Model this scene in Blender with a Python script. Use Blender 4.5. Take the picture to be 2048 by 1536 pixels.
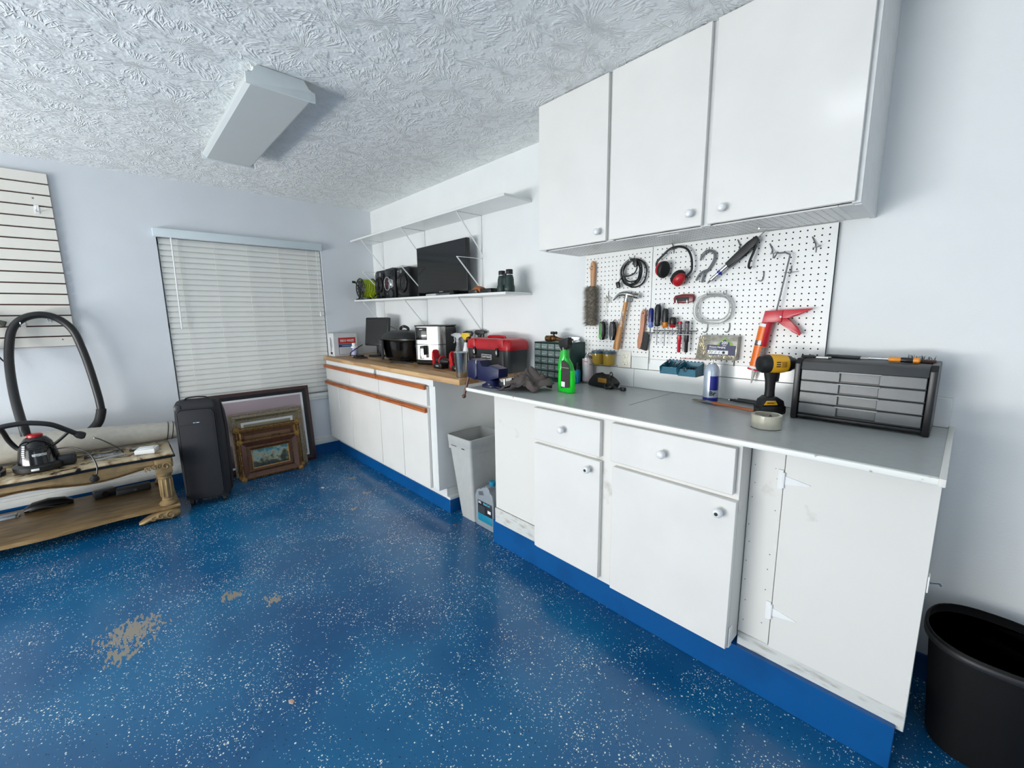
import bpy, bmesh, math, random
from mathutils import Matrix, Vector, noise
R = math.radians
PI = math.pi
rnd = random.Random(7)
for o in list(bpy.data.objects):
    bpy.data.objects.remove(o)
S = bpy.context.scene
COL = S.collection

# ------------------------------------------------------------------ camera, world, lights, exposure
cd = bpy.data.cameras.new('camera')
cam = bpy.data.objects.new('camera', cd)
COL.objects.link(cam)
cd.sensor_fit = 'HORIZONTAL'
cd.sensor_width = 36.0
cd.lens = 846.93 / 2048 * 36.0
cd.clip_start = 0.02
rx = Vector((0.68320876, 0.73012656, -0.01187402))
up = -Vector((0.11040335, -0.11935542, -0.98669417))
bk = -Vector((-0.72182885, 0.67280717, -0.16215308))
mw = Matrix((rx, up, bk)).transposed().to_4x4()
mw.translation = Vector((4.4969, -2.1517, 1.4218))
cam.matrix_world = mw
S.camera = cam

S.view_settings.view_transform = 'Standard'
S.view_settings.look = 'None'
S.view_settings.gamma = 1.0
S.view_settings.use_curve_mapping = False
S.view_settings.exposure = -0.13

W = bpy.data.worlds.new('daylight')
S.world = W
W.use_nodes = True
wn = W.node_tree
bg = wn.nodes['Background']
sky = wn.nodes.new('ShaderNodeTexSky')
sky.sky_type = 'HOSEK_WILKIE'
sky.turbidity = 5.0
sky.sun_direction = (0.3, 0.4, 0.85)
wn.links.new(sky.outputs[0], bg.inputs[0])
bg.inputs[1].default_value = 0.6

def area(name, loc, look, sx, sy, power, color):
    l = bpy.data.lights.new(name, 'AREA')
    l.shape = 'RECTANGLE'
    l.size = sx
    l.size_y = sy
    l.energy = power
    l.color = color
    o = bpy.data.objects.new(name, l)
    COL.objects.link(o)
    o.location = loc
    o.rotation_euler = (Vector(look) - Vector(loc)).to_track_quat('-Z', 'Y').to_euler()
    return o
# daylight that comes in through the open garage door behind the camera
area('garage_daylight', (2.1, -6.35, 1.02), (2.3, 0, 1.35), 3.5, 1.9, 135, (0.985, 0.995, 0.985))
area('driveway_bounce', (2.1, -6.45, 0.30), (2.1, -2.2, 2.6), 3.5, 0.55, 170, (1.0, 0.985, 0.95))
area('side_fill_light', (6.55, -3.9, 1.2), (0.0, -2.6, 1.4), 1.6, 1.9, 20, (0.95, 0.98, 1.0))  # added weak fill from the right; wall_right is solid, with no door

# ------------------------------------------------------------------ materials
def lin(c):
    out = []
    for v in c[:3]:
        v = v / 255.0
        out.append(v / 12.92 if v <= 0.04045 else ((v + 0.055) / 1.055) ** 2.4)
    return (*out, 1.0)
MATS = {}
def mat(name, c=(200, 200, 200), rough=0.5, metal=0.0, var=0.06, scale=25.0, bump=0.0, bscale=300.0,
        coat=0.0, trans=0.0, emit=None, estr=0.0, c2=None, spec=0.5, stretch=None, alpha=1.0):
    if name in MATS:
        return MATS[name]
    m = bpy.data.materials.new(name)
    m.use_nodes = True
    nt = m.node_tree
    N = nt.nodes
    L = nt.links.new
    b = N['Principled BSDF']
    tc = N.new('ShaderNodeTexCoord')
    src = tc.outputs['Object']
    if stretch:
        mp = N.new('ShaderNodeMapping')
        mp.inputs['Scale'].default_value = stretch
        L(src, mp.inputs[0])
        src = mp.outputs[0]
    nz = N.new('ShaderNodeTexNoise')
    nz.inputs['Scale'].default_value = scale
    nz.inputs['Detail'].default_value = 4.0
    L(src, nz.inputs['Vector'])
    rp = N.new('ShaderNodeValToRGB')
    a = lin(c)
    z = lin(c2) if c2 else tuple(min(1, x * (1 + var)) for x in a[:3]) + (1,)
    a2 = a if c2 else tuple(x * (1 - var) for x in a[:3]) + (1,)
    rp.color_ramp.elements[0].color = a2
    rp.color_ramp.elements[0].position = 0.35
    rp.color_ramp.elements[1].color = z
    rp.color_ramp.elements[1].position = 0.65
    L(nz.outputs['Fac'], rp.inputs[0])
    L(rp.outputs[0], b.inputs['Base Color'])
    b.inputs['Roughness'].default_value = rough
    b.inputs['Metallic'].default_value = metal
    b.inputs['Coat Weight'].default_value = coat
    b.inputs['Coat Roughness'].default_value = 0.08
    b.inputs['Transmission Weight'].default_value = trans
    b.inputs['Specular IOR Level'].default_value = spec
    b.inputs['Alpha'].default_value = alpha
    if emit:
        b.inputs['Emission Color'].default_value = lin(emit)
        b.inputs['Emission Strength'].default_value = estr
    if bump:
        n2 = N.new('ShaderNodeTexNoise')
        n2.inputs['Scale'].default_value = bscale
        n2.inputs['Detail'].default_value = 3.0
        L(src, n2.inputs['Vector'])
        bp = N.new('ShaderNodeBump')
        bp.inputs['Strength'].default_value = bump
        bp.inputs['Distance'].default_value = 0.002
        L(n2.outputs['Fac'], bp.inputs['Height'])
        L(bp.outputs[0], b.inputs['Normal'])
    MATS[name] = m
    return m

def node_helpers(m):
    nt = m.node_tree
    N = nt.nodes
    L = nt.links.new
    def nd(t, **k):
        n = N.new(t)
        for a, v in k.items():
            setattr(n, a, v)
        return n
    def mth(op, a, b=None, clamp=False):
        n = N.new('ShaderNodeMath')
        n.operation = op
        n.use_clamp = clamp
        for i, v in enumerate((a, b)):
            if v is None:
                continue
            if isinstance(v, (int, float)):
                n.inputs[i].default_value = v
            else:
                L(v, n.inputs[i])
        return n.outputs[0]
    return nt, N, L, nd, mth

def mix(N, L, f, a, b):
    n = N.new('ShaderNodeMix')
    n.data_type = 'RGBA'
    L(f, n.inputs[0]) if not isinstance(f, (int, float)) else setattr(n.inputs[0], 'default_value', f)
    for i, v in ((6, a), (7, b)):
        if isinstance(v, tuple):
            n.inputs[i].default_value = v
        else:
            L(v, n.inputs[i])
    return n.outputs[2]

def floor_material():
    m = bpy.data.materials.new('blue_epoxy')
    m.use_nodes = True
    nt, N, L, nd, mth = node_helpers(m)
    b = N['Principled BSDF']
    tc = nd('ShaderNodeTexCoord')
    P = tc.outputs['Object']
    big = nd('ShaderNodeTexNoise'); big.inputs['Scale'].default_value = 1.6; big.inputs['Detail'].default_value = 4
    L(P, big.inputs['Vector'])
    base = nd('ShaderNodeValToRGB')
    base.color_ramp.elements[0].color = lin((10, 78, 126)); base.color_ramp.elements[0].position = 0.35
    base.color_ramp.elements[1].color = lin((22, 100, 146)); base.color_ramp.elements[1].position = 0.65
    L(big.outputs['Fac'], base.inputs[0])
    # density of the scattered flakes
    den = nd('ShaderNodeTexNoise'); den.inputs['Scale'].default_value = 4.0; den.inputs['Detail'].default_value = 5
    den.inputs['Roughness'].default_value = 0.6
    L(P, den.inputs['Vector'])
    dr = nd('ShaderNodeMapRange'); dr.inputs['From Min'].default_value = 0.42; dr.inputs['From Max'].default_value = 0.72
    dr.inputs['To Min'].default_value = 0.05; dr.inputs['To Max'].default_value = 0.58
    L(den.outputs['Fac'], dr.inputs['Value'])
    col = base.outputs[0]
    for sc, size, colr, dark in ((115.0, 0.41, (222, 236, 226), 0), (210.0, 0.42, (208, 226, 222), 0), (150.0, 0.36, (4, 22, 60), 1)):
        v = nd('ShaderNodeTexVoronoi'); v.inputs['Scale'].default_value = sc
        ofs = nd('ShaderNodeVectorMath', operation='ADD'); ofs.inputs[1].default_value = (sc * 0.013, 0.31 * sc, 0.0)
        dst = nd('ShaderNodeTexNoise'); dst.inputs['Scale'].default_value = sc * 1.5
        L(P, dst.inputs['Vector'])
        sc2 = nd('ShaderNodeVectorMath', operation='SCALE'); L(dst.outputs['Color'], sc2.inputs[0]); sc2.inputs[3].default_value = 0.12 / sc
        L(P, ofs.inputs[0])
        ad = nd('ShaderNodeVectorMath', operation='ADD'); L(ofs.outputs[0], ad.inputs[0]); L(sc2.outputs[0], ad.inputs[1])
        L(ad.outputs[0], v.inputs['Vector'])
        sep = nd('ShaderNodeSeparateColor'); L(v.outputs['Color'], sep.inputs[0])
        on_ = mth('LESS_THAN', sep.outputs[0], dr.outputs[0] if not dark else 0.12)
        rad = mth('MULTIPLY', sep.outputs[1], size)
        near = mth('LESS_THAN', v.outputs['Distance'], rad)
        col = mix(N, L, mth('MULTIPLY', on_, near), col, lin(colr))
    # places where the coating has worn to bare concrete
    wn_ = nd('ShaderNodeTexNoise'); wn_.inputs['Scale'].default_value = 22.0; wn_.inputs['Detail'].default_value = 6
    mp = nd('ShaderNodeMapping'); mp.inputs['Scale'].default_value = (1.0, 3.4, 1.0); mp.inputs['Rotation'].default_value = (0, 0, 0.5)
    L(P, mp.inputs[0]); L(mp.outputs[0], wn_.inputs['Vector'])
    worn = None
    for (x, y, r) in ((2.02, -2.25, 0.17), (2.16, -2.29, 0.10), (2.04, -1.87, 0.075), (2.22, -1.72, 0.06), (1.5, -1.0, 0.04), (1.3, -0.8, 0.05), (0.9, -0.75, 0.05)):
        d = nd('ShaderNodeVectorMath', operation='DISTANCE'); L(P, d.inputs[0]); d.inputs[1].default_value = (x, y, 0)
        q = mth('SUBTRACT', 1.0, mth('DIVIDE', d.outputs['Value'], r), clamp=True)
        worn = q if worn is None else mth('MAXIMUM', worn, q)
    wr = mth('GREATER_THAN', mth('ADD', wn_.outputs['Fac'], mth('MULTIPLY', worn, 0.30)), 0.66)
    wr = mth('MULTIPLY', wr, mth('GREATER_THAN', worn, 0.02))
    col = mix(N, L, wr, col, lin((140, 134, 122)))
    L(col, b.inputs['Base Color'])
    b.inputs['Roughness'].default_value = 0.2
    rr = nd('ShaderNodeMapRange'); rr.inputs['To Min'].default_value = 0.10; rr.inputs['To Max'].default_value = 0.34
    L(den.outputs['Fac'], rr.inputs['Value']); L(rr.outputs[0], b.inputs['Roughness'])
    wv = nd('ShaderNodeTexNoise'); wv.inputs['Scale'].default_value = 9.0; wv.inputs['Detail'].default_value = 3
    L(P, wv.inputs['Vector'])
    fine = nd('ShaderNodeTexNoise'); fine.inputs['Scale'].default_value = 160.0
    L(P, fine.inputs['Vector'])
    bp = nd('ShaderNodeBump'); bp.inputs['Strength'].default_value = 0.5; bp.inputs['Distance'].default_value = 0.004
    L(mth('ADD', wv.outputs['Fac'], mth('MULTIPLY', fine.outputs['Fac'], 0.05)), bp.inputs['Height'])
    L(bp.outputs[0], b.inputs['Normal'])
    return m

def ceiling_material():
    # stomp-brush texture: spiky bursts radiating from scattered centres
    m = bpy.data.materials.new('stomped_ceiling')
    m.use_nodes = True
    nt, N, L, nd, mth = node_helpers(m)
    b = N['Principled BSDF']
    b.inputs['Base Color'].default_value = lin((236, 239, 238))
    b.inputs['Roughness'].default_value = 0.75
    tc = nd('ShaderNodeTexCoord')
    P = tc.outputs['Object']
    warp = nd('ShaderNodeTexNoise'); warp.inputs['Scale'].default_value = 11.0; L(P, warp.inputs['Vector'])
    wsc = nd('ShaderNodeVectorMath', operation='SCALE'); L(warp.outputs['Color'], wsc.inputs[0]); wsc.inputs[3].default_value = 0.022
    wa = nd('ShaderNodeVectorMath', operation='ADD'); L(P, wa.inputs[0]); L(wsc.outputs[0], wa.inputs[1])
    H = None
    for sc, shift, amp in ((3.6, 0.0, 1.0), (4.4, 3.7, 0.8)):
        sh = nd('ShaderNodeVectorMath', operation='ADD'); L(wa.outputs[0], sh.inputs[0]); sh.inputs[1].default_value = (shift, shift * 1.7, 0)
        fl = nd('ShaderNodeVectorMath', operation='MULTIPLY'); L(sh.outputs[0], fl.inputs[0]); fl.inputs[1].default_value = (1, 1, 0)
        v = nd('ShaderNodeTexVoronoi', voronoi_dimensions='2D'); v.inputs['Scale'].default_value = sc
        L(fl.outputs[0], v.inputs['Vector'])
        d = nd('ShaderNodeVectorMath', operation='SUBTRACT'); L(fl.outputs[0], d.inputs[0]); L(v.outputs['Position'], d.inputs[1])
        ln = nd('ShaderNodeVectorMath', operation='LENGTH'); L(d.outputs[0], ln.inputs[0])
        nm = nd('ShaderNodeVectorMath', operation='NORMALIZE'); L(d.outputs[0], nm.inputs[0])
        s1 = nd('ShaderNodeVectorMath', operation='SCALE'); L(nm.outputs[0], s1.inputs[0]); s1.inputs[3].default_value = 3.4
        cz = nd('ShaderNodeCombineXYZ'); L(mth('MULTIPLY', ln.outputs['Value'], 5.0), cz.inputs[2])
        a1 = nd('ShaderNodeVectorMath', operation='ADD'); L(s1.outputs[0], a1.inputs[0]); L(cz.outputs[0], a1.inputs[1])
        c1 = nd('ShaderNodeVectorMath', operation='SCALE'); L(v.outputs['Color'], c1.inputs[0]); c1.inputs[3].default_value = 20.0
        a2 = nd('ShaderNodeVectorMath', operation='ADD'); L(a1.outputs[0], a2.inputs[0]); L(c1.outputs[0], a2.inputs[1])
        nz = nd('ShaderNodeTexNoise'); nz.inputs['Scale'].default_value = 1.6; nz.inputs['Detail'].default_value = 1.6
        nz.inputs['Roughness'].default_value = 0.55
        L(a2.outputs[0], nz.inputs['Vector'])
        rid = mth('SUBTRACT', 1.0, mth('MULTIPLY', mth('ABSOLUTE', mth('SUBTRACT', nz.outputs['Fac'], 0.5)), 10.0), clamp=True)
        rid = mth('MULTIPLY', rid, amp)
        H = rid if H is None else mth('MAXIMUM', H, rid)
    sm = nd('ShaderNodeTexNoise'); sm.inputs['Scale'].default_value = 70.0; sm.inputs['Detail'].default_value = 4; L(P, sm.inputs['Vector'])
    brk = nd('ShaderNodeTexNoise'); brk.inputs['Scale'].default_value = 16.0; L(P, brk.inputs['Vector'])
    bm = nd('ShaderNodeMapRange'); bm.inputs['From Min'].default_value = 0.40; bm.inputs['From Max'].default_value = 0.52; L(brk.outputs['Fac'], bm.inputs['Value'])
    Hh = mth('ADD', mth('MULTIPLY', H, bm.outputs[0]), mth('MULTIPLY', sm.outputs['Fac'], 0.5))
    bp = nd('ShaderNodeBump'); bp.inputs['Strength'].default_value = 0.7; bp.inputs['Distance'].default_value = 0.0065
    L(Hh, bp.inputs['Height'])
    L(bp.outputs[0], b.inputs['Normal'])
    return m

def butcher_material():
    m = bpy.data.materials.new('butcher_block')
    m.use_nodes = True
    nt, N, L, nd, mth = node_helpers(m)
    b = N['Principled BSDF']
    tc = nd('ShaderNodeTexCoord')
    P = tc.outputs['Object']
    mp = nd('ShaderNodeMapping'); mp.inputs['Scale'].default_value = (2.3, 26.0, 26.0); L(P, mp.inputs[0])
    v = nd('ShaderNodeTexVoronoi', distance='CHEBYCHEV'); v.inputs['Scale'].default_value = 1.0; L(mp.outputs[0], v.inputs['Vector'])
    sep = nd('ShaderNodeSeparateColor'); L(v.outputs['Color'], sep.inputs[0])
    rp = nd('ShaderNodeValToRGB')
    rp.color_ramp.elements[0].color = lin((150, 112, 74))
    rp.color_ramp.elements[1].color = lin((214, 180, 132))
    e = rp.color_ramp.elements.new(0.5); e.color = lin((192, 152, 104))
    L(sep.outputs[0], rp.inputs[0])
    g = nd('ShaderNodeTexNoise'); g.inputs['Scale'].default_value = 6.0; g.inputs['Detail'].default_value = 6
    mg = nd('ShaderNodeMapping'); mg.inputs['Scale'].default_value = (1.5, 40, 40); L(P, mg.inputs[0]); L(mg.outputs[0], g.inputs['Vector'])
    gr = nd('ShaderNodeMapRange'); gr.inputs['To Min'].default_value = 0.0; gr.inputs['To Max'].default_value = 0.35; L(g.outputs['Fac'], gr.inputs['Value'])
    L(mix(N, L, gr.outputs[0], rp.outputs[0], lin((120, 84, 52))), b.inputs['Base Color'])
    b.inputs['Roughness'].default_value = 0.42
    return m

def wood_material(name, c1, c2, sc=(3, 60, 60), rough=0.45):
    m = bpy.data.materials.new(name)
    m.use_nodes = True
    nt, N, L, nd, mth = node_helpers(m)
    b = N['Principled BSDF']
    tc = nd('ShaderNodeTexCoord')
    mg = nd('ShaderNodeMapping'); mg.inputs['Scale'].default_value = sc
    L(tc.outputs['Object'], mg.inputs[0])
    g = nd('ShaderNodeTexNoise'); g.inputs['Scale'].default_value = 2.0; g.inputs['Detail'].default_value = 6; g.inputs['Distortion'].default_value = 0.6
    L(mg.outputs[0], g.inputs['Vector'])
    rp = nd('ShaderNodeValToRGB')
    rp.color_ramp.elements[0].color = lin(c1); rp.color_ramp.elements[0].position = 0.35
    rp.color_ramp.elements[1].color = lin(c2); rp.color_ramp.elements[1].position = 0.65
    L(g.outputs['Fac'], rp.inputs[0]); L(rp.outputs[0], b.inputs['Base Color'])
    b.inputs['Roughness'].default_value = rough
    MATS[name] = m
    return m

def scuffed(name, c, spots, rough=0.35, sc=26.0, thr=0.66, soft=0.04, stretch=(1, 1, 1)):
    # painted surface with chips and scuffs of another colour
    m = bpy.data.materials.new(name)
    m.use_nodes = True
    nt, N, L, nd, mth = node_helpers(m)
    b = N['Principled BSDF']
    tc = nd('ShaderNodeTexCoord')
    mp = nd('ShaderNodeMapping'); mp.inputs['Scale'].default_value = stretch; L(tc.outputs['Object'], mp.inputs[0])
    g = nd('ShaderNodeTexNoise'); g.inputs['Scale'].default_value = sc; g.inputs['Detail'].default_value = 7
    L(mp.outputs[0], g.inputs['Vector'])
    mr = nd('ShaderNodeMapRange'); mr.inputs['From Min'].default_value = thr; mr.inputs['From Max'].default_value = thr + soft; L(g.outputs['Fac'], mr.inputs['Value'])
    L(mix(N, L, mr.outputs[0], lin(c), lin(spots)), b.inputs['Base Color'])
    b.inputs['Roughness'].default_value = rough
    MATS[name] = m
    return m

M_WALL = mat('wall_paint', (214, 219, 224), 0.7, var=0.02, scale=3, bump=0.25, bscale=220)
M_WALLR = mat('wall_paint_bench', (224, 227, 227), 0.7, var=0.02, scale=3, bump=0.3, bscale=160)
M_TRIM = mat('trim_paint', (222, 226, 224), 0.4, var=0.03)
M_CEIL = ceiling_material()
M_FLOOR = floor_material()
M_BLUE = scuffed('blue_kick_paint', (4, 80, 142), (4, 70, 126), rough=0.3, sc=5, thr=0.5, soft=0.2)
M_WHITE = mat('gloss_white_paint', (222, 225, 224), 0.22, var=0.02, scale=6)
M_LAM = mat('white_laminate', (222, 221, 217), 0.14, var=0.02, scale=5)
M_BODY = scuffed('worn_white_paint', (219, 218, 213), (178, 174, 164), rough=0.45, sc=9, thr=0.66, soft=0.14)
M_BODY2 = scuffed('marbled_white_paint', (204, 206, 202), (160, 156, 148), rough=0.5, sc=14, thr=0.52, soft=0.2, stretch=(1, 1, 4))
M_SIDE = mat('grey_side_paint', (196, 198, 198), 0.5, var=0.03)
M_CTOP = mat('grey_laminate_top', (172, 176, 175), 0.3, var=0.03, scale=40)
M_BLOCK = butcher_material()
M_OAK = wood_material('orange_oak', (132, 66, 22), (186, 104, 50))
M_BLACK = mat('black_plastic', (22, 23, 24), 0.38, var=0.1)
M_BLACKG = mat('gloss_black', (10, 10, 11), 0.12, var=0.1)
M_RUB = mat('black_rubber', (17, 17, 18), 0.6, var=0.1)
M_DGREY = mat('charcoal_plastic', (44, 47, 49), 0.42, var=0.06)
M_STEEL = mat('brushed_steel', (176, 176, 172), 0.26, 1.0, var=0.06, scale=60, stretch=(1, 1, 14))
M_CHROME = mat('chrome', (215, 216, 218), 0.12, 1.0, var=0.02)
M_WIRE = mat('zinc_wire', (120, 122, 124), 0.35, 0.8, var=0.1)
M_RED = mat('red_plastic', (176, 18, 30), 0.35, var=0.06)
M_REDM = mat('red_enamel', (190, 30, 46), 0.3, var=0.05)
M_GOLD = mat('antique_gold', (146, 122, 84), 0.42, 0.25, var=0.18, scale=18, bump=0.2, bscale=120)
M_GOLDD = mat('dark_gold', (88, 62, 34), 0.4, 0.45, var=0.3, scale=40, bump=0.6, bscale=140)
M_GOLDB = mat('bright_gold', (164, 126, 66), 0.32, 0.6, var=0.2, scale=40)
M_BEECH = wood_material('beech_handle', (168, 116, 74), (206, 156, 110), sc=(30, 30, 3))
M_HAMW = wood_material('hickory_handle', (150, 96, 48), (206, 152, 92), sc=(26, 26, 2))
M_TEAL = mat('teal_plastic', (30, 98, 120), 0.4, var=0.06)
M_PAPER = mat('paper_white', (230, 232, 232), 0.6, var=0.02)
M_INK = mat('ink_black', (28, 28, 30), 0.6, var=0.02)
M_NAVY = mat('navy_print', (28, 34, 92), 0.5, var=0.05)

# ------------------------------------------------------------------ mesh helpers
def spline(pts, n=6):
    pts = [Vector(p) for p in pts]
    out = []
    for i in range(len(pts) - 1):
        p0 = pts[max(i - 1, 0)]; p1 = pts[i]; p2 = pts[i + 1]; p3 = pts[min(i + 2, len(pts) - 1)]
        for k in range(n):
            t = k / n
            out.append(0.5 * ((2 * p1) + (p2 - p0) * t + (2 * p0 - 5 * p1 + 4 * p2 - p3) * t * t + (3 * p1 - p0 - 3 * p2 + p3) * t ** 3))
    out.append(pts[-1])
    return out

def rot_to(d):
    return Vector((0, 0, 1)).rotation_difference(Vector(d).normalized()).to_matrix().to_4x4()

class MB:
    def __init__(s):
        s.bm = bmesh.new()
    def _mi(s, faces, m):
        for f in faces:
            f.material_index = m
    def box(s, a, b, bev=0.0, seg=2, m=0, M=None):
        a = Vector(a); b = Vector(b)
        c = (a + b) / 2; d = b - a
        r = bmesh.ops.create_cube(s.bm, size=1.0, matrix=Matrix.Translation(c) @ Matrix.Diagonal((d.x, d.y, d.z, 1)))
        vs = r['verts']
        fs = list({f for v in vs for f in v.link_faces})
        if bev > 0:
            es = list({e for v in vs for e in v.link_edges})
            bev = min(bev, min(abs(d.x), abs(d.y), abs(d.z)) * 0.49)
            before = set(s.bm.faces)
            rr = bmesh.ops.bevel(s.bm, geom=es, offset=bev, offset_type='OFFSET', segments=seg, profile=0.5, affect='EDGES', clamp_overlap=True)
            vs = list({v for f in rr['faces'] for v in f.verts} | {v for v in rr['verts']})
            fs = list({f for v in vs for f in v.link_faces})
            vs = list({v for f in fs for v in f.verts})
        s._mi(fs, m)
        if M is not None:
            bmesh.ops.transform(s.bm, matrix=M, verts=vs)
        return s
    def cyl(s, p0, p1, r0, r1=None, n=16, m=0, cap=True):
        p0 = Vector(p0); p1 = Vector(p1)
        r1 = r0 if r1 is None else r1
        return s.rings([(p0, r0), (p1, r1)], (p1 - p0), n, m, cap)
    def rings(s, prs, d, n=16, m=0, cap=True):
        Q = rot_to(d)
        rs = []
        for p, r in prs:
            rs.append([s.bm.verts.new(Vector(p) + Q @ Vector((r * math.cos(2 * PI * i / n), r * math.sin(2 * PI * i / n), 0))) for i in range(n)])
        for a, b in zip(rs, rs[1:]):
            for i in range(n):
                f = s.bm.faces.new((a[i], a[(i + 1) % n], b[(i + 1) % n], b[i])); f.material_index = m
        if cap:
            s.bm.faces.new(list(reversed(rs[0]))).material_index = m
            s.bm.faces.new(rs[-1]).material_index = m
        return s
    def lathe(s, prof, n=24, m=0, M=None, cap=True, sy=1.0, pw=None):
        rs = []
        for r, z in prof:
            ring = []
            for i in range(n):
                t = 2 * PI * i / n
                cx, sn = math.cos(t), math.sin(t)
                if pw:
                    cx = math.copysign(abs(cx) ** pw, cx); sn = math.copysign(abs(sn) ** pw, sn)
                v = Vector((r * cx, r * sn * sy, z))
                if M is not None:
                    v = M @ v
                ring.append(s.bm.verts.new(v))
            rs.append(ring)
        for a, b in zip(rs, rs[1:]):
            for i in range(n):
                f = s.bm.faces.new((a[i], a[(i + 1) % n], b[(i + 1) % n], b[i])); f.material_index = m
        if cap:
            s.bm.faces.new(list(reversed(rs[0]))).material_index = m
            s.bm.faces.new(rs[-1]).material_index = m
        return s
    def tube(s, pts, r, n=8, m=0, closed=False, cap=True, flat=1.0):
        pts = [Vector(p) for p in pts]
        k = len(pts)
        rr = r if isinstance(r, (list, tuple)) else [r] * k
        T = []
        for i in range(k):
            a = pts[(i - 1) % k] if closed or i > 0 else pts[i]
            b = pts[(i + 1) % k] if closed or i < k - 1 else pts[i]
            d = (b - a)
            T.append(d.normalized() if d.length > 1e-9 else Vector((0, 0, 1)))
        u = T[0].orthogonal().normalized()
        if abs(T[0].z) < 0.9:
            u = (Vector((0, 0, 1)) - T[0] * T[0].z).normalized()
        rs = []
        for i in range(k):
            if i:
                u = T[i - 1].rotation_difference(T[i]) @ u
            w = T[i].cross(u)
            rs.append([s.bm.verts.new(pts[i] + (u * math.cos(2 * PI * j / n) * flat + w * math.sin(2 * PI * j / n)) * rr[i]) for j in range(n)])
        rng = range(k) if closed else range(k - 1)
        for i in rng:
            a = rs[i]; b = rs[(i + 1) % k]
            for j in range(n):
                f = s.bm.faces.new((a[j], a[(j + 1) % n], b[(j + 1) % n], b[j])); f.material_index = m
        if cap and not closed:
            s.bm.faces.new(list(reversed(rs[0]))).material_index = m
            s.bm.faces.new(rs[-1]).material_index = m
        return s
    def prism(s, poly, h, M=None, m=0, bev=0.0):
        # polygon in local XY, extruded from 0 to h along local Z
        M = M or Matrix()
        lo = [s.bm.verts.new(M @ Vector((x, y, 0))) for x, y in poly]
        hi = [s.bm.verts.new(M @ Vector((x, y, h))) for x, y in poly]
        n = len(poly)
        f0 = s.bm.faces.new(list(reversed(lo))); f1 = s.bm.faces.new(hi)
        fs = [f0, f1]
        for i in range(n):
            fs.append(s.bm.faces.new((lo[i], lo[(i + 1) % n], hi[(i + 1) % n], hi[i])))
        s._mi(fs, m)
        if bev > 0:
            es = list({e for f in (f0, f1) for e in f.edges})
            rr = bmesh.ops.bevel(s.bm, geom=es, offset=bev, offset_type='OFFSET', segments=2, profile=0.5, affect='EDGES', clamp_overlap=True)
            s._mi(rr['faces'], m)
        return s
    def ball(s, c, r, sc=(1, 1, 1), n=16, m=0, M=None):
        M0 = Matrix.Translation(Vector(c)) @ Matrix.Diagonal((sc[0] * r, sc[1] * r, sc[2] * r, 1))
        if M is not None:
            M0 = M @ M0
        rr = bmesh.ops.create_uvsphere(s.bm, u_segments=n, v_segments=max(6, n // 2), radius=1.0, matrix=M0)
        s._mi({f for v in rr['verts'] for f in v.link_faces}, m)
        return s
    def loft(s, secs, m=0, cap=True):
        rs = [[s.bm.verts.new(Vector(p)) for p in sec] for sec in secs]
        n = len(rs[0])
        for a, b in zip(rs, rs[1:]):
            for i in range(n):
                s.bm.faces.new((a[i], a[(i + 1) % n], b[(i + 1) % n], b[i])).material_index = m
        if cap:
            s.bm.faces.new(list(reversed(rs[0]))).material_index = m
            s.bm.faces.new(rs[-1]).material_index = m
        return s
    def quad(s, a, b, c, d, m=0):
        s.bm.faces.new([s.bm.verts.new(Vector(p)) for p in (a, b, c, d)]).material_index = m
        return s

def wmat(o):
    M = Matrix()
    while o is not None:
        M = o.matrix_basis @ M
        o = o.parent
    return M

def link(name, me, mats, parent=None, label=None, kind=None):
    o = bpy.data.objects.new(name, me)
    COL.objects.link(o)
    if mats is not None:
        for m in (mats if isinstance(mats, (list, tuple)) else [mats]):
            me.materials.append(m)
    if parent:
        o.parent = parent
    if label: o['label'] = label
    if kind: o['kind'] = kind
    return o

def obj(name, mb, mats, parent=None, label=None, kind=None, w=False, smooth=38, at=None, rz=0.0):
    """one mesh object; w: the shape was given in world coordinates; at: origin of a top-level mesh"""
    bm = mb.bm
    bmesh.ops.recalc_face_normals(bm, faces=bm.faces)
    me = bpy.data.meshes.new(name)
    bm.to_mesh(me)
    bm.free()
    o = link(name, me, mats, parent, label, kind)
    if w and parent:
        me.transform(wmat(parent).inverted())
    if at is not None:
        o.location = at
        o.rotation_euler = (0, 0, rz)
        if w:
            me.transform(o.matrix_basis.inverted() if False else Matrix.Translation(-Vector(at)))
    if smooth:
        me.polygons.foreach_set('use_smooth', [True] * len(me.polygons))
        me.set_sharp_from_angle(angle=R(smooth))
    return o

def T(name, label, cat, loc=(0, 0, 0), rz=0.0, group=None):
    o = bpy.data.objects.new(name, None)
    o.empty_display_size = 0.05
    COL.objects.link(o)
    o.location = loc
    o.rotation_euler = (0, 0, rz)
    o['label'] = label
    o['category'] = cat
    if group: o['group'] = group
    return o

def tag(o, label, cat, group=None):
    o['label'] = label
    o['category'] = cat
    if group: o['group'] = group
    return o

def struct(name, mb, mats, at=(0, 0, 0), **k):
    return obj(name, mb, mats, kind='structure', at=at, w=True, **k)

def text(name, body, size, mt, M, parent=None, depth=0.0003, bold=False, sx=1.0, shear=0.0):
    c = bpy.data.curves.new(name, 'FONT')
    c.body = body
    c.size = size
    c.align_x = 'CENTER'
    c.align_y = 'CENTER'
    c.extrude = depth
    c.shear = shear
    c.resolution_u = 2
    if bold: c.offset = size * 0.02
    t = bpy.data.objects.new('tmp', c)
    me = bpy.data.meshes.new_from_object(t)
    bpy.data.objects.remove(t)
    bpy.data.curves.remove(c)
    me.name = name
    me.transform(M @ Matrix.Diagonal((sx, 1, 1, 1)))
    me.materials.clear()
    return link(name, me, mt, parent)

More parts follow.
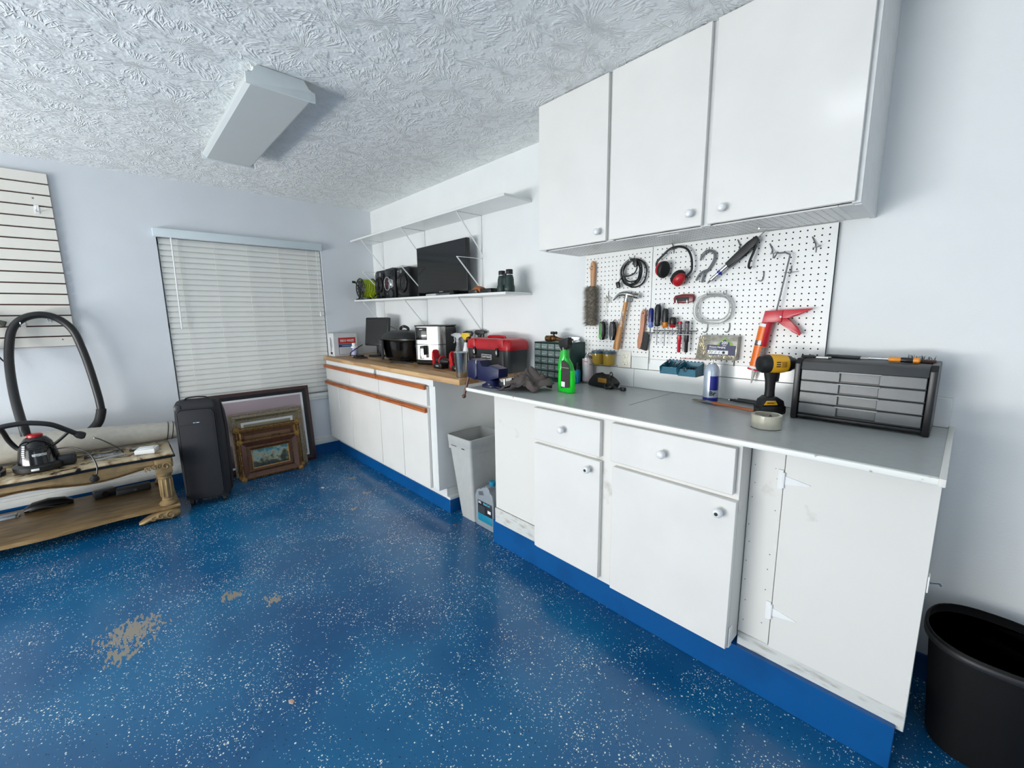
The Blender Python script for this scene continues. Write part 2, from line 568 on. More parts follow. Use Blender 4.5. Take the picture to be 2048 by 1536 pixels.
def face_y(x, y, z):          # text facing -y (towards the room from the bench wall)
    return Matrix.Translation((x, y, z)) @ Matrix.Rotation(R(90), 4, 'X')
def face_x(x, y, z):          # text facing +x
    return Matrix.Translation((x, y, z)) @ Matrix.Rotation(R(90), 4, 'Z') @ Matrix.Rotation(R(90), 4, 'X')
XZ = Matrix.Rotation(R(90), 4, 'X')      # local XY polygon -> world XZ, extruded towards -y

def clone(o, name=None):
    """a thing with copies of its parts and sub-parts"""
    def cp(a, par):
        c = a.copy()
        COL.objects.link(c)
        c.parent = par
        for ch in [x for x in ALL if x.parent == a]:
            cp(ch, c)
        return c
    ALL = list(COL.objects)
    return cp(o, None)

# ================================================================== the room
H = 2.517
X1, Y1 = 6.6, -6.3
fl = struct('floor', MB().box((-0.15, Y1 - 0.2, -0.1), (X1 + 0.15, 0.15, 0)), M_FLOOR, smooth=0)
struct('ceiling', MB().box((-0.15, Y1 - 0.2, H), (X1 + 0.15, 0.15, H + 0.1)), M_CEIL, smooth=0)
struct('wall_back', MB().box((-0.15, 0, 0), (X1 + 0.15, 0.12, H)), M_WALLR, smooth=0)
WY0, WY1, WZ0, WZ1 = -1.815, -0.545, 0.650, 2.07
wl = MB()
wl.box((-0.12, Y1 - 0.2, 0), (0, WY0, H)).box((-0.12, WY1, 0), (0, 0, H))
wl.box((-0.12, WY0, 0), (0, WY1, WZ0 - 0.035)).box((-0.12, WY0, WZ1), (0, WY1, H))
struct('wall_left', wl, M_WALL, smooth=0)
struct('wall_right', MB().box((X1, Y1 - 0.2, 0), (X1 + 0.12, 0.0, H)), M_WALL, smooth=0)
wf = MB()
GX0, GX1, GZ = 0.3, 3.9, 2.12
wf.box((0, Y1 - 0.12, 0), (GX0, Y1, H)).box((GX1, Y1 - 0.12, 0), (X1, Y1, H)).box((GX0, Y1 - 0.12, GZ), (GX1, Y1, H))
struct('wall_front', wf, M_WALL, smooth=0)

# painted cove at the foot of the walls and the white board above it
struct('baseboard_left', MB().box((0, -4.2, 0), (0.012, -0.0, 0.11)), M_BLUE, smooth=0)
struct('trim_1', MB().box((0, -4.2, 0.11), (0.014, -0.0, 0.165), 0.003).box((0, -4.2, 0.165), (0.009, 0, 0.185), 0.003), M_TRIM, smooth=30)
struct('baseboard_back', MB().box((0, -0.012, 0), (X1, 0, 0.10)), M_BLUE, smooth=0)
struct('trim_2', MB().box((0.0, WY0 - 0.02, 0.608), (0.022, WY1 - 0.0, 0.650), 0.006).box((0, WY0, 0.585), (0.016, WY1, 0.608), 0.004), M_TRIM)
# window behind the blind
wo = obj('window_1', MB().box((-0.11, WY0, WZ0), (-0.085, WY0 + 0.05, WZ1)).box((-0.11, WY1 - 0.05, WZ0), (-0.085, WY1, WZ1))
         .box((-0.11, WY0, WZ1 - 0.05), (-0.085, WY1, WZ1)).box((-0.11, WY0, WZ0), (-0.085, WY1, WZ0 + 0.05)).box((-0.11, WY0, 1.34), (-0.085, WY1, 1.38)),
         M_TRIM, kind='structure', at=(0, 0, 0), w=True)
obj('pane', MB().box((-0.101, WY0, WZ0), (-0.096, WY1, WZ1)), mat('window_glass', (225, 235, 235), 0.05, trans=0.9), wo)

# ------------------------------------------------------------------ window blind
M_BLIND = mat('blind_slat', (226, 227, 222), 0.45, var=0.02, scale=4)
M_BLINDV = mat('blind_valance', (205, 217, 222), 0.45, var=0.02, scale=4)
bl = T('window_blind', 'closed white horizontal slat blind under a pale blue-grey valance in the window', 'blind', (0.0, -1.18, 0.655))
obj('valance', MB().box((0.0, -1.835, 2.064), (0.055, -0.552, 2.128), 0.004), M_BLINDV, bl, w=True, label='pale blue-grey valance board')
def slat_mesh():
    m = MB()
    sec = []
    tilt = R(76)
    for k in range(7):
        u = -0.025 + 0.05 * k / 6
        b = 0.0035 * (1 - (u / 0.025) ** 2)
        sec.append((u, b))
    full = [(u, b + 0.0012) for u, b in sec] + [(u, b - 0.0012) for u, b in reversed(sec)]
    pts = []
    for y in (-0.625, 0.625):
        pts.append([(b * math.sin(tilt) + u * math.cos(tilt), y, -u * math.sin(tilt) + b * math.cos(tilt)) for u, b in full])
    m.loft(pts)
    return m
s0 = obj('slat', slat_mesh(), M_BLIND, bl)
pitch = 0.0448
ns = int((2.045 - 0.70) / pitch) + 1
for k in range(ns):
    o = s0 if k == 0 else link('slat', s0.data, None, bl)
    o.location = (-0.020, 0, 0.04 + k * pitch)
obj('bottom_rail', MB().box((-0.034, -1.806, 0.660), (-0.008, -0.554, 0.681), 0.004), M_BLIND, bl, w=True)
for y in (-1.685, -1.44, -1.195, -0.94, -0.69):
    c = MB()
    pts = [(0.004 + 0.002 * (k % 2), y + 0.001 * math.sin(k), 2.06 - k * 0.0448 / 2) for k in range(61)]
    c.tube(pts, 0.0016, 5)
    obj('ladder_cord', c, M_BLIND, bl, w=True)
obj('tilt_wand', MB().cyl((0.022, -1.722, 2.06), (0.020, -1.730, 1.335), 0.0055, n=8).ball((0.022, -1.722, 2.062), 0.007, n=8), M_PAPER, bl, w=True)
obj('lift_cord', MB().tube(spline([(0.018, -0.60, 2.06), (0.017, -0.605, 1.7), (0.02, -0.612, 1.48), (0.02, -0.60, 1.46)], 5), 0.0018, 5)
    .lathe([(0.004, 0.02), (0.009, 0.0), (0.0095, -0.02), (0.002, -0.024)], 8, M=Matrix.Translation((0.02, -0.602, 1.45))), M_PAPER, bl, w=True)

# ------------------------------------------------------------------ slatwall panel
M_SLATW = mat('slatwall_laminate', (224, 221, 212), 0.35, var=0.03, scale=3)
M_BROWN = mat('brown_groove', (92, 56, 50), 0.7, var=0.1)
sw = T('slatwall', 'cream slatwall with dark brown grooves on the window wall', 'slatwall', (0, -2.36, 1.232))
obj('backing', MB().box((0.001, -3.58, 1.232), (0.010, -2.360, 2.420)), M_BROWN, sw, w=True, label='dark brown backing in the grooves')
for k in range(16):
    z0 = 1.232 + k * 0.0744
    obj('slat', MB().box((0.010, -3.58, z0 + 0.0025), (0.030, -2.36, z0 + 0.0744 - 0.006), 0.0012, 1), M_SLATW, sw, w=True)
obj('screw', MB().cyl((0.030, -2.425, 1.282), (0.0315, -2.425, 1.282), 0.005, n=8), M_WIRE, sw, w=True)
obj('screw', MB().cyl((0.030, -2.445, 2.245), (0.0315, -2.445, 2.245), 0.005, n=8), M_WIRE, sw, w=True)
def slat_hook(y, z, lab, reach=0.11):
    t = T('slatwall_hook', lab, 'hook', (0.030, y, z), 0, 'hooks on the slatwall')
    obj('hook_plate', MB().box((0.001, -0.012, -0.045), (0.004, 0.012, 0.012), 0.001, 1), M_PAPER, t)
    obj('prong', MB().tube(spline([(0.002, 0, -0.03), (reach * 0.5, 0, -0.036), (reach, 0, -0.03), (reach + 0.012, 0, -0.008)], 5), 0.003, 6), M_CHROME, t)
slat_hook(-2.435, 2.19, 'empty clear hook near the top right of the slatwall', 0.05)
slat_hook(-2.60, 1.418, 'chrome slatwall hook holding up the left of the black hose loop')
slat_hook(-2.475, 1.447, 'chrome slatwall hook under the right of the black hose loop', 0.06)

# ------------------------------------------------------------------ ceiling fixtures
M_LENS = mat('acrylic_lens', (196, 202, 201), 0.35, var=0.01, scale=6)
M_FIX = mat('fixture_white', (214, 221, 221), 0.35, var=0.02)
M_LIT = mat('lit_lens', (235, 238, 238), 0.35, emit=(238, 246, 255), estr=3.0)
def fixture(x0, y0, lab, lens, L=1.22, wd=0.285):
    t = T('ceiling_light', lab, 'ceiling light', (x0, y0, H))
    obj('housing', MB().box((0.02, 0.035, -0.045), (L - 0.02, wd - 0.035, 0.0), 0.004), M_FIX, t)
    prof = [(0.012, -0.030), (0.002, -0.052), (0.004, -0.066), (0.020, -0.080), (wd - 0.020, -0.080), (wd - 0.004, -0.066), (wd - 0.002, -0.052), (wd - 0.012, -0.030)]
    m = MB()
    m.loft([[(x, y, z) for y, z in prof] for x in (0.010, L - 0.010)])
    obj('lens', m, lens, t, label='wraparound acrylic lens')
    for xx in (0.0, L - 0.010):
        m = MB()
        m.prism([(-0.003, -0.045), (-0.003, -0.086), (wd + 0.003, -0.086), (wd + 0.003, -0.045), (wd - 0.022, -0.040), (wd - 0.045, -0.002), (0.045, -0.002), (0.022, -0.040)],
                0.012, M=Matrix(((0, 0, 1, xx), (1, 0, 0, 0), (0, 1, 0, 0), (0, 0, 0, 1))), bev=0.001)
        obj('end_cap', m, M_FIX, t, label='notched white end plate')
    return t
fixture(1.02, -1.60, 'unlit white wraparound ceiling light hanging over the window end', M_LENS)
fixture(3.86, -1.60, 'lit wraparound ceiling light above the workbench, mirrored in the cabinet door', M_LIT)

# ------------------------------------------------------------------ wall shelves and brackets
def bracket_bm(x, y_wall, y_front, z_top, z_bot, w=0.011, th=0.004):
    arm = MB().box((x - w / 2, y_front, z_top - th), (x + w / 2, y_wall, z_top), 0.001, 1)
    back = MB().box((x - w / 3, y_wall - th, z_bot), (x + w / 3, y_wall, z_top), 0.001, 1)
    a = Vector((x, y_front + 0.004, z_top - th)); b = Vector((x, y_wall - th, z_bot + 0.012))
    st = MB().tube([a, a + (b - a) * 0.5, b], w * 0.52, 6)
    return arm, back, st
def shelf(name_lab, zl, zr, th, bx, drop, xl=0.025, xr=2.405, depth=0.25, gaps=0.0):
    ang = math.atan2(zr - zl, xr - xl)
    t = T('wall_shelf', name_lab, 'shelf', (xl, 0, zl), 0)
    t.rotation_euler = (0, -ang, 0)
    L = xr - xl
    obj('shelf_board', MB().box((0, -depth, -th), (L, -0.001, 0), 0.002, 1), M_WHITE, t)
    for x in bx:
        arm, back, st = bracket_bm(x - xl, -0.001, -depth + 0.015, -th, -th - drop)
        b = obj('bracket', arm, M_WHITE, t)
        obj('wall_leg', back, M_WHITE, b)
        obj('strut', st, M_WHITE, b)
    return t
shelf('empty upper white wall shelf just under the ceiling', 2.196, 2.180, 0.018, (0.25, 1.06, 1.87), 0.285)
shelf('lower white wall shelf holding the television and speakers', 1.592, 1.570, 0.018, (0.20, 1.05, 1.855), 0.275)
labs = ('empty white shelf bracket above the cord reel', 'empty white shelf bracket in front of the right speaker', 'empty white shelf bracket at the right edge of the television')
for x, lab, zt in zip((0.255, 1.04, 1.87), labs, (1.868, 1.858, 1.850)):
    t = T('shelf_bracket', lab, 'bracket', (x, 0, zt), 0, 'brackets of the missing middle shelf')
    arm, back, st = bracket_bm(0, -0.001, -0.245, 0, -0.255)
    obj('arm', arm, M_WHITE, t)
    obj('wall_leg', back, M_WHITE, t)
    obj('strut', st, M_WHITE, t)

# ------------------------------------------------------------------ upper cabinet
def knob(parent, x, y, z, mt, r=0.017, insert=None):
    # small mushroom knob, front towards -y
    M = Matrix.Translation((x, y, z)) @ Matrix.Rotation(R(90), 4, 'X')
    k = obj('knob', MB().lathe([(0.008, -0.001), (0.007, 0.012), (r, 0.017), (r * 1.06, 0.024), (r * 0.9, 0.031), (r * 0.45, 0.035)], 20, M=M), mt, parent, w=True, smooth=50)
    if insert:
        obj('knob_insert', MB().cyl(M @ Vector((0, 0, 0.034)), M @ Vector((0, 0, 0.0365)), 0.0065, n=12), insert, k, w=True)
    return k
M_KNOB = mat('white_knob', (226, 228, 230), 0.2, var=0.02, coat=0.3)
uc = T('wall_cabinet', 'long white upper cabinet with three flat doors above the pegboard', 'cabinet', (2.81, 0, 1.765))
ub = MB()
ub.box((2.812, -0.311, 1.768), (2.828, -0.0005, H - 0.001)).box((4.195, -0.3105, 1.765), (4.213, -0.0005, H - 0.001))
ub.box((2.8285, -0.310, H - 0.018), (4.1945, -0.013, H - 0.002)).box((2.8285, -0.012, 1.77), (4.1945, -0.0005, H - 0.003))
for x0, x1 in ((2.812, 2.835), (3.235, 3.275), (3.695, 3.735), (4.19, 4.213)):
    ub.box((x0, -0.3295, 1.7685), (x1, -0.3118, H - 0.001))
ub.box((4.151, -0.3098, 1.7675), (4.1945, -0.0135, 1.7735)).box((2.8285, -0.3098, 1.7675), (2.859, -0.0135, 1.7735))
obj('cabinet_body', ub, mat('cabinet_side_paint', (216, 218, 217), 0.4, var=0.03), uc, w=True, smooth=0)
for x0, x1, kx, kz in ((2.800, 3.243, 3.205, 1.815), (3.262, 3.706, 3.662, 1.821), (3.727, 4.200, 3.790, 1.822)):
    d = obj('door', MB().box((x0, -0.350, 1.772), (x1, -0.331, H - 0.004), 0.0015, 1), M_LAM, uc, w=True)
    knob(d, kx, -0.350, kz, M_KNOB, 0.0155)

# perforated hardboard
def pegboard(m, ax, u0, u1, v0, v1, pos, th, phase=(0.0127, 0.0127), P=0.0254, r=0.0032, flip=1):
    """ax 'y': u=x, v=z, front faces -y ; ax 'z': u=x, v=y, front faces -z"""
    bm = m.bm
    def pt(u, v, d):
        return Vector((u, pos + d, v)) if ax == 'y' else Vector((u, v, pos + d))
    nu = int((u1 - u0 - 0.006) / P); nv = int((v1 - v0 - 0.006) / P)
    mu = (u1 - u0 - nu * P) / 2; mv = (v1 - v0 - nv * P) / 2
    us = u0 + mu; vs = v0 + mv
    def q(*a):
        bm.faces.new([bm.verts.new(p) for p in a])
    for (a, b, c, d) in ((u0, u1, v0, vs), (u0, u1, vs + nv * P, v1), (u0, us, vs, vs + nv * P), (us + nu * P, u1, vs, vs + nv * P)):
        q(pt(a, c, 0), pt(b, c, 0), pt(b, d, 0), pt(a, d, 0))
    for a, b, c, d in ((u0, v0, u1, v0), (u1, v0, u1, v1), (u1, v1, u0, v1), (u0, v1, u0, v0)):
        q(pt(a, b, 0), pt(c, d, 0), pt(c, d, th), pt(a, b, th))
    ang = [PI / 4 * k for k in range(8)]
    sq = [(1, 0), (1, 1), (0, 1), (-1, 1), (-1, 0), (-1, -1), (0, -1), (1, -1)]
    for i in range(nu):
        for j in range(nv):
            cu = us + (i + 0.5) * P; cv = vs + (j + 0.5) * P
            O = [bm.verts.new(pt(cu + sx * P / 2, cv + sy * P / 2, 0)) for sx, sy in sq]
            I = [bm.verts.new(pt(cu + r * math.cos(a), cv + r * math.sin(a), 0)) for a in ang]
            D = [bm.verts.new(pt(cu + r * math.cos(a), cv + r * math.sin(a), th)) for a in ang]
            for k in range(8):
                n = (k + 1) % 8
                bm.faces.new((O[k], O[n], I[n], I[k]))
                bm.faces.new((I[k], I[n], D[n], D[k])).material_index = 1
    return m
M_PEG = mat('pegboard_white', (230, 231, 228), 0.4, var=0.02, scale=8)
M_HOLE = mat('hardboard_hole_shade', (30, 26, 24), 0.9, var=0.1)  # hardboard brown taken near black: shade inside the peg holes put into the colour
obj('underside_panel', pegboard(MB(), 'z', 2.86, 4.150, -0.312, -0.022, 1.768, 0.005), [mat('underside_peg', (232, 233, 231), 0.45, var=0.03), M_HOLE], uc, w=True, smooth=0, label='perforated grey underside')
obj('underside_shade_sheet', MB().box((2.8285, -0.3105, 1.776), (4.1945, -0.013, 1.780)), M_HOLE, uc, w=True)  # added dark sheet that paints the shade seen through the underside holes
obj('torn_flap', MB().prism([(0, 0), (0.10, 0.0), (0.085, 0.02), (0.045, 0.03), (0.012, 0.018)], 0.002, M=Matrix.Translation((3.50, -0.325, 1.757)) @ Matrix.Rotation(R(12), 4, 'X')), M_PAPER, uc, w=True)

# ------------------------------------------------------------------ pegboard with ledger and outlet
for nm, u0, u1, v0, lab in (('pegboard', 2.873, 3.3135, 1.180, 'narrow left white pegboard sheet left of the vertical seam'),
                            ('pegboard', 3.3165, 4.104, 1.172, 'wide right white pegboard sheet holding the caulking gun')):
    t = T(nm, lab, 'pegboard', (u0, -0.018, v0), 0, 'pegboard sheets over the workbench')
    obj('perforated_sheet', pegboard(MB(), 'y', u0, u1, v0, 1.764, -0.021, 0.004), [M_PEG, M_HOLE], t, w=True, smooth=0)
    obj('backing', MB().box((u0, -0.014, v0), (u1, -0.0005, 1.764)), M_HOLE, t, w=True)  # dark sheet standing in for the shaded gap between board and white wall
struct('trim_3', MB().box((3.3155, -0.021, 1.112), (4.095, -0.0005, 1.171), 0.001, 1).box((2.873, -0.021, 1.112), (3.138, -0.0005, 1.179), 0.001, 1).box((3.208, -0.021, 1.112), (3.3125, -0.0005, 1.179), 0.001, 1), M_WHITE)
ou = T('wall_outlet', 'cream double wall outlet below the hammer handle', 'outlet', (3.173, -0.021, 1.163))
M_CREAM = mat('cream_plastic', (226, 222, 208), 0.35, var=0.02)
obj('cover_plate', MB().box((-0.034, -0.006, -0.050), (0.034, 0.0, 0.046), 0.0025), M_CREAM, ou)
for z in (-0.023, 0.018):
    f = obj('receptacle', MB().lathe([(0.0155, 0), (0.0155, 0.0035), (0.014, 0.0045)], 20, M=Matrix.Translation((0, -0.006, z)) @ Matrix.Rotation(R(90), 4, 'X')), mat('cream_receptacle', (238, 234, 220), 0.3), ou)
    obj('slot', MB().box((-0.0075, -0.0112, z - 0.001), (-0.0055, -0.0095, z + 0.008)).box((0.0055, -0.0112, z - 0.001), (0.0075, -0.0095, z + 0.007)).cyl((0, -0.0095, z - 0.008), (0, -0.0112, z - 0.008), 0.0028, n=8), M_INK, f)

# ------------------------------------------------------------------ white workbench: counter, backsplash, cabinets
ZC = 1.005
ct = T('countertop', 'long grey laminate countertop with chipped white front edge under the pegboard', 'countertop', (2.53, 0, ZC - 0.02))
obj('laminate_sheet', MB().prism([(2.535, -0.014), (2.535, -0.672), (4.488, -0.672), (4.488, -0.014)], 0.0165, M=Matrix.Translation((0, 0, ZC - 0.0185))), M_CTOP, ct, w=True)
obj('seam', MB().box((3.468, -0.455, ZC - 0.0019), (3.4695, -0.02, ZC - 0.0014)), M_INK, ct, w=True)
obj('front_edge', MB().box((2.532, -0.690, ZC - 0.020), (4.490, -0.672, ZC - 0.001), 0.004), scuffed('chipped_edge_paint', (232, 233, 228), (168, 160, 146), 0.4, 34, 0.68, 0.06), ct, w=True)
obj('end_edge', MB().box((4.488, -0.698, ZC - 0.020), (4.502, -0.002, ZC + 0.002), 0.002), M_BODY, ct, w=True)
obj('end_edge', MB().box((2.530, -0.672, ZC - 0.020), (2.535, -0.0, ZC - 0.001)), M_BODY, ct, w=True)
bs = T('backsplash', 'low white backsplash boards along the back of the countertop', 'backsplash', (2.6, 0, ZC))
for x0, x1, k in ((2.60, 3.2255, 0), (3.2275, 4.012, 1), (4.014, 4.487, 2)):
    obj('backsplash_board', MB().box((x0, -0.020, ZC - 0.001), (x1, -0.0008, 1.109), 0.001, 1), M_WHITE, bs, w=True)

wb = T('workbench_cabinet', 'white base cabinet with two drawers and two doors under the workbench', 'cabinet', (2.63, 0, 0.16))
body = MB()
body.box((2.634, -0.56, 0.255), (3.031, -0.012, 0.982)).box((3.032, -0.622, 0.185), (4.014, -0.012, 0.984), 0.001, 1)
obj('cabinet_body', body, M_BODY, wb, w=True, smooth=0)
obj('bottom_board', MB().box((2.630, -0.567, 0.160), (3.036, -0.012, 0.252), 0.002, 1), M_BODY2, wb, w=True, label='marbled white bottom board')
def front(nm, x0, x1, z0, z1, kx, kz, ins=None):
    # door or drawer front, thin edges with a finger bevel
    d = obj(nm, MB().box((x0, -0.645, z0), (x1, -0.6225, z1), 0.002, 1), M_LAM, wb, w=True)
    knob(d, kx, -0.645, kz, M_KNOB, 0.0165, ins)
front('drawer', 3.040, 3.443, 0.792, 0.958, 3.235, 0.880)
front('door', 3.040, 3.446, 0.205, 0.772, 3.390, 0.726, M_INK)
front('drawer', 3.500, 4.000, 0.790, 0.960, 3.740, 0.881)
front('door', 3.512, 4.014, 0.192, 0.768, 3.962, 0.719, M_INK)
obj('bottom_clip', MB().box((4.0145, -0.625, 0.19), (4.020, -0.60, 0.27), 0.002), M_PAPER, wb, w=True)
hc = T('hinged_end_cabinet', 'scuffed white plywood end cabinet with strap hinges beside the black bin', 'cabinet', (4.02, 0, 0.15))
obj('cabinet_body', MB().box((4.017, -0.515, 0.155), (4.494, -0.012, 0.982)), M_BODY, hc, w=True, smooth=0)
sp = obj('hinge_stile', MB().box((4.017, -0.531, 0.212), (4.1205, -0.516, 0.984), 0.001, 1), M_BODY, hc, w=True)
holes = MB()
for z in (0.96, 0.90, 0.83, 0.74, 0.66, 0.58, 0.50, 0.42, 0.34, 0.28):
    for x in (4.030, 4.100):
        if rnd.random() < 0.7:
            hx_, hz_ = x + rnd.uniform(-.006, .006), z + rnd.uniform(-.02, .02)
            holes.cyl((hx_, -0.5308, hz_), (hx_, -0.5314, hz_), 0.0022, n=8)
obj('nail_hole', holes, M_WIRE, sp, w=True, kind='stuff')
dr = obj('door', MB().box((4.1225, -0.532, 0.205), (4.496, -0.516, 0.982), 0.001, 1), M_BODY, hc, w=True)
obj('bottom_board', MB().box((4.017, -0.529, 0.140), (4.497, -0.014, 0.210), 0.002, 1), M_BODY2, hc, w=True, label='marbled white bottom board')
for z in (0.850, 0.350):
    h = obj('strap_hinge', MB().box((4.103, -0.536, z - 0.035), (4.120, -0.532, z + 0.035), 0.001, 1), M_PAPER, hc, w=True)
    obj('hinge_strap', MB().prism([(4.124, z + 0.016), (4.198, z + 0.002), (4.198, z - 0.002), (4.124, z - 0.016)], 0.003, M=Matrix.Translation((0, -0.532, 0)) @ XZ), M_PAPER, h, w=True)
    obj('hinge_pin', MB().cyl((4.122, -0.5365, z - 0.028), (4.122, -0.5365, z + 0.028), 0.004, n=8), M_PAPER, h, w=True)
la = obj('latch', MB().box((4.497, -0.53, 0.615), (4.501, -0.50, 0.665), 0.001, 1), M_PAPER, hc, w=True)
obj('latch_bolt', MB().tube([(4.502, -0.52, 0.645), (4.520, -0.512, 0.648), (4.524, -0.508, 0.640)], 0.004, 6), M_STEEL, la, w=True)
bk_ = MB()
bk_.box((2.585, -0.548, 0), (4.478, -0.05, 0.154), 0.002, 1)
struct('trim_4', bk_, M_BLUE)

# ------------------------------------------------------------------ lower cabinets with oak rails under the butcher block
ZB = 1.021
def low_cab(x0, x1, doors, lab):
    t = T('base_cabinet', lab, 'cabinet', (x0, 0, 0.175), 0, 'white base cabinets with oak rails')
    endx = 2.03 if x1 > 1.9 else x1
    obj('cabinet_body', MB().box((x0 + 0.001, -0.578, 0.175), (endx - 0.001, -0.012, 0.982), 0.001, 1), M_WHITE, t, w=True, smooth=0)
    x1d = x1
    w = 0.003
    d = obj('drawer', MB().box((x0 + w, -0.600, 0.790), (x1d - w, -0.579, 0.932), 0.002, 1), M_LAM, t, w=True)
    def rail(par, z):
        prof = [(-0.600, z - 0.016), (-0.600, z + 0.016), (-0.617, z + 0.016), (-0.624, z + 0.010), (-0.618, z - 0.002), (-0.624, z - 0.012), (-0.620, z - 0.016)]
        m = MB(); m.loft([[(xx, y, zz) for y, zz in prof] for xx in (x0 + w, x1d - w)])
        obj('oak_rail', m, M_OAK, par, w=True, label='orange oak finger rail')
    rail(d, 0.926)
    k = len(doors) - 1
    for i in range(k):
        a, b = doors[i], doors[i + 1]
        dd = obj('door', MB().box((a + w, -0.600, 0.180), (b - w, -0.579, 0.776), 0.002, 1), M_LAM, t, w=True)
        if i == 0:
            rail(dd, 0.760)
    obj('top_rail', MB().box((x0 + 0.001, -0.592, 0.938), (endx - 0.001, -0.579, 0.982), 0.001, 1), M_WHITE, t, w=True)
low_cab(0.030, 0.608, (0.030, 0.317, 0.608), 'white base cabinet with oak rails nearest the window wall')
low_cab(0.609, 1.205, (0.609, 1.205), 'middle white base cabinet with oak rails and a single wide door')
low_cab(1.206, 1.955, (1.206, 1.581, 1.955), 'white base cabinet with oak rails at the bin end, below the air fryer')
struct('trim_5', MB().box((0.01, -0.520, 0), (2.075, -0.03, 0.100), 0.002, 1), M_BLUE)
struct('trim_6', MB().box((0.01, -0.512, 0.100), (2.030, -0.03, 0.174)).box((2.030, -0.516, 0.100), (2.072, -0.03, 0.118), 0.001, 1), M_WHITE, smooth=0)
obj('bottle_opener', MB().box((1.142, -0.600, 0.945), (1.168, -0.594, 0.983), 0.002).cyl((1.155, -0.6, 0.952), (1.155, -0.607, 0.952), 0.009, n=10), M_CHROME, at=(1.155, -0.594, 0.965), w=True)
tag(bpy.data.objects['bottle_opener'], 'small chrome latch on the white strip under the wooden worktop', 'latch')
bb = obj('butcher_block', MB().box((0.004, -0.605, 0.984), (2.352, -0.004, ZB), 0.0035, 2), M_BLOCK, at=(0.004, -0.30, 0.984), w=True)
tag(bb, 'butcher block worktop with a pale wood front edge running to the window wall', 'worktop')

# ================================================================== things on the lower wall shelf
def ZS(x):            # top of the slightly sagging shelf
    return 1.592 - (x - 0.025) * (0.022 / 2.38)
# cord reel
x = 0.128
rl = T('cord_reel', 'black cord reel wound with lime green cord at the left end of the shelf', 'cord reel', (x, -0.145, ZS(x)))
M_LIME = mat('lime_cord', (164, 186, 30), 0.45, var=0.15, scale=60)
ry = 0.118
def disc(y, r=0.098):
    m = MB()
    Mx = Matrix.Translation((0, y, ry)) @ Matrix.Rotation(R(90), 4, 'X')
    # rim, mid ring, hub, spokes
    for rr, w in ((r, 0.012), (r * 0.55, 0.010)):
        pts = [Mx @ Vector((rr * math.cos(2 * PI * k / 32), rr * math.sin(2 * PI * k / 32), 0)) for k in range(32)]
        m.tube(pts, w * 0.5, 6, closed=True)
    for k in range(12):
        a = 2 * PI * k / 12
        m.tube([Mx @ Vector((0.02 * math.cos(a), 0.02 * math.sin(a), 0)), Mx @ Vector((r * math.cos(a), r * math.sin(a), 0))], 0.005 if k % 2 else 0.009, 5)
    m.cyl(Mx @ Vector((0, 0, -0.006)), Mx @ Vector((0, 0, 0.008)), 0.026, n=16)
    return m
obj('reel_flange', disc(-0.075), M_DGREY, rl)
obj('reel_flange', disc(0.062), M_DGREY, rl)
obj('drum', MB().cyl((0, -0.07, ry), (0, 0.058, ry), 0.045, n=20), M_LIME, rl)
m = MB()
for layer, rr in ((0, 0.062), (1, 0.078), (2, 0.088)):
    pts = []
    for k in range(150):
        a = 2 * PI * k / 16
        yy = -0.062 + 0.115 * (k / 149 if layer % 2 == 0 else 1 - k / 149)
        pts.append((rr * math.cos(a) * (1 + 0.03 * math.sin(k)), yy, ry + rr * math.sin(a)))
    m.tube(pts, 0.0058, 6)
obj('wound_cord', m, M_LIME, rl, kind='stuff', label='lime green cord')
obj('loose_cord', MB().tube(spline([(0.06, 0.0, ry - 0.07), (0.075, 0.0, 0.03), (0.085, 0.02, 0.012), (0.09, 0.05, 0.03), (0.09, 0.07, 0.05)], 6), 0.006, 6), M_LIME, rl)
obj('stand', MB().tube(spline([(-0.09, -0.085, 0.006), (-0.05, -0.09, 0.006), (0, -0.088, 0.03), (0, -0.086, ry)], 5), 0.007, 6)
    .tube(spline([(-0.09, 0.075, 0.006), (0, 0.078, 0.01), (0, 0.075, ry)], 5), 0.007, 6).tube([(-0.09, -0.09, 0.006), (-0.09, 0.08, 0.006)], 0.006, 6)
    .tube([(0.08, -0.09, 0.006), (-0.05, -0.09, 0.006)], 0.006, 6), M_BLACK, rl, kind='stuff')
obj('crank_handle', MB().tube([(-0.085, -0.088, ry + 0.065), (0, -0.088, ry)], 0.006, 6).cyl((-0.090, -0.118, ry + 0.068), (-0.088, -0.086, ry + 0.066), 0.012, n=10), M_BLACK, rl)

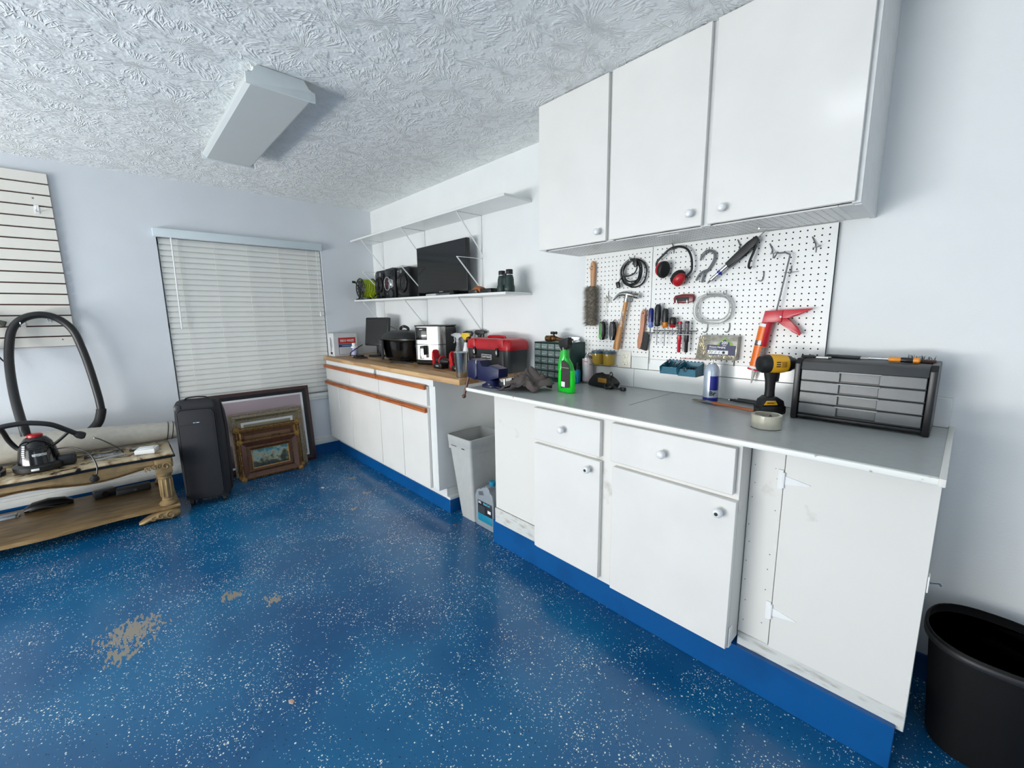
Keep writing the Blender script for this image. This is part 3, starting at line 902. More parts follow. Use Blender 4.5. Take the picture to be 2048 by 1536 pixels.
# speakers and stereo console
def woofer(par, cx, cz, y, r, cone):
    Mx = Matrix.Translation((cx, y, cz)) @ Matrix.Rotation(R(90), 4, 'X')
    wr = obj('woofer_ring', MB().lathe([(r * 0.86, 0.0), (r * 0.88, 0.012), (r * 0.96, 0.016), (r, 0.010), (r, 0.0)], 32, M=Mx, cap=False), M_BLACKG, par)
    obj('woofer_cone', MB().lathe([(r * 0.88, 0.012), (r * 0.80, 0.016), (r * 0.74, 0.008), (r * 0.30, -0.014), (r * 0.28, -0.010), (r * 0.2, 0.0), (r * 0.01, 0.008)], 32, M=Mx, cap=False), cone, wr)
def speaker(x, w, lab):
    t = T('speaker', lab, 'speaker', (x, -0.052, ZS(x)), 0, 'bookshelf speakers on the wall shelf')
    hw = w / 2
    m = MB()
    m.prism([(-hw, 0), (hw, 0), (hw, 0.268), (hw - 0.012, 0.280), (-hw + 0.03, 0.280), (-hw, 0.262)], 0.125, M=Matrix.Translation((0, 0.05, 0)) @ XZ, bev=0.003)
    obj('enclosure', m, M_BLACK, t)
    obj('front_baffle', MB().box((-hw + 0.004, -0.082, 0.004), (hw - 0.004, -0.074, 0.25), 0.006), M_BLACKG, t)
    woofer(t, 0, 0.140, -0.080, w * 0.42, M_RUB)
    obj('tweeter', MB().lathe([(0.020, 0), (0.020, 0.006), (0.012, 0.004), (0.001, 0.008)], 18, M=Matrix.Translation((0.03 if x < 0.7 else -0.02, -0.08, 0.240)) @ Matrix.Rotation(R(90), 4, 'X')), M_STEEL, t)
    obj('badge', MB().box((-hw + 0.015, -0.084, 0.245), (-hw + 0.05, -0.081, 0.252), 0.001), M_CHROME, t)
    return t
speaker(0.392, 0.185, 'black speaker with a round woofer, left of the chrome-ringed console')
speaker(0.862, 0.215, 'black speaker with a round woofer, beside the television')
cn = T('stereo_console', 'black stereo console with a chrome-ringed centre dial between the speakers', 'stereo', (0.598, -0.052, ZS(0.6)))
obj('console_body', MB().prism([(-0.105, 0.0), (0.105, 0.0), (0.105, 0.285), (0.07, 0.292), (-0.085, 0.286), (-0.105, 0.27)], 0.125, M=Matrix.Translation((0, 0.05, 0)) @ XZ, bev=0.003), M_BLACK, cn)
obj('display_panel', MB().box((-0.09, -0.078, 0.205), (0.09, -0.068, 0.27), 0.01), M_BLACKG, cn)
Mx = Matrix.Translation((-0.015, -0.072, 0.145)) @ Matrix.Rotation(R(90), 4, 'X')
obj('chrome_bezel', MB().prism([(0.02, 0.05), (0.09, 0.03), (0.09, -0.03), (0.02, -0.05), (-0.02, -0.03), (-0.02, 0.03)], 0.010, M=Mx, bev=0.002), M_CHROME, cn)
rg = obj('chrome_ring', MB().tube([Mx @ Vector((0.058 * math.cos(2 * PI * k / 32) - 0.02, 0.062 * math.sin(2 * PI * k / 32), 0.014)) for k in range(32)], 0.006, 8, closed=True), M_CHROME, cn)
obj('dial', MB().lathe([(0.054, 0.0), (0.050, 0.012), (0.03, 0.004), (0.012, 0.016), (0.001, 0.018)], 28, M=Mx @ Matrix.Translation((-0.02, 0, 0))), mat('dark_red_dial', (52, 14, 14), 0.25), cn)
obj('volume_knob', MB().lathe([(0.040, 0.0), (0.038, 0.02), (0.02, 0.024)], 24, M=Matrix.Translation((0.035, -0.07, 0.05)) @ Matrix.Rotation(R(90), 4, 'X')), M_DGREY, cn)
for k, (bx, bz) in enumerate(((0.03, 0.25), (0.055, 0.252), (0.06, 0.225), (-0.05, 0.05), (-0.03, 0.03), (-0.06, 0.08))):
    obj('button', MB().cyl((bx, -0.075, bz), (bx, -0.083, bz), 0.007, n=10), M_STEEL if k == 3 else M_DGREY, cn)
pw = T('power_adapter', 'small black power adapter on the shelf front edge under the reel', 'adapter', (0.34, -0.226, ZS(0.34)))
obj('adapter_case', MB().box((-0.03, -0.014, 0), (0.03, 0.014, 0.018), 0.004), M_BLACK, pw)
obj('adapter_lead', MB().tube(spline([(0.03, 0, 0.008), (0.08, -0.006, 0.004), (0.15, 0.002, 0.004), (0.22, -0.004, 0.004)], 5), 0.0025, 5), M_BLACK, pw)

# television
tv = T('television', 'flat black television standing on the lower wall shelf', 'television', (1.462, -0.105, ZS(1.46)))
obj('tv_body', MB().box((-0.362, -0.012, 0.028), (0.362, 0.022, 0.425), 0.004), M_BLACK, tv)
obj('screen', MB().box((-0.354, -0.0138, 0.046), (0.354, -0.0115, 0.418)), mat('tv_screen', (14, 15, 16), 0.09, var=0.02, spec=0.6), tv)
obj('rear_housing', MB().box((-0.25, 0.022, 0.06), (0.25, 0.07, 0.30), 0.02), M_BLACK, tv)
text('logo', 'SAMSUNG', 0.012, M_PAPER, face_y(0.0, -0.0135, 0.036), tv)
for s in (-1, 1):
    obj('stand_foot', MB().prism([(-0.02, 0), (0.02, 0), (0.006, 0.035), (-0.006, 0.035)], 0.17, M=Matrix.Translation((s * 0.24, 0.085, 0)) @ XZ, bev=0.002), M_BLACKG, tv)
obj('cable', MB().tube(spline([(0.22, 0.05, 0.03), (0.28, 0.0, 0.006), (0.30, -0.05, 0.005), (0.34, -0.06, 0.006)], 5), 0.003, 6), M_BLACK, tv)
tray = T('remote_control', 'light grey remote control lying under the television', 'remote', (1.48, -0.215, ZS(1.48)))
obj('remote_body', MB().box((-0.075, -0.018, 0), (0.075, 0.018, 0.016), 0.005), mat('light_grey_plastic', (176, 178, 176), 0.4), tray)
obj('remote_keys', MB().box((-0.055, -0.012, 0.0155), (0.02, 0.012, 0.018), 0.001), M_DGREY, tray)

# leather strap and black case, binoculars
le = T('leather_sheath', 'folded tan leather sheath on the shelf, right of the television', 'sheath', (2.02, -0.175, ZS(2.02)), R(8))
obj('leather_fold', MB().loft([[(x_, 0.035 * math.cos(a), 0.004 + h + h * math.sin(a)) for a in [2 * PI * k / 12 for k in range(12)]] for x_, h in ((-0.055, 0.008), (-0.03, 0.018), (0.0, 0.026), (0.035, 0.024), (0.055, 0.020))]), mat('tan_leather', (156, 92, 48), 0.55, var=0.15, bump=0.4), le)
obj('dark_pocket', MB().box((-0.05, -0.04, 0.0), (0.035, -0.028, 0.028), 0.004), M_BLACK, le)
obj('snap', MB().cyl((0.02, -0.041, 0.016), (0.02, -0.043, 0.016), 0.005, n=10), M_GOLDB, le)
bc = T('flat_case', 'flat black case lying between leather sheath and binoculars', 'case', (2.145, -0.16, ZS(2.15)))
obj('case_body', MB().box((-0.06, -0.045, 0), (0.06, 0.045, 0.026), 0.004), M_BLACK, bc)
obj('case_lid', MB().box((-0.058, -0.043, 0.0255), (0.058, 0.043, 0.032), 0.003), M_RUB, bc)
bi = T('binoculars', 'dark green binoculars standing upright near the right end of the shelf', 'binoculars', (2.315, -0.165, ZS(2.32)))
M_BINO = mat('dark_green_rubber', (26, 46, 42), 0.5, var=0.1, bump=0.2)
for s, off in ((-1, 0.0), (1, 0.004)):
    b = obj('barrel', MB().lathe([(0.034, 0.0), (0.036, 0.004), (0.036, 0.035), (0.031, 0.05), (0.030, 0.085), (0.025, 0.105), (0.023, 0.112)], 24, M=Matrix.Translation((s * 0.037, 0, 0))), M_BINO, bi)
    obj('silver_ring', MB().lathe([(0.0225, 0.111), (0.0225, 0.117)], 20, M=Matrix.Translation((s * 0.037, 0, 0))), M_CHROME, b)
    obj('eyecup', MB().lathe([(0.022, 0.116), (0.0235, 0.120), (0.0235, 0.141 + off), (0.021, 0.145 + off), (0.012, 0.142)], 24, M=Matrix.Translation((s * 0.037, 0, 0))), M_RUB, b)
obj('hinge_bridge', MB().box((-0.02, -0.018, 0.045), (0.02, 0.014, 0.10), 0.008), M_BINO, bi)
obj('focus_wheel', MB().lathe([(0.013, 0.098), (0.015, 0.10), (0.015, 0.122), (0.012, 0.125)], 18, M=Matrix.Translation((0, -0.004, 0))), M_RUB, bi)
obj('pale_badge', MB().box((0.030, -0.0372, 0.017), (0.046, -0.0355, 0.022), 0.001), M_STEEL, bi)

# ================================================================== things on the butcher block
# box
bx = T('cardboard_box', 'white product box with red and blue label beside the window', 'box', (0.085, -0.425, ZB))
M_CARD = mat('white_card', (206, 208, 210), 0.6, var=0.05, scale=12)
obj('carton', MB().box((-0.078, -0.125, 0), (0.078, 0.115, 0.232), 0.002, 1), M_CARD, bx)
obj('top_flap', MB().box((-0.078, -0.125, 0.233), (0.078, -0.002, 0.2345)).box((-0.079, 0.0, 0.2335), (0.078, 0.115, 0.235)), M_CARD, bx, kind='stuff')
X = 0.0788
obj('red_label', MB().box((0.078, -0.075, 0.125), (X, 0.095, 0.188)), mat('red_print', (186, 54, 44), 0.5), bx, label='red label panel')
obj('blue_label', MB().box((0.078, -0.075, 0.092), (X, 0.095, 0.122)), mat('blue_print', (36, 62, 110), 0.5), bx, label='dark blue label stripe')
obj('label_frame', MB().box((0.078, -0.078, 0.022), (X, -0.075, 0.19)).box((0.078, 0.095, 0.022), (X, 0.098, 0.19)).box((0.078, -0.078, 0.019), (X, 0.098, 0.022)), M_NAVY, bx, kind='stuff')
text('lettering', 'RIDO WAZE', 0.032, M_PAPER, face_x(X, 0.010, 0.156), bx, sx=0.78, bold=True)
obj('pale_line', MB().box((0.078, -0.045, 0.104), (X + 0.0003, 0.06, 0.110)), mat('pale_blue_print', (150, 176, 200), 0.5), bx)
lines = MB()
for k in range(4):
    lines.box((0.078, -0.055, 0.036 + k * 0.014), (X, 0.07, 0.038 + k * 0.014))
obj('small_print', lines, M_INK, bx, kind='stuff')
pr = MB()
pr.box((-0.01, -0.1262, 0.05), (0.004, -0.1255, 0.19)).box((-0.02, -0.1262, 0.02), (0.03, -0.1255, 0.045)).box((0.02, -0.1262, 0.09), (0.028, -0.1255, 0.17))
obj('side_print', pr, M_INK, bx, kind='stuff')
# white bottle
pb = T('pill_bottle', 'white plastic bottle with violet label in front of the box', 'bottle', (0.262, -0.385, ZB))
obj('bottle_body', MB().lathe([(0.030, 0), (0.033, 0.004), (0.033, 0.092), (0.028, 0.102), (0.018, 0.108), (0.018, 0.113)], 24), M_PAPER, pb)
obj('wrap_label', MB().lathe([(0.0334, 0.018), (0.0334, 0.086)], 24, cap=False), mat('violet_label', (96, 98, 164), 0.35, c2=(196, 198, 222), scale=14), pb)
obj('cap', MB().lathe([(0.021, 0.110), (0.0215, 0.113), (0.0215, 0.132), (0.019, 0.134)], 24), M_PAPER, pb)
# monitor
mo = T('computer_monitor', 'small black square computer monitor on the butcher block', 'monitor', (0.445, -0.225, ZB), R(24))
tl = Matrix.Translation((0, 0, 0.105)) @ Matrix.Rotation(R(-8), 4, 'X')
obj('bezel', MB().box((-0.145, -0.018, 0.0), (0.145, 0.018, 0.283), 0.010, M=tl), M_BLACK, mo)
obj('screen', MB().box((-0.130, -0.0195, 0.02), (0.130, -0.0175, 0.262), M=tl), mat('monitor_screen', (30, 31, 32), 0.25), mo)
obj('stand_neck', MB().box((-0.03, 0.02, 0.02), (0.03, 0.05, 0.20), 0.008), M_BLACK, mo)
obj('stand_base', MB().lathe([(0.095, 0), (0.098, 0.006), (0.09, 0.014), (0.02, 0.022)], 28, sy=0.8), M_BLACK, mo)
obj('rear_arm', MB().tube([(0.10, 0.02, 0.315), (0.16, 0.05, 0.29), (0.205, 0.06, 0.265)], 0.005, 6), M_BLACK, mo)
cb = T('cable_bundle', 'tangle of black cables and adapter between bottle and roaster', 'cables', (0.47, -0.45, ZB))
m = MB()
r2 = random.Random(3)
for k in range(4):
    pts = []
    for j in range(9):
        pts.append((-0.11 + 0.030 * j + r2.uniform(-.015, .015), r2.uniform(-0.05, 0.06), 0.005 + (r2.uniform(0.0, 0.022) if 0 < j < 8 else 0)))
    m.tube(spline(pts, 5), 0.0036, 5)
obj('cable_coil', m, M_BLACK, cb, kind='stuff')
obj('adapter_brick', MB().box((-0.04, 0.0, 0.0), (0.05, 0.05, 0.03), 0.006), M_BLACK, cb)
obj('signal_cable', MB().tube(spline([(-0.11, -0.02, 0.02), (-0.115, -0.01, 0.05), (-0.10, 0.05, 0.09), (-0.09, 0.10, 0.12)], 6), 0.005, 6), M_BLACK, cb)

# roaster oven
ro = T('roaster_oven', 'large oval black roaster oven with domed lid', 'roaster', (1.01, -0.225, ZB))
def oval(prof, sy=0.60, n=44, pw=0.72):
    return MB().lathe(prof, n, sy=sy, pw=pw)
obj('roaster_body', oval([(0.20, 0.012), (0.225, 0.02), (0.262, 0.165), (0.268, 0.185), (0.275, 0.192)]), M_BLACKG, ro, smooth=50)
obj('roaster_rim', oval([(0.272, 0.19), (0.283, 0.192), (0.283, 0.204), (0.262, 0.208)]), M_BLACK, ro, smooth=50)
ld = obj('lid', oval([(0.262, 0.206), (0.255, 0.222), (0.21, 0.252), (0.14, 0.270), (0.05, 0.276), (0.01, 0.276)]), M_BLACK, ro, smooth=50)
obj('lid_handle', MB().tube(spline([(-0.07, 0, 0.268), (-0.06, 0, 0.292), (0, 0, 0.305), (0.06, 0, 0.292), (0.07, 0, 0.268)], 6), 0.013, 8, flat=1.0), M_RUB, ld)
obj('handle_bolt', MB().cyl((0.0, -0.014, 0.300), (0, -0.008, 0.300), 0.006, n=10), M_CHROME, ld)
pn = obj('control_panel', MB().prism([(-0.105, 0.015), (0.105, 0.015), (0.125, 0.188), (-0.125, 0.188)], 0.02, M=Matrix.Translation((-0.165, -0.142, 0)) @ Matrix.Rotation(R(-20), 4, 'Z') @ XZ, bev=0.003), M_DGREY, ro)
Mp = Matrix.Translation((-0.165, -0.162, 0)) @ Matrix.Rotation(R(-20), 4, 'Z')
for dx, dz, r_ in ((-0.045, 0.055, 0.020), (0.045, 0.055, 0.020)):
    obj('dial', MB().lathe([(r_ * 1.2, 0), (r_ * 1.2, 0.002), (r_, 0.004), (r_ * 0.8, 0.018)], 18, M=Mp @ Matrix.Translation((dx, 0, dz)) @ Matrix.Rotation(R(90), 4, 'X')), M_BLACKG, pn)
obj('badge', MB().box((-0.02, -0.003, 0.135), (0.02, 0.0, 0.15), 0.001, M=Mp), M_CHROME, pn)
for dx, dz in ((0.06, 0.10), (0.075, 0.02)):
    obj('indicator', MB().cyl(Mp @ Vector((dx, 0, dz)), Mp @ Vector((dx, -0.003, dz)), 0.004, n=8), M_CHROME, pn)
for a in (-1, 1):
    obj('side_handle', MB().box((a * 0.268 - 0.02, -0.05, 0.13), (a * 0.268 + 0.02, 0.05, 0.155), 0.008), M_RUB, ro)
for a in (-1, 1):
    for b in (-1, 1):
        obj('foot', MB().cyl((a * 0.14, b * 0.08, 0), (a * 0.14, b * 0.08, 0.014), 0.014, n=10), M_RUB, ro)
# loose cord loop on block
lc = obj('extension_cord', MB().tube(spline([(1.28, -0.34, ZB + 0.005), (1.20, -0.40, ZB + 0.005), (1.12, -0.44, ZB + 0.005), (1.10, -0.40, ZB + 0.005), (1.16, -0.36, ZB + 0.005), (1.28, -0.31, ZB + 0.005)], 8), 0.0045, 7), M_BLACK, at=(1.2, -0.38, ZB), w=True)
tag(lc, 'black power cord looped on the butcher block before the roaster', 'cord')

# air fryer
af = T('air_fryer', 'stainless steel and black air fryer between roaster and spray bottles', 'air fryer', (1.470, -0.192, ZB), R(24))
obj('fryer_shell', MB().box((-0.128, -0.128, 0.012), (0.128, 0.135, 0.318), 0.03, 4), M_BLACK, af)
def wrap(z0, z1, r=0.04, w=0.131, n=8):
    pts = []
    for i in range(n + 1):
        a = PI + (PI / 2) * i / n
        pts.append((-w + r + r * math.cos(a), -w + r + r * math.sin(a)))
    for i in range(n + 1):
        a = 1.5 * PI + (PI / 2) * i / n
        pts.append((w - r + r * math.cos(a), -w + r + r * math.sin(a)))
    pts = [(-w, -0.06)] + pts + [(w, -0.06)]
    inner = [(x_ * 0.97, y_ * 0.97) for x_, y_ in reversed(pts)]
    m = MB()
    poly = pts + inner
    m.prism(poly, z1 - z0, M=Matrix.Translation((0, 0, z0)))
    return m
obj('upper_steel_wrap', wrap(0.172, 0.312), M_STEEL, af, smooth=30, label='brushed steel upper front')
dwr = obj('basket_drawer', wrap(0.045, 0.166), M_STEEL, af, smooth=30, label='brushed steel basket front')
obj('touch_panel', MB().box((-0.105, -0.1345, 0.205), (0.0, -0.130, 0.306), 0.0015), M_BLACKG, af)
obj('logo', MB().box((-0.07, -0.1352, 0.288), (-0.04, -0.1343, 0.292)), M_PAPER, af)
obj('basket_handle', MB().box((-0.045, -0.175, 0.085), (-0.005, -0.13, 0.160), 0.008), M_BLACK, dwr)
obj('handle_inlay', MB().box((-0.043, -0.1765, 0.055), (-0.007, -0.172, 0.14), 0.001), M_STEEL, dwr)
obj('base_ring', MB().box((-0.125, -0.125, 0.0), (0.125, 0.13, 0.044), 0.025, 3), M_RUB, af)
obj('top_plate', MB().box((-0.125, -0.125, 0.312), (0.125, 0.13, 0.322), 0.01), M_BLACK, af)

# spray bottles
def trigger(par, z, mt, s=1.0, mt2=None):
    # head pointing -x, trigger on the -x side
    h = obj('trigger_head', MB().prism([(-0.052 * s, 0.030 * s), (-0.046 * s, 0.050 * s), (-0.02 * s, 0.058 * s), (0.030 * s, 0.056 * s), (0.044 * s, 0.040 * s), (0.034 * s, 0.022 * s), (0.014 * s, 0.020 * s), (0.014 * s, 0.0), (-0.012 * s, 0.0), (-0.014 * s, 0.026 * s)], 0.024 * s, M=Matrix.Translation((0, 0.012 * s, z)) @ XZ, bev=0.003 * s), mt, par)
    obj('trigger', MB().tube(spline([(-0.030 * s, 0, z + 0.032 * s), (-0.036 * s, 0, z + 0.014 * s), (-0.032 * s, 0, z - 0.004 * s), (-0.042 * s, 0, z - 0.024 * s)], 5), 0.0055 * s, 6), mt2 or mt, h)
    obj('nozzle', MB().cyl((-0.050 * s, 0, z + 0.040 * s), (-0.064 * s, 0, z + 0.040 * s), 0.009 * s, n=10), mt2 or mt, h)
    obj('collar', MB().lathe([(0.016 * s, z - 0.016 * s), (0.0165 * s, z - 0.014 * s), (0.0165 * s, z + 0.002 * s), (0.012 * s, z + 0.004 * s)], 18), mt2 or mt, par)
def spray(x, y, lab, body, head, rz, h=0.205, r=0.032, head2=None, kind='round', s=1.0):
    t = T('spray_bottle', lab, 'spray bottle', (x, y, ZB), rz, 'spray bottles beside the toolbox')
    obj('bottle_body', MB().lathe([(r * 0.92, 0), (r, 0.005), (r, h * 0.52), (r * 0.86, h * 0.64), (r * 0.55, h * 0.84), (r * 0.42, h * 0.94), (r * 0.42, h)], 24, sy=0.85), body, t)
    trigger(t, h + 0.012, head, s, head2)
    return t
M_CLEAR = mat('clear_plastic', (214, 218, 220), 0.18, trans=0.75)
M_YEL = mat('yellow_plastic', (214, 176, 36), 0.4)
PIR = PI
spray(1.690, -0.125, 'clear spray bottle with a translucent head beside the air fryer', M_CLEAR, mat('frosted_plastic', (190, 194, 196), 0.35, trans=0.3), PIR * 0.0 + 0.3, 0.19)
t = spray(1.757, -0.065, 'black-headed dark spray bottle between the clear and the yellow one', M_BLACK, M_BLACK, 0.1, 0.205)
lab_ = MB()
for k in range(5):
    lab_.cyl((-0.005, -0.0285, 0.045 + k * 0.018), (-0.005, -0.0275, 0.045 + k * 0.018), 0.005, n=8)
obj('label_print', lab_, M_RED, t, kind='stuff')
t = spray(1.835, -0.155, 'white spray bottle with a yellow head behind the steel tumbler', M_PAPER, M_YEL, PI + 0.2, 0.195, head2=M_BLACK)
spray(1.870, -0.045, 'spray bottle with black head standing behind the red toolbox', mat('smoke_bottle', (60, 62, 66), 0.3), M_BLACK, PI + 0.3, 0.215)
rc = obj('red_cap_bottle', MB().lathe([(0.026, 0), (0.028, 0.004), (0.028, 0.10), (0.02, 0.118), (0.012, 0.125)], 20), M_DGREY, at=(2.150, -0.42, ZB))
obj('cap', MB().lathe([(0.019, 0.115), (0.020, 0.118), (0.019, 0.150), (0.014, 0.154)], 18), mat('translucent_red', (196, 40, 34), 0.3), rc, label='red cap')
tag(rc, 'dark bottle with a red cap just behind the steel tumbler', 'bottle')

# red and black cordless tools
def tool(x, y, rz, lab, fl=1):
    t = T('cordless_tool', lab, 'power tool', (x, y, ZB), rz, 'red and black cordless tools')
    Mf = Matrix.Translation((0, 0.028, 0)) @ XZ
    obj('battery', MB().box((-0.06, -0.036, 0.0), (0.055, 0.036, 0.040), 0.008), M_BLACK, t)
    text('lettering', 'BAUER', 0.013, M_PAPER, face_y(0.0, -0.0365, 0.020), t, bold=True)
    obj('grip', MB().prism([(-0.085, 0.035), (-0.040, 0.035), (-0.072, 0.080), (-0.070, 0.128), (-0.082, 0.140), (-0.098, 0.118), (-0.104, 0.07)], 0.052, M=Mf, bev=0.008), M_RED, t, label='red grip')
    obj('grip_back', MB().prism([(-0.095, 0.008), (-0.055, 0.002), (-0.085, 0.05), (-0.100, 0.06)], 0.048, M=Mf, bev=0.004), M_RED, t)
    obj('motor_housing', MB().loft([[(x_, r_ * math.cos(a) - 0.0, 0.058 + r_ * 0.8 * math.sin(a)) for a in [2 * PI * k / 14 for k in range(14)]] for x_, r_ in ((-0.05, 0.02), (-0.03, 0.034), (0.03, 0.036), (0.07, 0.030), (0.10, 0.018), (0.115, 0.012))]), M_BLACK, t)
    obj('collar', MB().cyl((0.02, 0, 0.06), (0.035, 0, 0.06), 0.037, n=16), M_RED, t)
    return t
tool(1.765, -0.345, R(-2), 'red and black cordless tool lying in front of the air fryer')
tool(2.010, -0.345, R(4), 'red and black cordless tool half hidden behind the steel tumbler')
# tumbler
tu = T('steel_tumbler', 'brushed steel tumbler on the corner of the butcher block', 'tumbler', (2.272, -0.525, ZB))
obj('tumbler_cup', MB().lathe([(0.001, 0.0), (0.034, 0.0), (0.0355, 0.003), (0.047, 0.160), (0.0485, 0.163), (0.0475, 0.166), (0.0455, 0.163), (0.034, 0.008), (0.001, 0.006)], 36, cap=False), M_STEEL, tu, smooth=40)

# toolbox
tb = T('toolbox', 'red and black plastic toolbox with two latches against the wall', 'toolbox', (2.165, -0.125, ZB))
def rrect(hx, hy, r, n=6):
    out = []
    for cx, cy, a0 in ((hx - r, hy - r, 0), (-hx + r, hy - r, 90), (-hx + r, -hy + r, 180), (hx - r, -hy + r, 270)):
        for k in range(n + 1):
            a = R(a0 + 90 * k / n)
            out.append((cx + r * math.cos(a), cy + r * math.sin(a)))
    return out
def stack(levels):
    m = MB()
    m.loft([[(x_, y_, z) for x_, y_ in rrect(hx, hy, r)] for hx, hy, r, z in levels])
    return m
obj('toolbox_base', stack([(0.222, 0.088, 0.03, 0.0), (0.226, 0.092, 0.03, 0.006), (0.236, 0.100, 0.032, 0.160)]), M_DGREY, tb)
lid = obj('toolbox_lid', stack([(0.240, 0.104, 0.034, 0.158), (0.242, 0.106, 0.034, 0.172), (0.236, 0.100, 0.034, 0.212), (0.222, 0.086, 0.034, 0.228), (0.20, 0.06, 0.03, 0.234)]), M_RED, tb, label='red lid')
for sx in (-1, 1):
    obj('lid_rib', MB().box((sx * 0.155 - 0.033, -0.109, 0.162), (sx * 0.155 + 0.033, 0.10, 0.232), 0.012), M_RED, lid)
    obj('base_rib', MB().box((sx * 0.155 - 0.030, -0.104, 0.004), (sx * 0.155 + 0.030, 0.0, 0.156), 0.008), M_DGREY, tb)
    lt = obj('latch', MB().box((sx * 0.125 - 0.012, -0.116, 0.112), (sx * 0.125 + 0.012, -0.102, 0.172), 0.004), M_BLACKG, tb)
    obj('latch_plate', MB().box((sx * 0.125 - 0.007, -0.118, 0.118), (sx * 0.125 + 0.007, -0.1155, 0.152), 0.003), M_CHROME, lt)
obj('carry_handle', MB().tube(spline([(-0.09, 0, 0.232), (-0.08, 0, 0.243), (0, 0, 0.246), (0.08, 0, 0.243), (0.09, 0, 0.232)], 6), 0.010, 8), M_RED, lid)
pl = obj('name_plate', MB().box((-0.055, -0.1025, 0.085), (0.055, -0.096, 0.122), 0.002), M_PAPER, tb)
obj('plate_face', MB().box((-0.051, -0.1035, 0.089), (0.051, -0.102, 0.118), 0.001), M_INK, pl)
text('lettering', 'CRAFTSMAN', 0.021, M_PAPER, face_y(0.0, -0.1036, 0.1035), pl, sx=0.80, bold=True)

# ================================================================== things on the white workbench
# vise
vi = T('bench_vise', 'dark blue bench vise clamped at the left end of the workbench', 'vise', (2.625, -0.555, ZC))
M_VISE = mat('dark_blue_enamel', (20, 27, 68), 0.35, var=0.15, scale=30)
obj('swivel_base', stack([(0.062, 0.058, 0.04, 0.0), (0.062, 0.058, 0.04, 0.012), (0.046, 0.044, 0.036, 0.020), (0.034, 0.034, 0.03, 0.040)]), M_VISE, vi)
obj('base_ear', MB().box((0.03, -0.035, 0.0), (0.095, 0.05, 0.011), 0.005), M_VISE, vi)
obj('bolt', MB().cyl((0.015, -0.045, 0.012), (0.015, -0.045, 0.024), 0.008, n=6), M_STEEL, vi)
obj('bolt', MB().cyl((0.075, 0.02, 0.011), (0.075, 0.02, 0.05), 0.006, n=8), M_STEEL, vi)
obj('vise_body', MB().prism([(-0.045, 0.030), (0.03, 0.030), (0.140, 0.062), (0.143, 0.112), (0.06, 0.128), (0.045, 0.112), (-0.01, 0.112), (-0.018, 0.150), (-0.055, 0.152), (-0.055, 0.06)], 0.075, M=Matrix.Translation((-0.055, 0.038, 0)) @ XZ, bev=0.006), M_VISE, vi)
obj('front_jaw', MB().prism([(-0.155, 0.040), (-0.085, 0.030), (-0.062, 0.055), (-0.062, 0.150), (-0.115, 0.155), (-0.150, 0.135), (-0.158, 0.09)], 0.085, M=Matrix.Translation((-0.045, 0.043, 0)) @ XZ, bev=0.008), M_VISE, vi)
obj('jaw_plate', MB().box((-0.108, -0.045, 0.122), (-0.1045, 0.045, 0.152), 0.001), M_STEEL, vi)
obj('jaw_plate', MB().box((-0.112, -0.0432, 0.1225), (-0.1085, 0.043, 0.152), 0.001), M_STEEL, vi)
obj('screw_shaft', MB().cyl((-0.222, 0, 0.070), (-0.18, 0, 0.070), 0.012, n=14).cyl((-0.235, 0, 0.070), (-0.218, 0, 0.070), 0.018, n=14), M_WIRE, vi)
hd = obj('handle_bar', MB().tube([(-0.226, 0.006, 0.080), (-0.252, -0.030, -0.085)], 0.0085, 8), mat('rusty_steel', (98, 72, 64), 0.5, 0.5), vi)
obj('handle_knob', MB().ball((-0.2525, -0.031, -0.088), 0.0135, n=10), mat('rusty_steel'), hd)
obj('handle_knob', MB().ball((-0.225, 0.008, 0.085), 0.011, n=10), mat('rusty_steel'), hd)

# rag
def rag():
    bm = bmesh.new()
    n = 34
    g = []
    for i in range(n):
        row = []
        for j in range(n):
            u = i / (n - 1) * 2 - 1; v = j / (n - 1) * 2 - 1
            rr = math.hypot(u, v)
            ang = math.atan2(v, u)
            lim = 1.0 + 0.22 * math.sin(ang * 3 + 1) + 0.1 * math.sin(ang * 7)
            x_ = u * 0.118 * lim + 0.02 * noise.noise((u * 2, v * 2, 1))
            y_ = v * 0.10 * lim
            f = max(0.0, 1 - rr / 1.25)
            z_ = 0.004 + 0.125 * (f ** 0.75) * (0.75 + 0.7 * noise.noise((u * 1.6 + 3, v * 1.6, 2))) + 0.022 * f ** 0.3 * abs(noise.noise((u * 4, v * 3.2 + u * 2, 5))) * 2
            if u < -0.2: z_ *= 0.75
            row.append(bm.verts.new((x_, y_, max(0.002, z_))))
        g.append(row)
    for i in range(n - 1):
        for j in range(n - 1):
            bm.faces.new((g[i][j], g[i + 1][j], g[i + 1][j + 1], g[i][j + 1]))
    m = MB(); m.bm.free(); m.bm = bm
    return m
rg_ = obj('shop_rag', rag(), mat('brown_grey_cloth', (84, 76, 74), 0.85, var=0.12, scale=14, bump=0.5, bscale=500), at=(2.835, -0.490, ZC), rz=R(12), smooth=80)
sm_ = rg_.modifiers.new('thick', 'SOLIDIFY'); sm_.thickness = 0.003; sm_.offset = 1
tag(rg_, 'crumpled brown-grey rag between the vise and green spray bottle', 'rag')
hm = T('cloth_fold', 'dark maroon cloth end sticking out left of the grey rag', 'rag', (2.655, -0.395, ZC), R(-20))
obj('folded_end', MB().ball((0, 0, 0.022), 0.03, (1.2, 0.8, 0.72), 14), mat('maroon_cloth', (66, 46, 48), 0.85, bump=0.4), hm)
obj('hem', MB().tube(spline([(-0.034, -0.008, 0.012), (-0.02, -0.022, 0.03), (0.01, -0.024, 0.034), (0.034, -0.012, 0.02)], 5), 0.004, 6), mat('maroon_cloth'), hm)

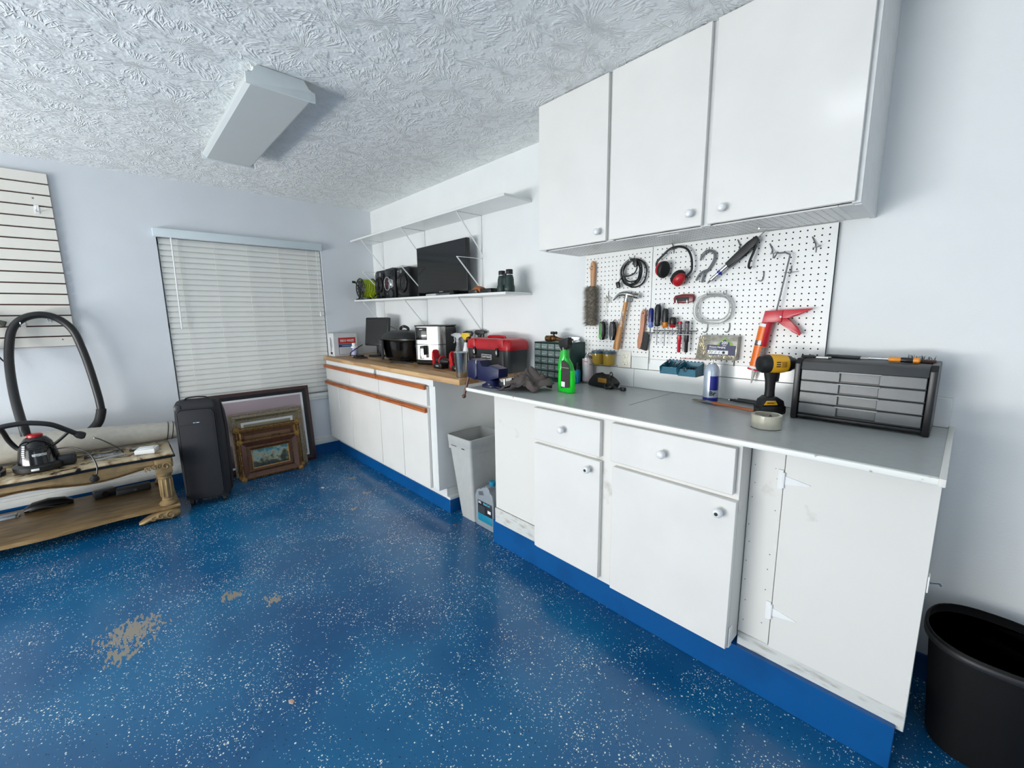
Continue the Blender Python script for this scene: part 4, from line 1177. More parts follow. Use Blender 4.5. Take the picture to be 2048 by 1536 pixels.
# small parts organizer
og = T('parts_organizer', 'green small-parts organizer with rows of clear drawers against the wall', 'organizer', (2.735, -0.096, ZC))
M_GRN = mat('dark_green_case', (22, 62, 58), 0.45, var=0.06)
M_DRW = mat('clear_drawer', (128, 146, 142), 0.2, trans=0.35, var=0.25, scale=90)
w_, h_, d_ = 0.296, 0.242, 0.145
cs = MB()
cs.box((-w_ / 2, -d_ / 2, 0), (-w_ / 2 + 0.005, d_ / 2, h_), 0.001, 1).box((w_ / 2 - 0.005, -d_ / 2, 0), (w_ / 2, d_ / 2, h_), 0.001, 1)
cs.box((-w_ / 2, -d_ / 2, h_ - 0.004), (w_ / 2, d_ / 2, h_), 0.001, 1).box((-w_ / 2, -d_ / 2, 0), (w_ / 2, d_ / 2, 0.018), 0.001, 1)
cs.box((-w_ / 2, d_ / 2 - 0.004, 0), (w_ / 2, d_ / 2, h_))
nc, nr = 5, 5
ph = (h_ - 0.022) / nr
pwid = (w_ - 0.010) / nc
for k in range(1, nr): cs.box((-w_ / 2 + 0.004, -d_ / 2, 0.018 + k * ph - 0.002), (w_ / 2 - 0.004, d_ / 2 - 0.004, 0.018 + k * ph + 0.002))
for k in range(1, nc): cs.box((-w_ / 2 + 0.005 + k * pwid - 0.0015, -d_ / 2, 0.018), (-w_ / 2 + 0.005 + k * pwid + 0.0015, d_ / 2 - 0.004, h_ - 0.004))
obj('organizer_case', cs, M_GRN, og, smooth=0)
for i in range(nc):
    for j in range(nr):
        x0 = -w_ / 2 + 0.005 + i * pwid + 0.003; z0 = 0.018 + j * ph + 0.004
        x1 = x0 + pwid - 0.006; z1 = z0 + ph - 0.009
        d = obj('clear_drawer', MB().box((x0, -d_ / 2 - 0.004, z0), (x1, -d_ / 2 + 0.002, z1), 0.0015, 1).box((x0, -d_ / 2, z0), (x1, d_ / 2 - 0.01, z0 + 0.012)), M_DRW, og)
        obj('drawer_pull', MB().box((x0 + 0.008, -d_ / 2 - 0.011, z0 + 0.012), (x1 - 0.008, -d_ / 2 - 0.004, z0 + 0.016), 0.001, 1), mat('frosted_pull', (170, 182, 178), 0.3), d)
ZO = ZC + h_
# brass valve
M_BRASS = mat('aged_brass', (104, 74, 42), 0.4, 0.7, var=0.25, scale=80)
va = T('brass_valve', 'aged brass hose valve with black handwheel on the organizer', 'valve', (2.700, -0.115, ZO))
obj('valve_body', MB().cyl((-0.055, 0, 0.020), (-0.020, 0.0, 0.020), 0.019, n=14).cyl((-0.022, 0, 0.021), (0.03, 0, 0.021), 0.0145, n=14).ball((0.005, 0, 0.022), 0.020, n=14), M_BRASS, va)
obj('coupling_ring', MB().rings([((-0.020, 0, 0.021), 0.020), ((-0.008, 0, 0.021), 0.020)], (1, 0, 0), 8), M_BRASS, va)
obj('hose_end', MB().cyl((0.03, 0, 0.021), (0.065, 0.0, 0.014), 0.012, n=12).cyl((0.062, 0, 0.014), (0.085, 0, 0.013), 0.0125, n=12), M_BRASS, va)
obj('valve_stem', MB().cyl((0.005, 0, 0.038), (0.008, 0, 0.052), 0.006, n=10), M_BRASS, va)
wh = MB()
for k in range(5):
    a = 2 * PI * k / 5
    wh.ball((0.009 + 0.017 * math.cos(a), 0.017 * math.sin(a) * 0.8, 0.056), 0.0095, n=10)
wh.ball((0.009, 0, 0.057), 0.013, (1, 1, 0.6), 10)
obj('handwheel', wh, M_BLACK, va, kind='stuff')
cl = T('metal_clip', 'shiny metal bracket piece lying on top of the parts organizer', 'clip', (2.815, -0.045, ZO), R(15))
obj('clip_plate', MB().box((-0.045, -0.018, 0.0), (0.045, 0.018, 0.004), 0.001).box((-0.045, 0.014, 0.0), (0.03, 0.018, 0.030), 0.001), M_CHROME, cl)
obj('clip_arm', MB().tube(spline([(0.0, -0.016, 0.004), (0.03, -0.03, 0.010), (0.055, -0.035, 0.006)], 5), 0.003, 6), M_CHROME, cl)

# green spray bottle
gs = T('green_spray_bottle', 'bright green spray bottle with a black trigger on the workbench', 'spray bottle', (3.045, -0.395, ZC), R(-8))
M_NEON = mat('neon_green_liquid', (10, 232, 44), 0.25, var=0.03, coat=0.4)
M_GREEN = mat('green_plastic_bottle', (14, 176, 46), 0.25, var=0.05, coat=0.4)
def gsec(z, x0, x1, d):
    n = 20
    cx = (x0 + x1) / 2; hx = (x1 - x0) / 2
    out = []
    for k in range(n):
        a = 2 * PI * k / n
        ca, sa = math.cos(a), math.sin(a)
        out.append((cx + hx * math.copysign(abs(ca) ** 0.7, ca), d * math.copysign(abs(sa) ** 0.7, sa), z))
    return out
obj('bottle_lower', MB().loft([gsec(0, -0.054, 0.054, 0.024), gsec(0.006, -0.057, 0.057, 0.027), gsec(0.06, -0.055, 0.057, 0.027), gsec(0.120, -0.053, 0.052, 0.026)]), M_NEON, gs, label='neon green filled part')
# upper half of the bottle is narrowed on the handle side
obj('bottle_upper', MB().loft([gsec(0.120, -0.053, -0.010, 0.026), gsec(0.150, -0.052, -0.006, 0.0255), gsec(0.175, -0.050, 0.004, 0.024), gsec(0.19, -0.044, 0.008, 0.021), gsec(0.225, -0.038, 0.004, 0.019), gsec(0.232, -0.034, 0.0, 0.017)]), M_GREEN, gs)
obj('bottle_grip', MB().loft([gsec(0.118, -0.045, 0.050, 0.024), gsec(0.150, -0.04, 0.042, 0.018), gsec(0.17, -0.03, 0.022, 0.017), gsec(0.185, -0.02, 0.010, 0.016)]), M_GREEN, gs)
M_LBL = mat('dark_label', (52, 44, 46), 0.5, var=0.12, scale=160, stretch=(0.2, 1, 1))
obj('rear_label', MB().prism([(-0.016, 0.022), (0.050, 0.030), (0.050, 0.140), (0.034, 0.160), (-0.004, 0.172), (-0.012, 0.165)], 0.002, M=Matrix.Translation((0, -0.0265, 0)) @ XZ), M_LBL, gs, label='dark printed back label')
obj('barcode', MB().box((-0.010, -0.0295, 0.030), (0.018, -0.0285, 0.058)), M_PAPER, gs)
obj('label_stripe', MB().box((-0.012, -0.0292, 0.132), (0.048, -0.0284, 0.136)), mat('stripe_olive', (120, 140, 110), 0.5), gs)
h = obj('trigger_head', MB().prism([(-0.040, 0.0), (-0.042, 0.014), (-0.048, 0.026), (-0.040, 0.042), (0.026, 0.056), (0.030, 0.042), (0.022, 0.022), (0.030, 0.0), (0.016, -0.004), (0.006, 0.008), (0.004, -0.010), (-0.030, -0.010)], 0.030, M=Matrix.Translation((-0.004, 0.015, 0.238)) @ XZ, bev=0.005), M_BLACK, gs)
obj('collar', MB().cyl((-0.018, 0, 0.222), (-0.018, 0, 0.240), 0.020, n=18), M_BLACKG, gs)

# small blue sprayer and aerosol can behind it
sb = T('blue_pump_bottle', 'small metallic teal-blue pump bottle with black top by the wall', 'bottle', (2.905, -0.125, ZC))
obj('bottle_body', MB().lathe([(0.017, 0), (0.0195, 0.003), (0.0195, 0.075), (0.014, 0.083), (0.009, 0.086)], 24), mat('metallic_teal', (16, 118, 150), 0.25, 0.5), sb)
obj('pump_top', MB().lathe([(0.011, 0.084), (0.011, 0.100), (0.0055, 0.104), (0.0055, 0.122), (0.003, 0.126)], 16), M_BLACK, sb)
ae = T('aerosol_can', 'silver and pinkish aerosol can behind the teal pump bottle', 'aerosol can', (2.935, -0.062, ZC))
obj('can_body', MB().lathe([(0.031, 0), (0.033, 0.003), (0.033, 0.15), (0.030, 0.158)], 28), M_STEEL, ae)
obj('can_label', MB().lathe([(0.0333, 0.012), (0.0333, 0.148)], 28, cap=False), mat('can_label_pinkish', (204, 206, 208), 0.3, c2=(202, 176, 182), scale=16), ae)
obj('can_dome', MB().lathe([(0.031, 0.156), (0.032, 0.160), (0.024, 0.170), (0.013, 0.176), (0.012, 0.182)], 28), M_CHROME, ae)
obj('valve_tip', MB().lathe([(0.004, 0.18), (0.004, 0.192), (0.002, 0.195)], 10), M_PAPER, ae)
text('lettering', 'Formula', 0.010, M_RED, face_y(0.005, -0.0338, 0.132), ae)

# black battery pouch with plug
ch = T('battery_charger', 'black and yellow tool charger heap with plug cord by the backsplash', 'charger', (3.12, -0.135, ZC), R(-8))
obj('charger_case', MB().prism([(-0.11, 0.004), (0.06, 0.0), (0.075, 0.03), (0.05, 0.052), (0.01, 0.060), (-0.01, 0.072), (-0.03, 0.062), (-0.055, 0.078), (-0.075, 0.064), (-0.105, 0.03)], 0.07, M=Matrix.Translation((0, 0.035, 0)) @ XZ, bev=0.006), M_RUB, ch)
obj('yellow_panel', MB().box((-0.03, -0.038, 0.030), (0.035, -0.030, 0.056), 0.003), mat('amber_print', (156, 112, 30), 0.5), ch)
obj('hang_loop', MB().tube([(0.045 + 0.010 * math.cos(2 * PI * k / 14), -0.01, 0.074 + 0.018 * math.sin(2 * PI * k / 14)) for k in range(14)], 0.003, 6, closed=True), M_BLACK, ch)
obj('cord', MB().tube(spline([(0.03, -0.04, 0.02), (0.05, -0.055, 0.008), (0.085, -0.05, 0.02), (0.07, -0.03, 0.03), (0.10, -0.035, 0.012), (0.135, -0.03, 0.012)], 6), 0.006, 7), M_BLACK, ch)
obj('plug', MB().box((0.135, -0.044, 0.002), (0.165, -0.020, 0.024), 0.005), M_BLACK, ch)

# jars on the pegboard ledge
M_AMB = mat('yellow_translucent', (214, 180, 76), 0.15, trans=0.55)
M_JLID = mat('slate_blue_lid', (56, 82, 98), 0.4)
for k, xx in enumerate((3.000, 3.078)):
    j = T('screw_jar', ('amber plastic jar with slate blue lid under the hanging flashlights', 'amber plastic jar with slate blue lid, nearer the wall outlet')[k], 'jar', (xx, -0.052, 1.121), 0, 'amber jars under the pegboard')
    obj('jar_body', MB().lathe([(0.031, 0), (0.033, 0.003), (0.034, 0.066), (0.034, 0.069)], 22), M_AMB, j)
    obj('lid', MB().lathe([(0.0355, 0.066), (0.0365, 0.069), (0.0365, 0.080), (0.030, 0.083)], 22), M_JLID, j)
jr = obj('jar_rack', MB().tube(spline([(2.958, -0.020, 1.185), (2.958, -0.088, 1.185), (2.975, -0.092, 1.15), (3.01, -0.090, 1.119), (3.07, -0.088, 1.119), (3.115, -0.088, 1.119), (3.118, -0.020, 1.119)], 4), 0.0018, 6)
    .tube([(2.965, -0.020, 1.1185), (2.965, -0.088, 1.1185), (3.115, -0.088, 1.1185)], 0.0018, 6).tube([(3.04, -0.020, 1.1185), (3.04, -0.088, 1.1185)], 0.0018, 6), M_WIRE, at=(3.04, -0.02, 1.119), w=True, kind=None)
tag(jr, 'thin wire rack carrying the two amber jars on the pegboard', 'rack')

# teal bins
def bin_(x0, x1, z0, lab, contents):
    t = T('storage_bin', lab, 'bin', ((x0 + x1) / 2, -0.022, z0), 0, 'teal hanging bins')
    hw = (x1 - x0) / 2
    d = 0.095
    m = MB()
    for s in (-1, 1):
        prof = [(0, 0), (0, 0.062), (-d * 0.55, 0.050), (-d, 0.036), (-d * 0.9, 0)]
        m.prism([(y, z) for y, z in prof], 0.003, M=Matrix(((0, 0, 1, s * hw - (0.003 if s > 0 else 0)), (1, 0, 0, 0), (0, 1, 0, 0), (0, 0, 0, 1))))
    m.box((-hw, -d * 0.9, 0), (hw, 0, 0.003)).box((-hw, -0.003, 0), (hw, 0, 0.064))
    m.prism([(-hw, 0), (hw, 0), (hw, 0.036), (-hw, 0.036)], 0.003, M=Matrix.Translation((0, -d * 0.9, 0)) @ Matrix.Rotation(R(-15), 4, 'X') @ XZ)
    obj('bin_shell', m, M_TEAL, t, smooth=0)
    lip = MB()
    for k in range(5):
        lip.cyl((-hw + 0.008 + k * (2 * hw - 0.016) / 4, -0.001, 0.064), (-hw + 0.008 + k * (2 * hw - 0.016) / 4, -0.001, 0.068), 0.005, n=8)
    obj('lip_tabs', lip, M_TEAL, t, kind='stuff')
    rr = random.Random(int(x0 * 100))
    c = MB()
    for k in range(18 if contents else 14):
        p = Vector((rr.uniform(-hw + 0.012, hw - 0.012), rr.uniform(-d * 0.75, -0.012), rr.uniform(0.02, 0.05 if contents else 0.036)))
        q = p + Vector((rr.uniform(-.02, .02), rr.uniform(-.015, .015), rr.uniform(-.006, .02 if contents else .006)))
        c.tube([p, (p + q) / 2 + Vector((0, 0, .003)), q], rr.uniform(.0014, .0035), 5)
    obj('hardware', c, M_CHROME if contents else M_INK, t, kind='stuff', label='loose steel hooks' if contents else 'loose black hardware')
    if not contents:
        obj('loop_clip', MB().tube([(-0.012 + 0.008 * math.cos(a), -0.088, 0.034 + 0.009 * math.sin(a)) for a in [2 * PI * k / 12 for k in range(12)]], 0.002, 5, closed=True), M_WIRE, t)
bin_(3.430, 3.522, 1.112, 'teal bin heaped with shiny steel hooks', True)
bin_(3.526, 3.616, 1.108, 'teal bin holding dark black hardware', False)

# blue and white can
cn2 = T('cleaner_can', 'tall white and blue aerosol can marked Br, without cap', 'aerosol can', (3.694, -0.115, ZC))
obj('can_body', MB().lathe([(0.031, 0.0), (0.0335, 0.003), (0.0335, 0.140), (0.032, 0.150), (0.026, 0.166), (0.018, 0.175), (0.015, 0.178)], 32), mat('pale_silver_blue', (178, 190, 204), 0.22, 0.25), cn2)
obj('blue_band', MB().lathe([(0.0338, 0.002), (0.0338, 0.020)], 32, cap=False), mat('royal_blue_print', (32, 38, 128), 0.3), cn2)
m = MB()
secs = []
for k in range(9):
    a = R(-78 + k * 9)
    secs.append([(0.0338 * math.cos(a), 0.0338 * math.sin(a), z) for z in (0.055, 0.122)])
for a_, b_ in zip(secs, secs[1:]):
    m.quad(a_[0], b_[0], b_[1], a_[1])
obj('blue_panel', m, mat('royal_blue_print'), cn2)
obj('valve_cup', MB().lathe([(0.0155, 0.176), (0.0165, 0.179), (0.0155, 0.182), (0.006, 0.183)], 20), M_CHROME, cn2)
obj('valve_tip', MB().lathe([(0.005, 0.182), (0.005, 0.192), (0.003, 0.194)], 10), M_PAPER, cn2)
a = R(-56)
text('lettering', 'Br', 0.030, M_INK, Matrix.Translation((0.0345 * math.cos(a), 0.0345 * math.sin(a), 0.040)) @ Matrix.Rotation(a + R(90), 4, 'Z') @ Matrix.Rotation(R(90), 4, 'X'), cn2, bold=True)
# straw
st = obj('spray_straw', MB().tube([(3.501, -0.036, 1.188), (3.57, -0.045, 1.190), (3.643, -0.06, 1.192)], 0.0014, 6), M_RED, at=(3.57, -0.045, 1.19), w=True)
tag(st, 'thin red spray straw behind the teal bins on the pegboard', 'straw')

# paintbrush
def along(p, q):
    p = Vector(p); q = Vector(q)
    d = (q - p)
    return math.atan2(d.y, d.x), d.length
pbr = T('paintbrush', 'paintbrush with long orange-brown handle lying on the workbench', 'paintbrush', (3.635, -0.165, ZC), R(-14))
obj('handle', MB().loft([[(x_, w_ * math.cos(a), 0.008 + 0.0062 * math.sin(a)) for a in [2 * PI * k / 12 for k in range(12)]] for x_, w_ in ((0.105, 0.0125), (0.13, 0.0125), (0.17, 0.0075), (0.22, 0.0085), (0.27, 0.011), (0.290, 0.010), (0.297, 0.005))]), wood_material('orange_handle', (150, 78, 40), (194, 112, 66), (3, 40, 40)), pbr)
obj('ferrule', MB().loft([[(x_, w_ * math.cos(a), 0.008 + h_ * math.sin(a)) for a in [2 * PI * k / 12 for k in range(12)]] for x_, w_, h_ in ((0.050, 0.0165, 0.005), (0.108, 0.0130, 0.0065))]), M_STEEL, pbr)
obj('bristles', MB().loft([[(x_, w_ * math.cos(a), 0.0065 + h_ * math.sin(a)) for a in [2 * PI * k / 12 for k in range(12)]] for x_, w_, h_ in ((0.0, 0.013, 0.0015), (0.01, 0.016, 0.003), (0.052, 0.0155, 0.0048))]), mat('paint_stiff_bristle', (138, 130, 108), 0.8, var=0.25, scale=90, stretch=(0.3, 3, 3), bump=0.6), pbr)
# utility knives
def knife(x, y, rz, lab, L=0.125, tip=True):
    t = T('craft_knife', lab, 'knife', (x, y, ZC), rz, 'black craft knives')
    obj('handle', MB().loft([[(x_, w_ * math.cos(a), 0.0085 + 0.0060 * math.sin(a)) for a in [2 * PI * k / 10 for k in range(10)]] for x_, w_ in ((0.0, 0.006), (0.008, 0.009), (L * 0.5, 0.0078), (L, 0.0088), (L + 0.006, 0.005))]), M_BLACK, t)
    obj('blade_holder', MB().box((-0.014, -0.006, 0.005), (0.002, 0.006, 0.011), 0.001), M_STEEL, t)
    if tip:
        obj('blade', MB().prism([(-0.034, 0.0), (-0.014, -0.006), (-0.014, 0.006), (-0.030, 0.006)], 0.001, M=Matrix.Translation((0, 0, 0.0075))), M_STEEL, t)
    return t
knife(3.768, -0.070, R(-4), 'black craft knife with exposed blade tip, nearer the paintbrush')
knife(3.790, -0.038, R(-3), 'black craft knife right against the backsplash behind the drill', tip=False)

# cordless drill
M_DY = mat('drill_yellow', (226, 168, 34), 0.4, var=0.04)
dl = T('cordless_drill', 'yellow and black cordless drill standing on its battery', 'drill', (3.968, -0.210, ZC), R(48))
dl.scale = (0.90, 0.90, 0.945)
bt = obj('battery', MB().box((-0.052, -0.036, 0.0), (0.062, 0.036, 0.040), 0.010), M_BLACK, dl)
obj('battery_clip', MB().box((-0.056, -0.018, 0.006), (-0.050, 0.018, 0.024), 0.003), M_DGREY, bt)
obj('drill_foot', MB().prism([(-0.046, 0.038), (0.055, 0.038), (0.050, 0.060), (0.018, 0.078), (-0.018, 0.078), (-0.040, 0.062)], 0.066, M=Matrix.Translation((0, 0.033, 0)) @ XZ, bev=0.008), M_BLACK, dl)
obj('foot_panel', MB().prism([(-0.044, 0.043), (0.020, 0.043), (0.008, 0.062), (-0.032, 0.062)], 0.003, M=Matrix.Translation((0, -0.032, 0)) @ XZ, bev=0.001), M_DY, dl, label='yellow foot panel')
gr = MB()
for z, x0, x1, wv in ((0.07, -0.020, 0.020, 0.017), (0.10, -0.020, 0.020, 0.0165), (0.14, -0.024, 0.020, 0.0175), (0.17, -0.030, 0.022, 0.019), (0.19, -0.036, 0.026, 0.020)):
    pass
gr.loft([gsec(0.068, -0.022, 0.020, 0.018), gsec(0.10, -0.020, 0.017, 0.0165), gsec(0.14, -0.022, 0.018, 0.0175), gsec(0.175, -0.030, 0.024, 0.020), gsec(0.190, -0.036, 0.032, 0.022)])
obj('grip', gr, M_RUB, dl)
obj('trigger', MB().prism([(0.020, 0.140), (0.034, 0.142), (0.030, 0.158), (0.036, 0.178), (0.020, 0.180)], 0.016, M=Matrix.Translation((0, 0.008, 0)) @ XZ, bev=0.003), M_DGREY, dl)
AX = 0.218
def ringx(prs, n=24, mt=None):
    return MB().rings([((x_, 0, AX), r_ * 1.27) for x_, r_ in prs], (1, 0, 0), n)
obj('motor_cap', ringx([(-0.062, 0.016), (-0.058, 0.026), (-0.045, 0.0305), (-0.018, 0.0315)]), M_BLACK, dl, label='black rear motor cap')
yb = obj('motor_housing', ringx([(-0.019, 0.0318), (0.0, 0.0328), (0.040, 0.0315), (0.058, 0.029)]), M_DY, dl, label='yellow housing')
obj('vent', MB().box((-0.006, -0.0425, AX - 0.010), (0.012, -0.038, AX - 0.006)).box((-0.006, -0.0425, AX - 0.001), (0.012, -0.038, AX + 0.003)).box((-0.006, -0.042, AX + 0.008), (0.012, -0.037, AX + 0.012)), M_INK, yb, kind='stuff')
obj('side_label', MB().box((0.018, -0.0415, AX - 0.012), (0.040, -0.037, AX + 0.012), 0.001), mat('amber_print'), yb)
text('lettering', 'DEWALT', 0.0095, M_INK, face_y(-0.012, -0.036, 0.052), dl, bold=True)
obj('clutch_ring', ringx([(0.058, 0.0285), (0.078, 0.0265), (0.080, 0.022)]), M_BLACK, dl)
obj('chuck', ringx([(0.080, 0.021), (0.098, 0.020), (0.110, 0.012), (0.112, 0.006)]), M_DGREY, dl)
obj('bit', MB().cyl((0.111, 0, AX), (0.128, 0, AX), 0.0032, n=6), M_STEEL, dl)

# tape roll
tp = T('tape_roll', 'roll of clear packing tape lying flat at the front of the workbench', 'tape', (4.031, -0.452, ZC))
obj('tape_winding', MB().lathe([(0.0410, 0.0), (0.048, 0.0), (0.0495, 0.001), (0.0495, 0.047), (0.048, 0.048), (0.0410, 0.048), (0.0410, 0.0)], 48, cap=False), mat('tape_film', (196, 194, 176), 0.16, trans=0.25, coat=0.5), tp, smooth=30)
obj('paper_core', MB().lathe([(0.0385, 0.0005), (0.0409, 0.0005), (0.0409, 0.0475), (0.0385, 0.0475), (0.0385, 0.0005)], 40, cap=False), mat('core_paper', (170, 166, 150), 0.7), tp)
text('lettering', 'TAPE', 0.014, M_INK, face_y(0.006, 0.0375, 0.034), tp, sx=1.6)

# drawer unit
du = T('drawer_unit', 'charcoal four-drawer tool organizer at the right end of the workbench', 'tool chest', (4.250, -0.128, ZC))
w2, d2, h2 = 0.198, 0.098, 0.236
body = MB()
body.box((-w2 + 0.02, -d2 + 0.012, 0.014), (w2 - 0.02, d2, h2 - 0.024), 0.003, 1)
obj('chest_body', body, M_BLACK, du)
for s in (-1, 1):
    sp_ = MB()
    pr_ = [(-d2 - 0.006, 0.0), (-d2 - 0.012, 0.012), (-d2 - 0.006, h2 - 0.02), (-d2 + 0.016, h2), (d2, h2), (d2, 0.0), (d2 - 0.03, 0.0), (d2 - 0.034, 0.010), (-d2 + 0.03, 0.010), (-d2 + 0.026, 0.0)]
    x0 = s * w2 - (0.020 if s > 0 else 0)
    sp_.prism(pr_, 0.020, M=Matrix(((0, 0, 1, x0), (1, 0, 0, 0), (0, 1, 0, 0), (0, 0, 0, 1))), bev=0.004)
    obj('side_panel', sp_, M_BLACK, du)
obj('top_panel', MB().prism([(-d2 - 0.002, h2 - 0.040), (-d2 + 0.004, h2 - 0.012), (-d2 + 0.02, h2 - 0.004), (d2, h2 - 0.004), (d2, h2 - 0.03), (-d2 + 0.02, h2 - 0.03)], 2 * w2 - 0.04, M=Matrix(((0, 0, 1, -w2 + 0.02), (1, 0, 0, 0), (0, 1, 0, 0), (0, 0, 0, 1))), bev=0.003), M_DGREY, du)
obj('base_rail', MB().box((-w2 + 0.02, -d2 - 0.002, 0.008), (w2 - 0.02, -d2 + 0.02, 0.020), 0.003), M_BLACK, du)
M_DRF = mat('smoke_grey_drawer', (92, 96, 98), 0.35, var=0.06)
for k in range(4):
    z0 = 0.026 + k * 0.0432; z1 = z0 + 0.0392
    xa, xb = -w2 + 0.023, w2 - 0.023
    y = -d2 - 0.002
    dm = MB()
    dm.box((xa, y, z0), (-0.055, y + 0.02, z1), 0.002, 1).box((0.055, y, z0), (xb, y + 0.02, z1), 0.002, 1)
    dm.box((-0.056, y + 0.010, z0 + 0.003), (0.056, y + 0.02, z1), 0.001, 1)
    dd = obj('drawer', dm, M_DRF, du, kind='stuff' if False else None)
    obj('drawer_lip', MB().box((-0.062, y - 0.004, z1 - 0.0055), (0.062, y + 0.012, z1), 0.002, 1), mat('light_grey_lip', (150, 154, 154), 0.35), dd)
ZD = ZC + h2
sd = T('screwdriver', 'yellow and black screwdriver lying on top of the drawer unit', 'screwdriver', (4.345, -0.150, ZD - 0.003), R(2))
def rx_(prs, z, n=12, y=0.0):
    return MB().rings([((x_, y, z), r_) for x_, r_ in prs], (1, 0, 0), n)
M_ORG = mat('orange_yellow_grip', (226, 142, 40), 0.4)
obj('handle', rx_([(-0.03, 0.007), (-0.026, 0.0095), (0.0, 0.0095), (0.004, 0.007), (0.03, 0.0075), (0.036, 0.010), (0.048, 0.010), (0.052, 0.006)], 0.0105), M_ORG, sd)
obj('black_grip', rx_([(0.002, 0.0085), (0.006, 0.0092), (0.034, 0.0092), (0.037, 0.008)], 0.0105), M_BLACK, sd, label='black middle of the grip')
obj('shaft', rx_([(-0.085, 0.0025), (-0.03, 0.0025)], 0.0105, 8), M_CHROME, sd)
ppl = T('small_pliers', 'small steel-headed pliers on the left corner of the drawer unit', 'pliers', (4.105, -0.155, ZD - 0.003), R(10))
obj('jaw', MB().prism([(-0.004, -0.006), (0.035, -0.010), (0.045, -0.002), (0.045, 0.010), (0.02, 0.013), (-0.004, 0.006)], 0.008, bev=0.001), M_STEEL, ppl)
for s in (-1, 1):
    obj('handle', MB().tube(spline([(0, 0, 0.005), (-0.02, s * 0.010, 0.006), (-0.05, s * 0.014, 0.006)], 4), 0.0045, 6), M_BLACK, ppl)
kn2 = T('folding_multitool', 'slim grey tool lying along the back of the drawer unit', 'tool', (4.17, -0.08, ZD - 0.003), R(-8))
obj('tool_body', MB().box((-0.05, -0.010, 0.0), (0.06, 0.010, 0.012), 0.004), M_DGREY, kn2)
obj('tool_blade', MB().prism([(0.06, -0.006), (0.12, 0.0), (0.06, 0.006)], 0.002, M=Matrix.Translation((0, 0, 0.004))), M_STEEL, kn2)
wr = T('wire_brush_head', 'small rusty wire brush tangle on the right of the drawer unit', 'brush', (4.40, -0.095, ZD - 0.003))
m = MB()
r3 = random.Random(9)
for k in range(60):
    p = Vector((r3.uniform(-.04, .03), r3.uniform(-.014, .014), 0.006))
    m.tube([p, p + Vector((r3.uniform(-.004, .004), r3.uniform(-.006, .006), r3.uniform(.008, .02)))], 0.0009, 4)
obj('wire_bristles', m, M_WIRE, wr, kind='stuff')
obj('brush_block', MB().box((-0.045, -0.016, 0.0), (0.035, 0.016, 0.010), 0.003), mat('dark_brown_wood', (70, 44, 36), 0.6), wr)

# ================================================================== tools hanging on the pegboard
PY = -0.0215
HG = 'wire pegboard hooks'
def peg_hook(x, z, lab, reach=0.045, drop=0.02, kind='L', s=1.0):
    """steel hook: stem on the board above the peg hole, arm coming out and turned up"""
    t = T('pegboard_hook', lab, 'hook', (x, PY, z), 0, HG)
    if kind == 'L':
        obj('hook_wire', MB().tube(spline([(0, 0.004, 0.016), (0, -0.002, 0.014), (0, -0.003, 0.0), (0, -0.006, -drop), (0, -reach * 0.5, -drop - 0.004), (0, -reach, -drop), (0, -reach - 0.004, -drop + 0.012)], 4), 0.0016, 6), M_WIRE, t)
    elif kind == 'J':
        obj('hook_wire', MB().tube(spline([(0, 0.004, 0.0), (0, -0.003, -0.002), (0, -0.004, -0.02), (-0.002, -0.006, -0.034), (-0.008, -0.010, -0.042), (-0.016, -0.018, -0.038)], 4), 0.0021, 6), M_WIRE, t)
    elif kind == 'T':
        obj('hook_wire', MB().tube(spline([(0, 0.004, 0.026), (0, -0.003, 0.022), (0, -0.004, 0.0), (0, -0.02, -0.008), (0, -0.040, -0.004)], 4), 0.0018, 6), M_WIRE, t)
        obj('cross_bar', MB().tube([(-0.027, -0.003, -0.001), (0.027, -0.003, 0.001)], 0.0018, 6), M_WIRE, t)
    elif kind == 'X':
        obj('hook_wire', MB().tube(spline([(-0.018, 0.002, 0.040), (-0.014, -0.004, 0.034), (0.0, -0.012, 0.006), (0.004, -0.03, -0.004), (0.006, -0.045, 0.002)], 4), 0.0024, 6), M_WIRE, t)
        obj('cross_bar', MB().tube([(-0.012, -0.003, -0.004), (0.016, -0.003, 0.000)], 0.0022, 6).tube([(0.0, -0.003, -0.002), (0.0, -0.004, -0.024)], 0.0016, 6), M_WIRE, t)
    return t
peg_hook(2.943, 1.700, 'hook through the wooden grip hole of the long dusting brush')
peg_hook(3.208, 1.716, 'hook carrying the coiled black power cord', 0.05, 0.006)
peg_hook(3.432, 1.742, 'angled double hook carrying the ear defenders', kind='X')
peg_hook(3.608, 1.712, 'hook carrying the grey wrench pair', 0.035, 0.010)
peg_hook(3.751, 1.706, 'angled double hook carrying the black air blow gun', kind='X')
peg_hook(3.884, 1.672, 'angled double hook carrying the bent steel rod', 0.03, kind='X')
peg_hook(3.853, 1.596, 'empty small J hook left of the bent steel rod', kind='J')
peg_hook(3.957, 1.585, 'empty T-shaped hook right of the bent steel rod', kind='T')
peg_hook(4.038, 1.680, 'empty angled hook near the upper right corner of the pegboard', kind='X')
peg_hook(3.046, 1.535, 'hook carrying the small wire ring left of the hammer', 0.02, 0.02)
peg_hook(3.624, 1.505, 'left hook carrying the clear tubing coil', 0.03, 0.0)
peg_hook(3.700, 1.506, 'right hook carrying the clear tubing coil', 0.03, 0.0)
peg_hook(3.624, 1.365, 'left J hook above the clear parts case', kind='J')
peg_hook(3.726, 1.368, 'right J hook above the clear parts case', kind='J')
peg_hook(3.285, 1.432, 'hook through the handle of the small bench brush', 0.02, 0.0)
pn_ = obj('steel_pin', MB().tube([(3.756, -0.024, 1.200), (3.757, -0.026, 1.168)], 0.0022, 6), M_WIRE, at=(3.756, -0.024, 1.185), w=True)
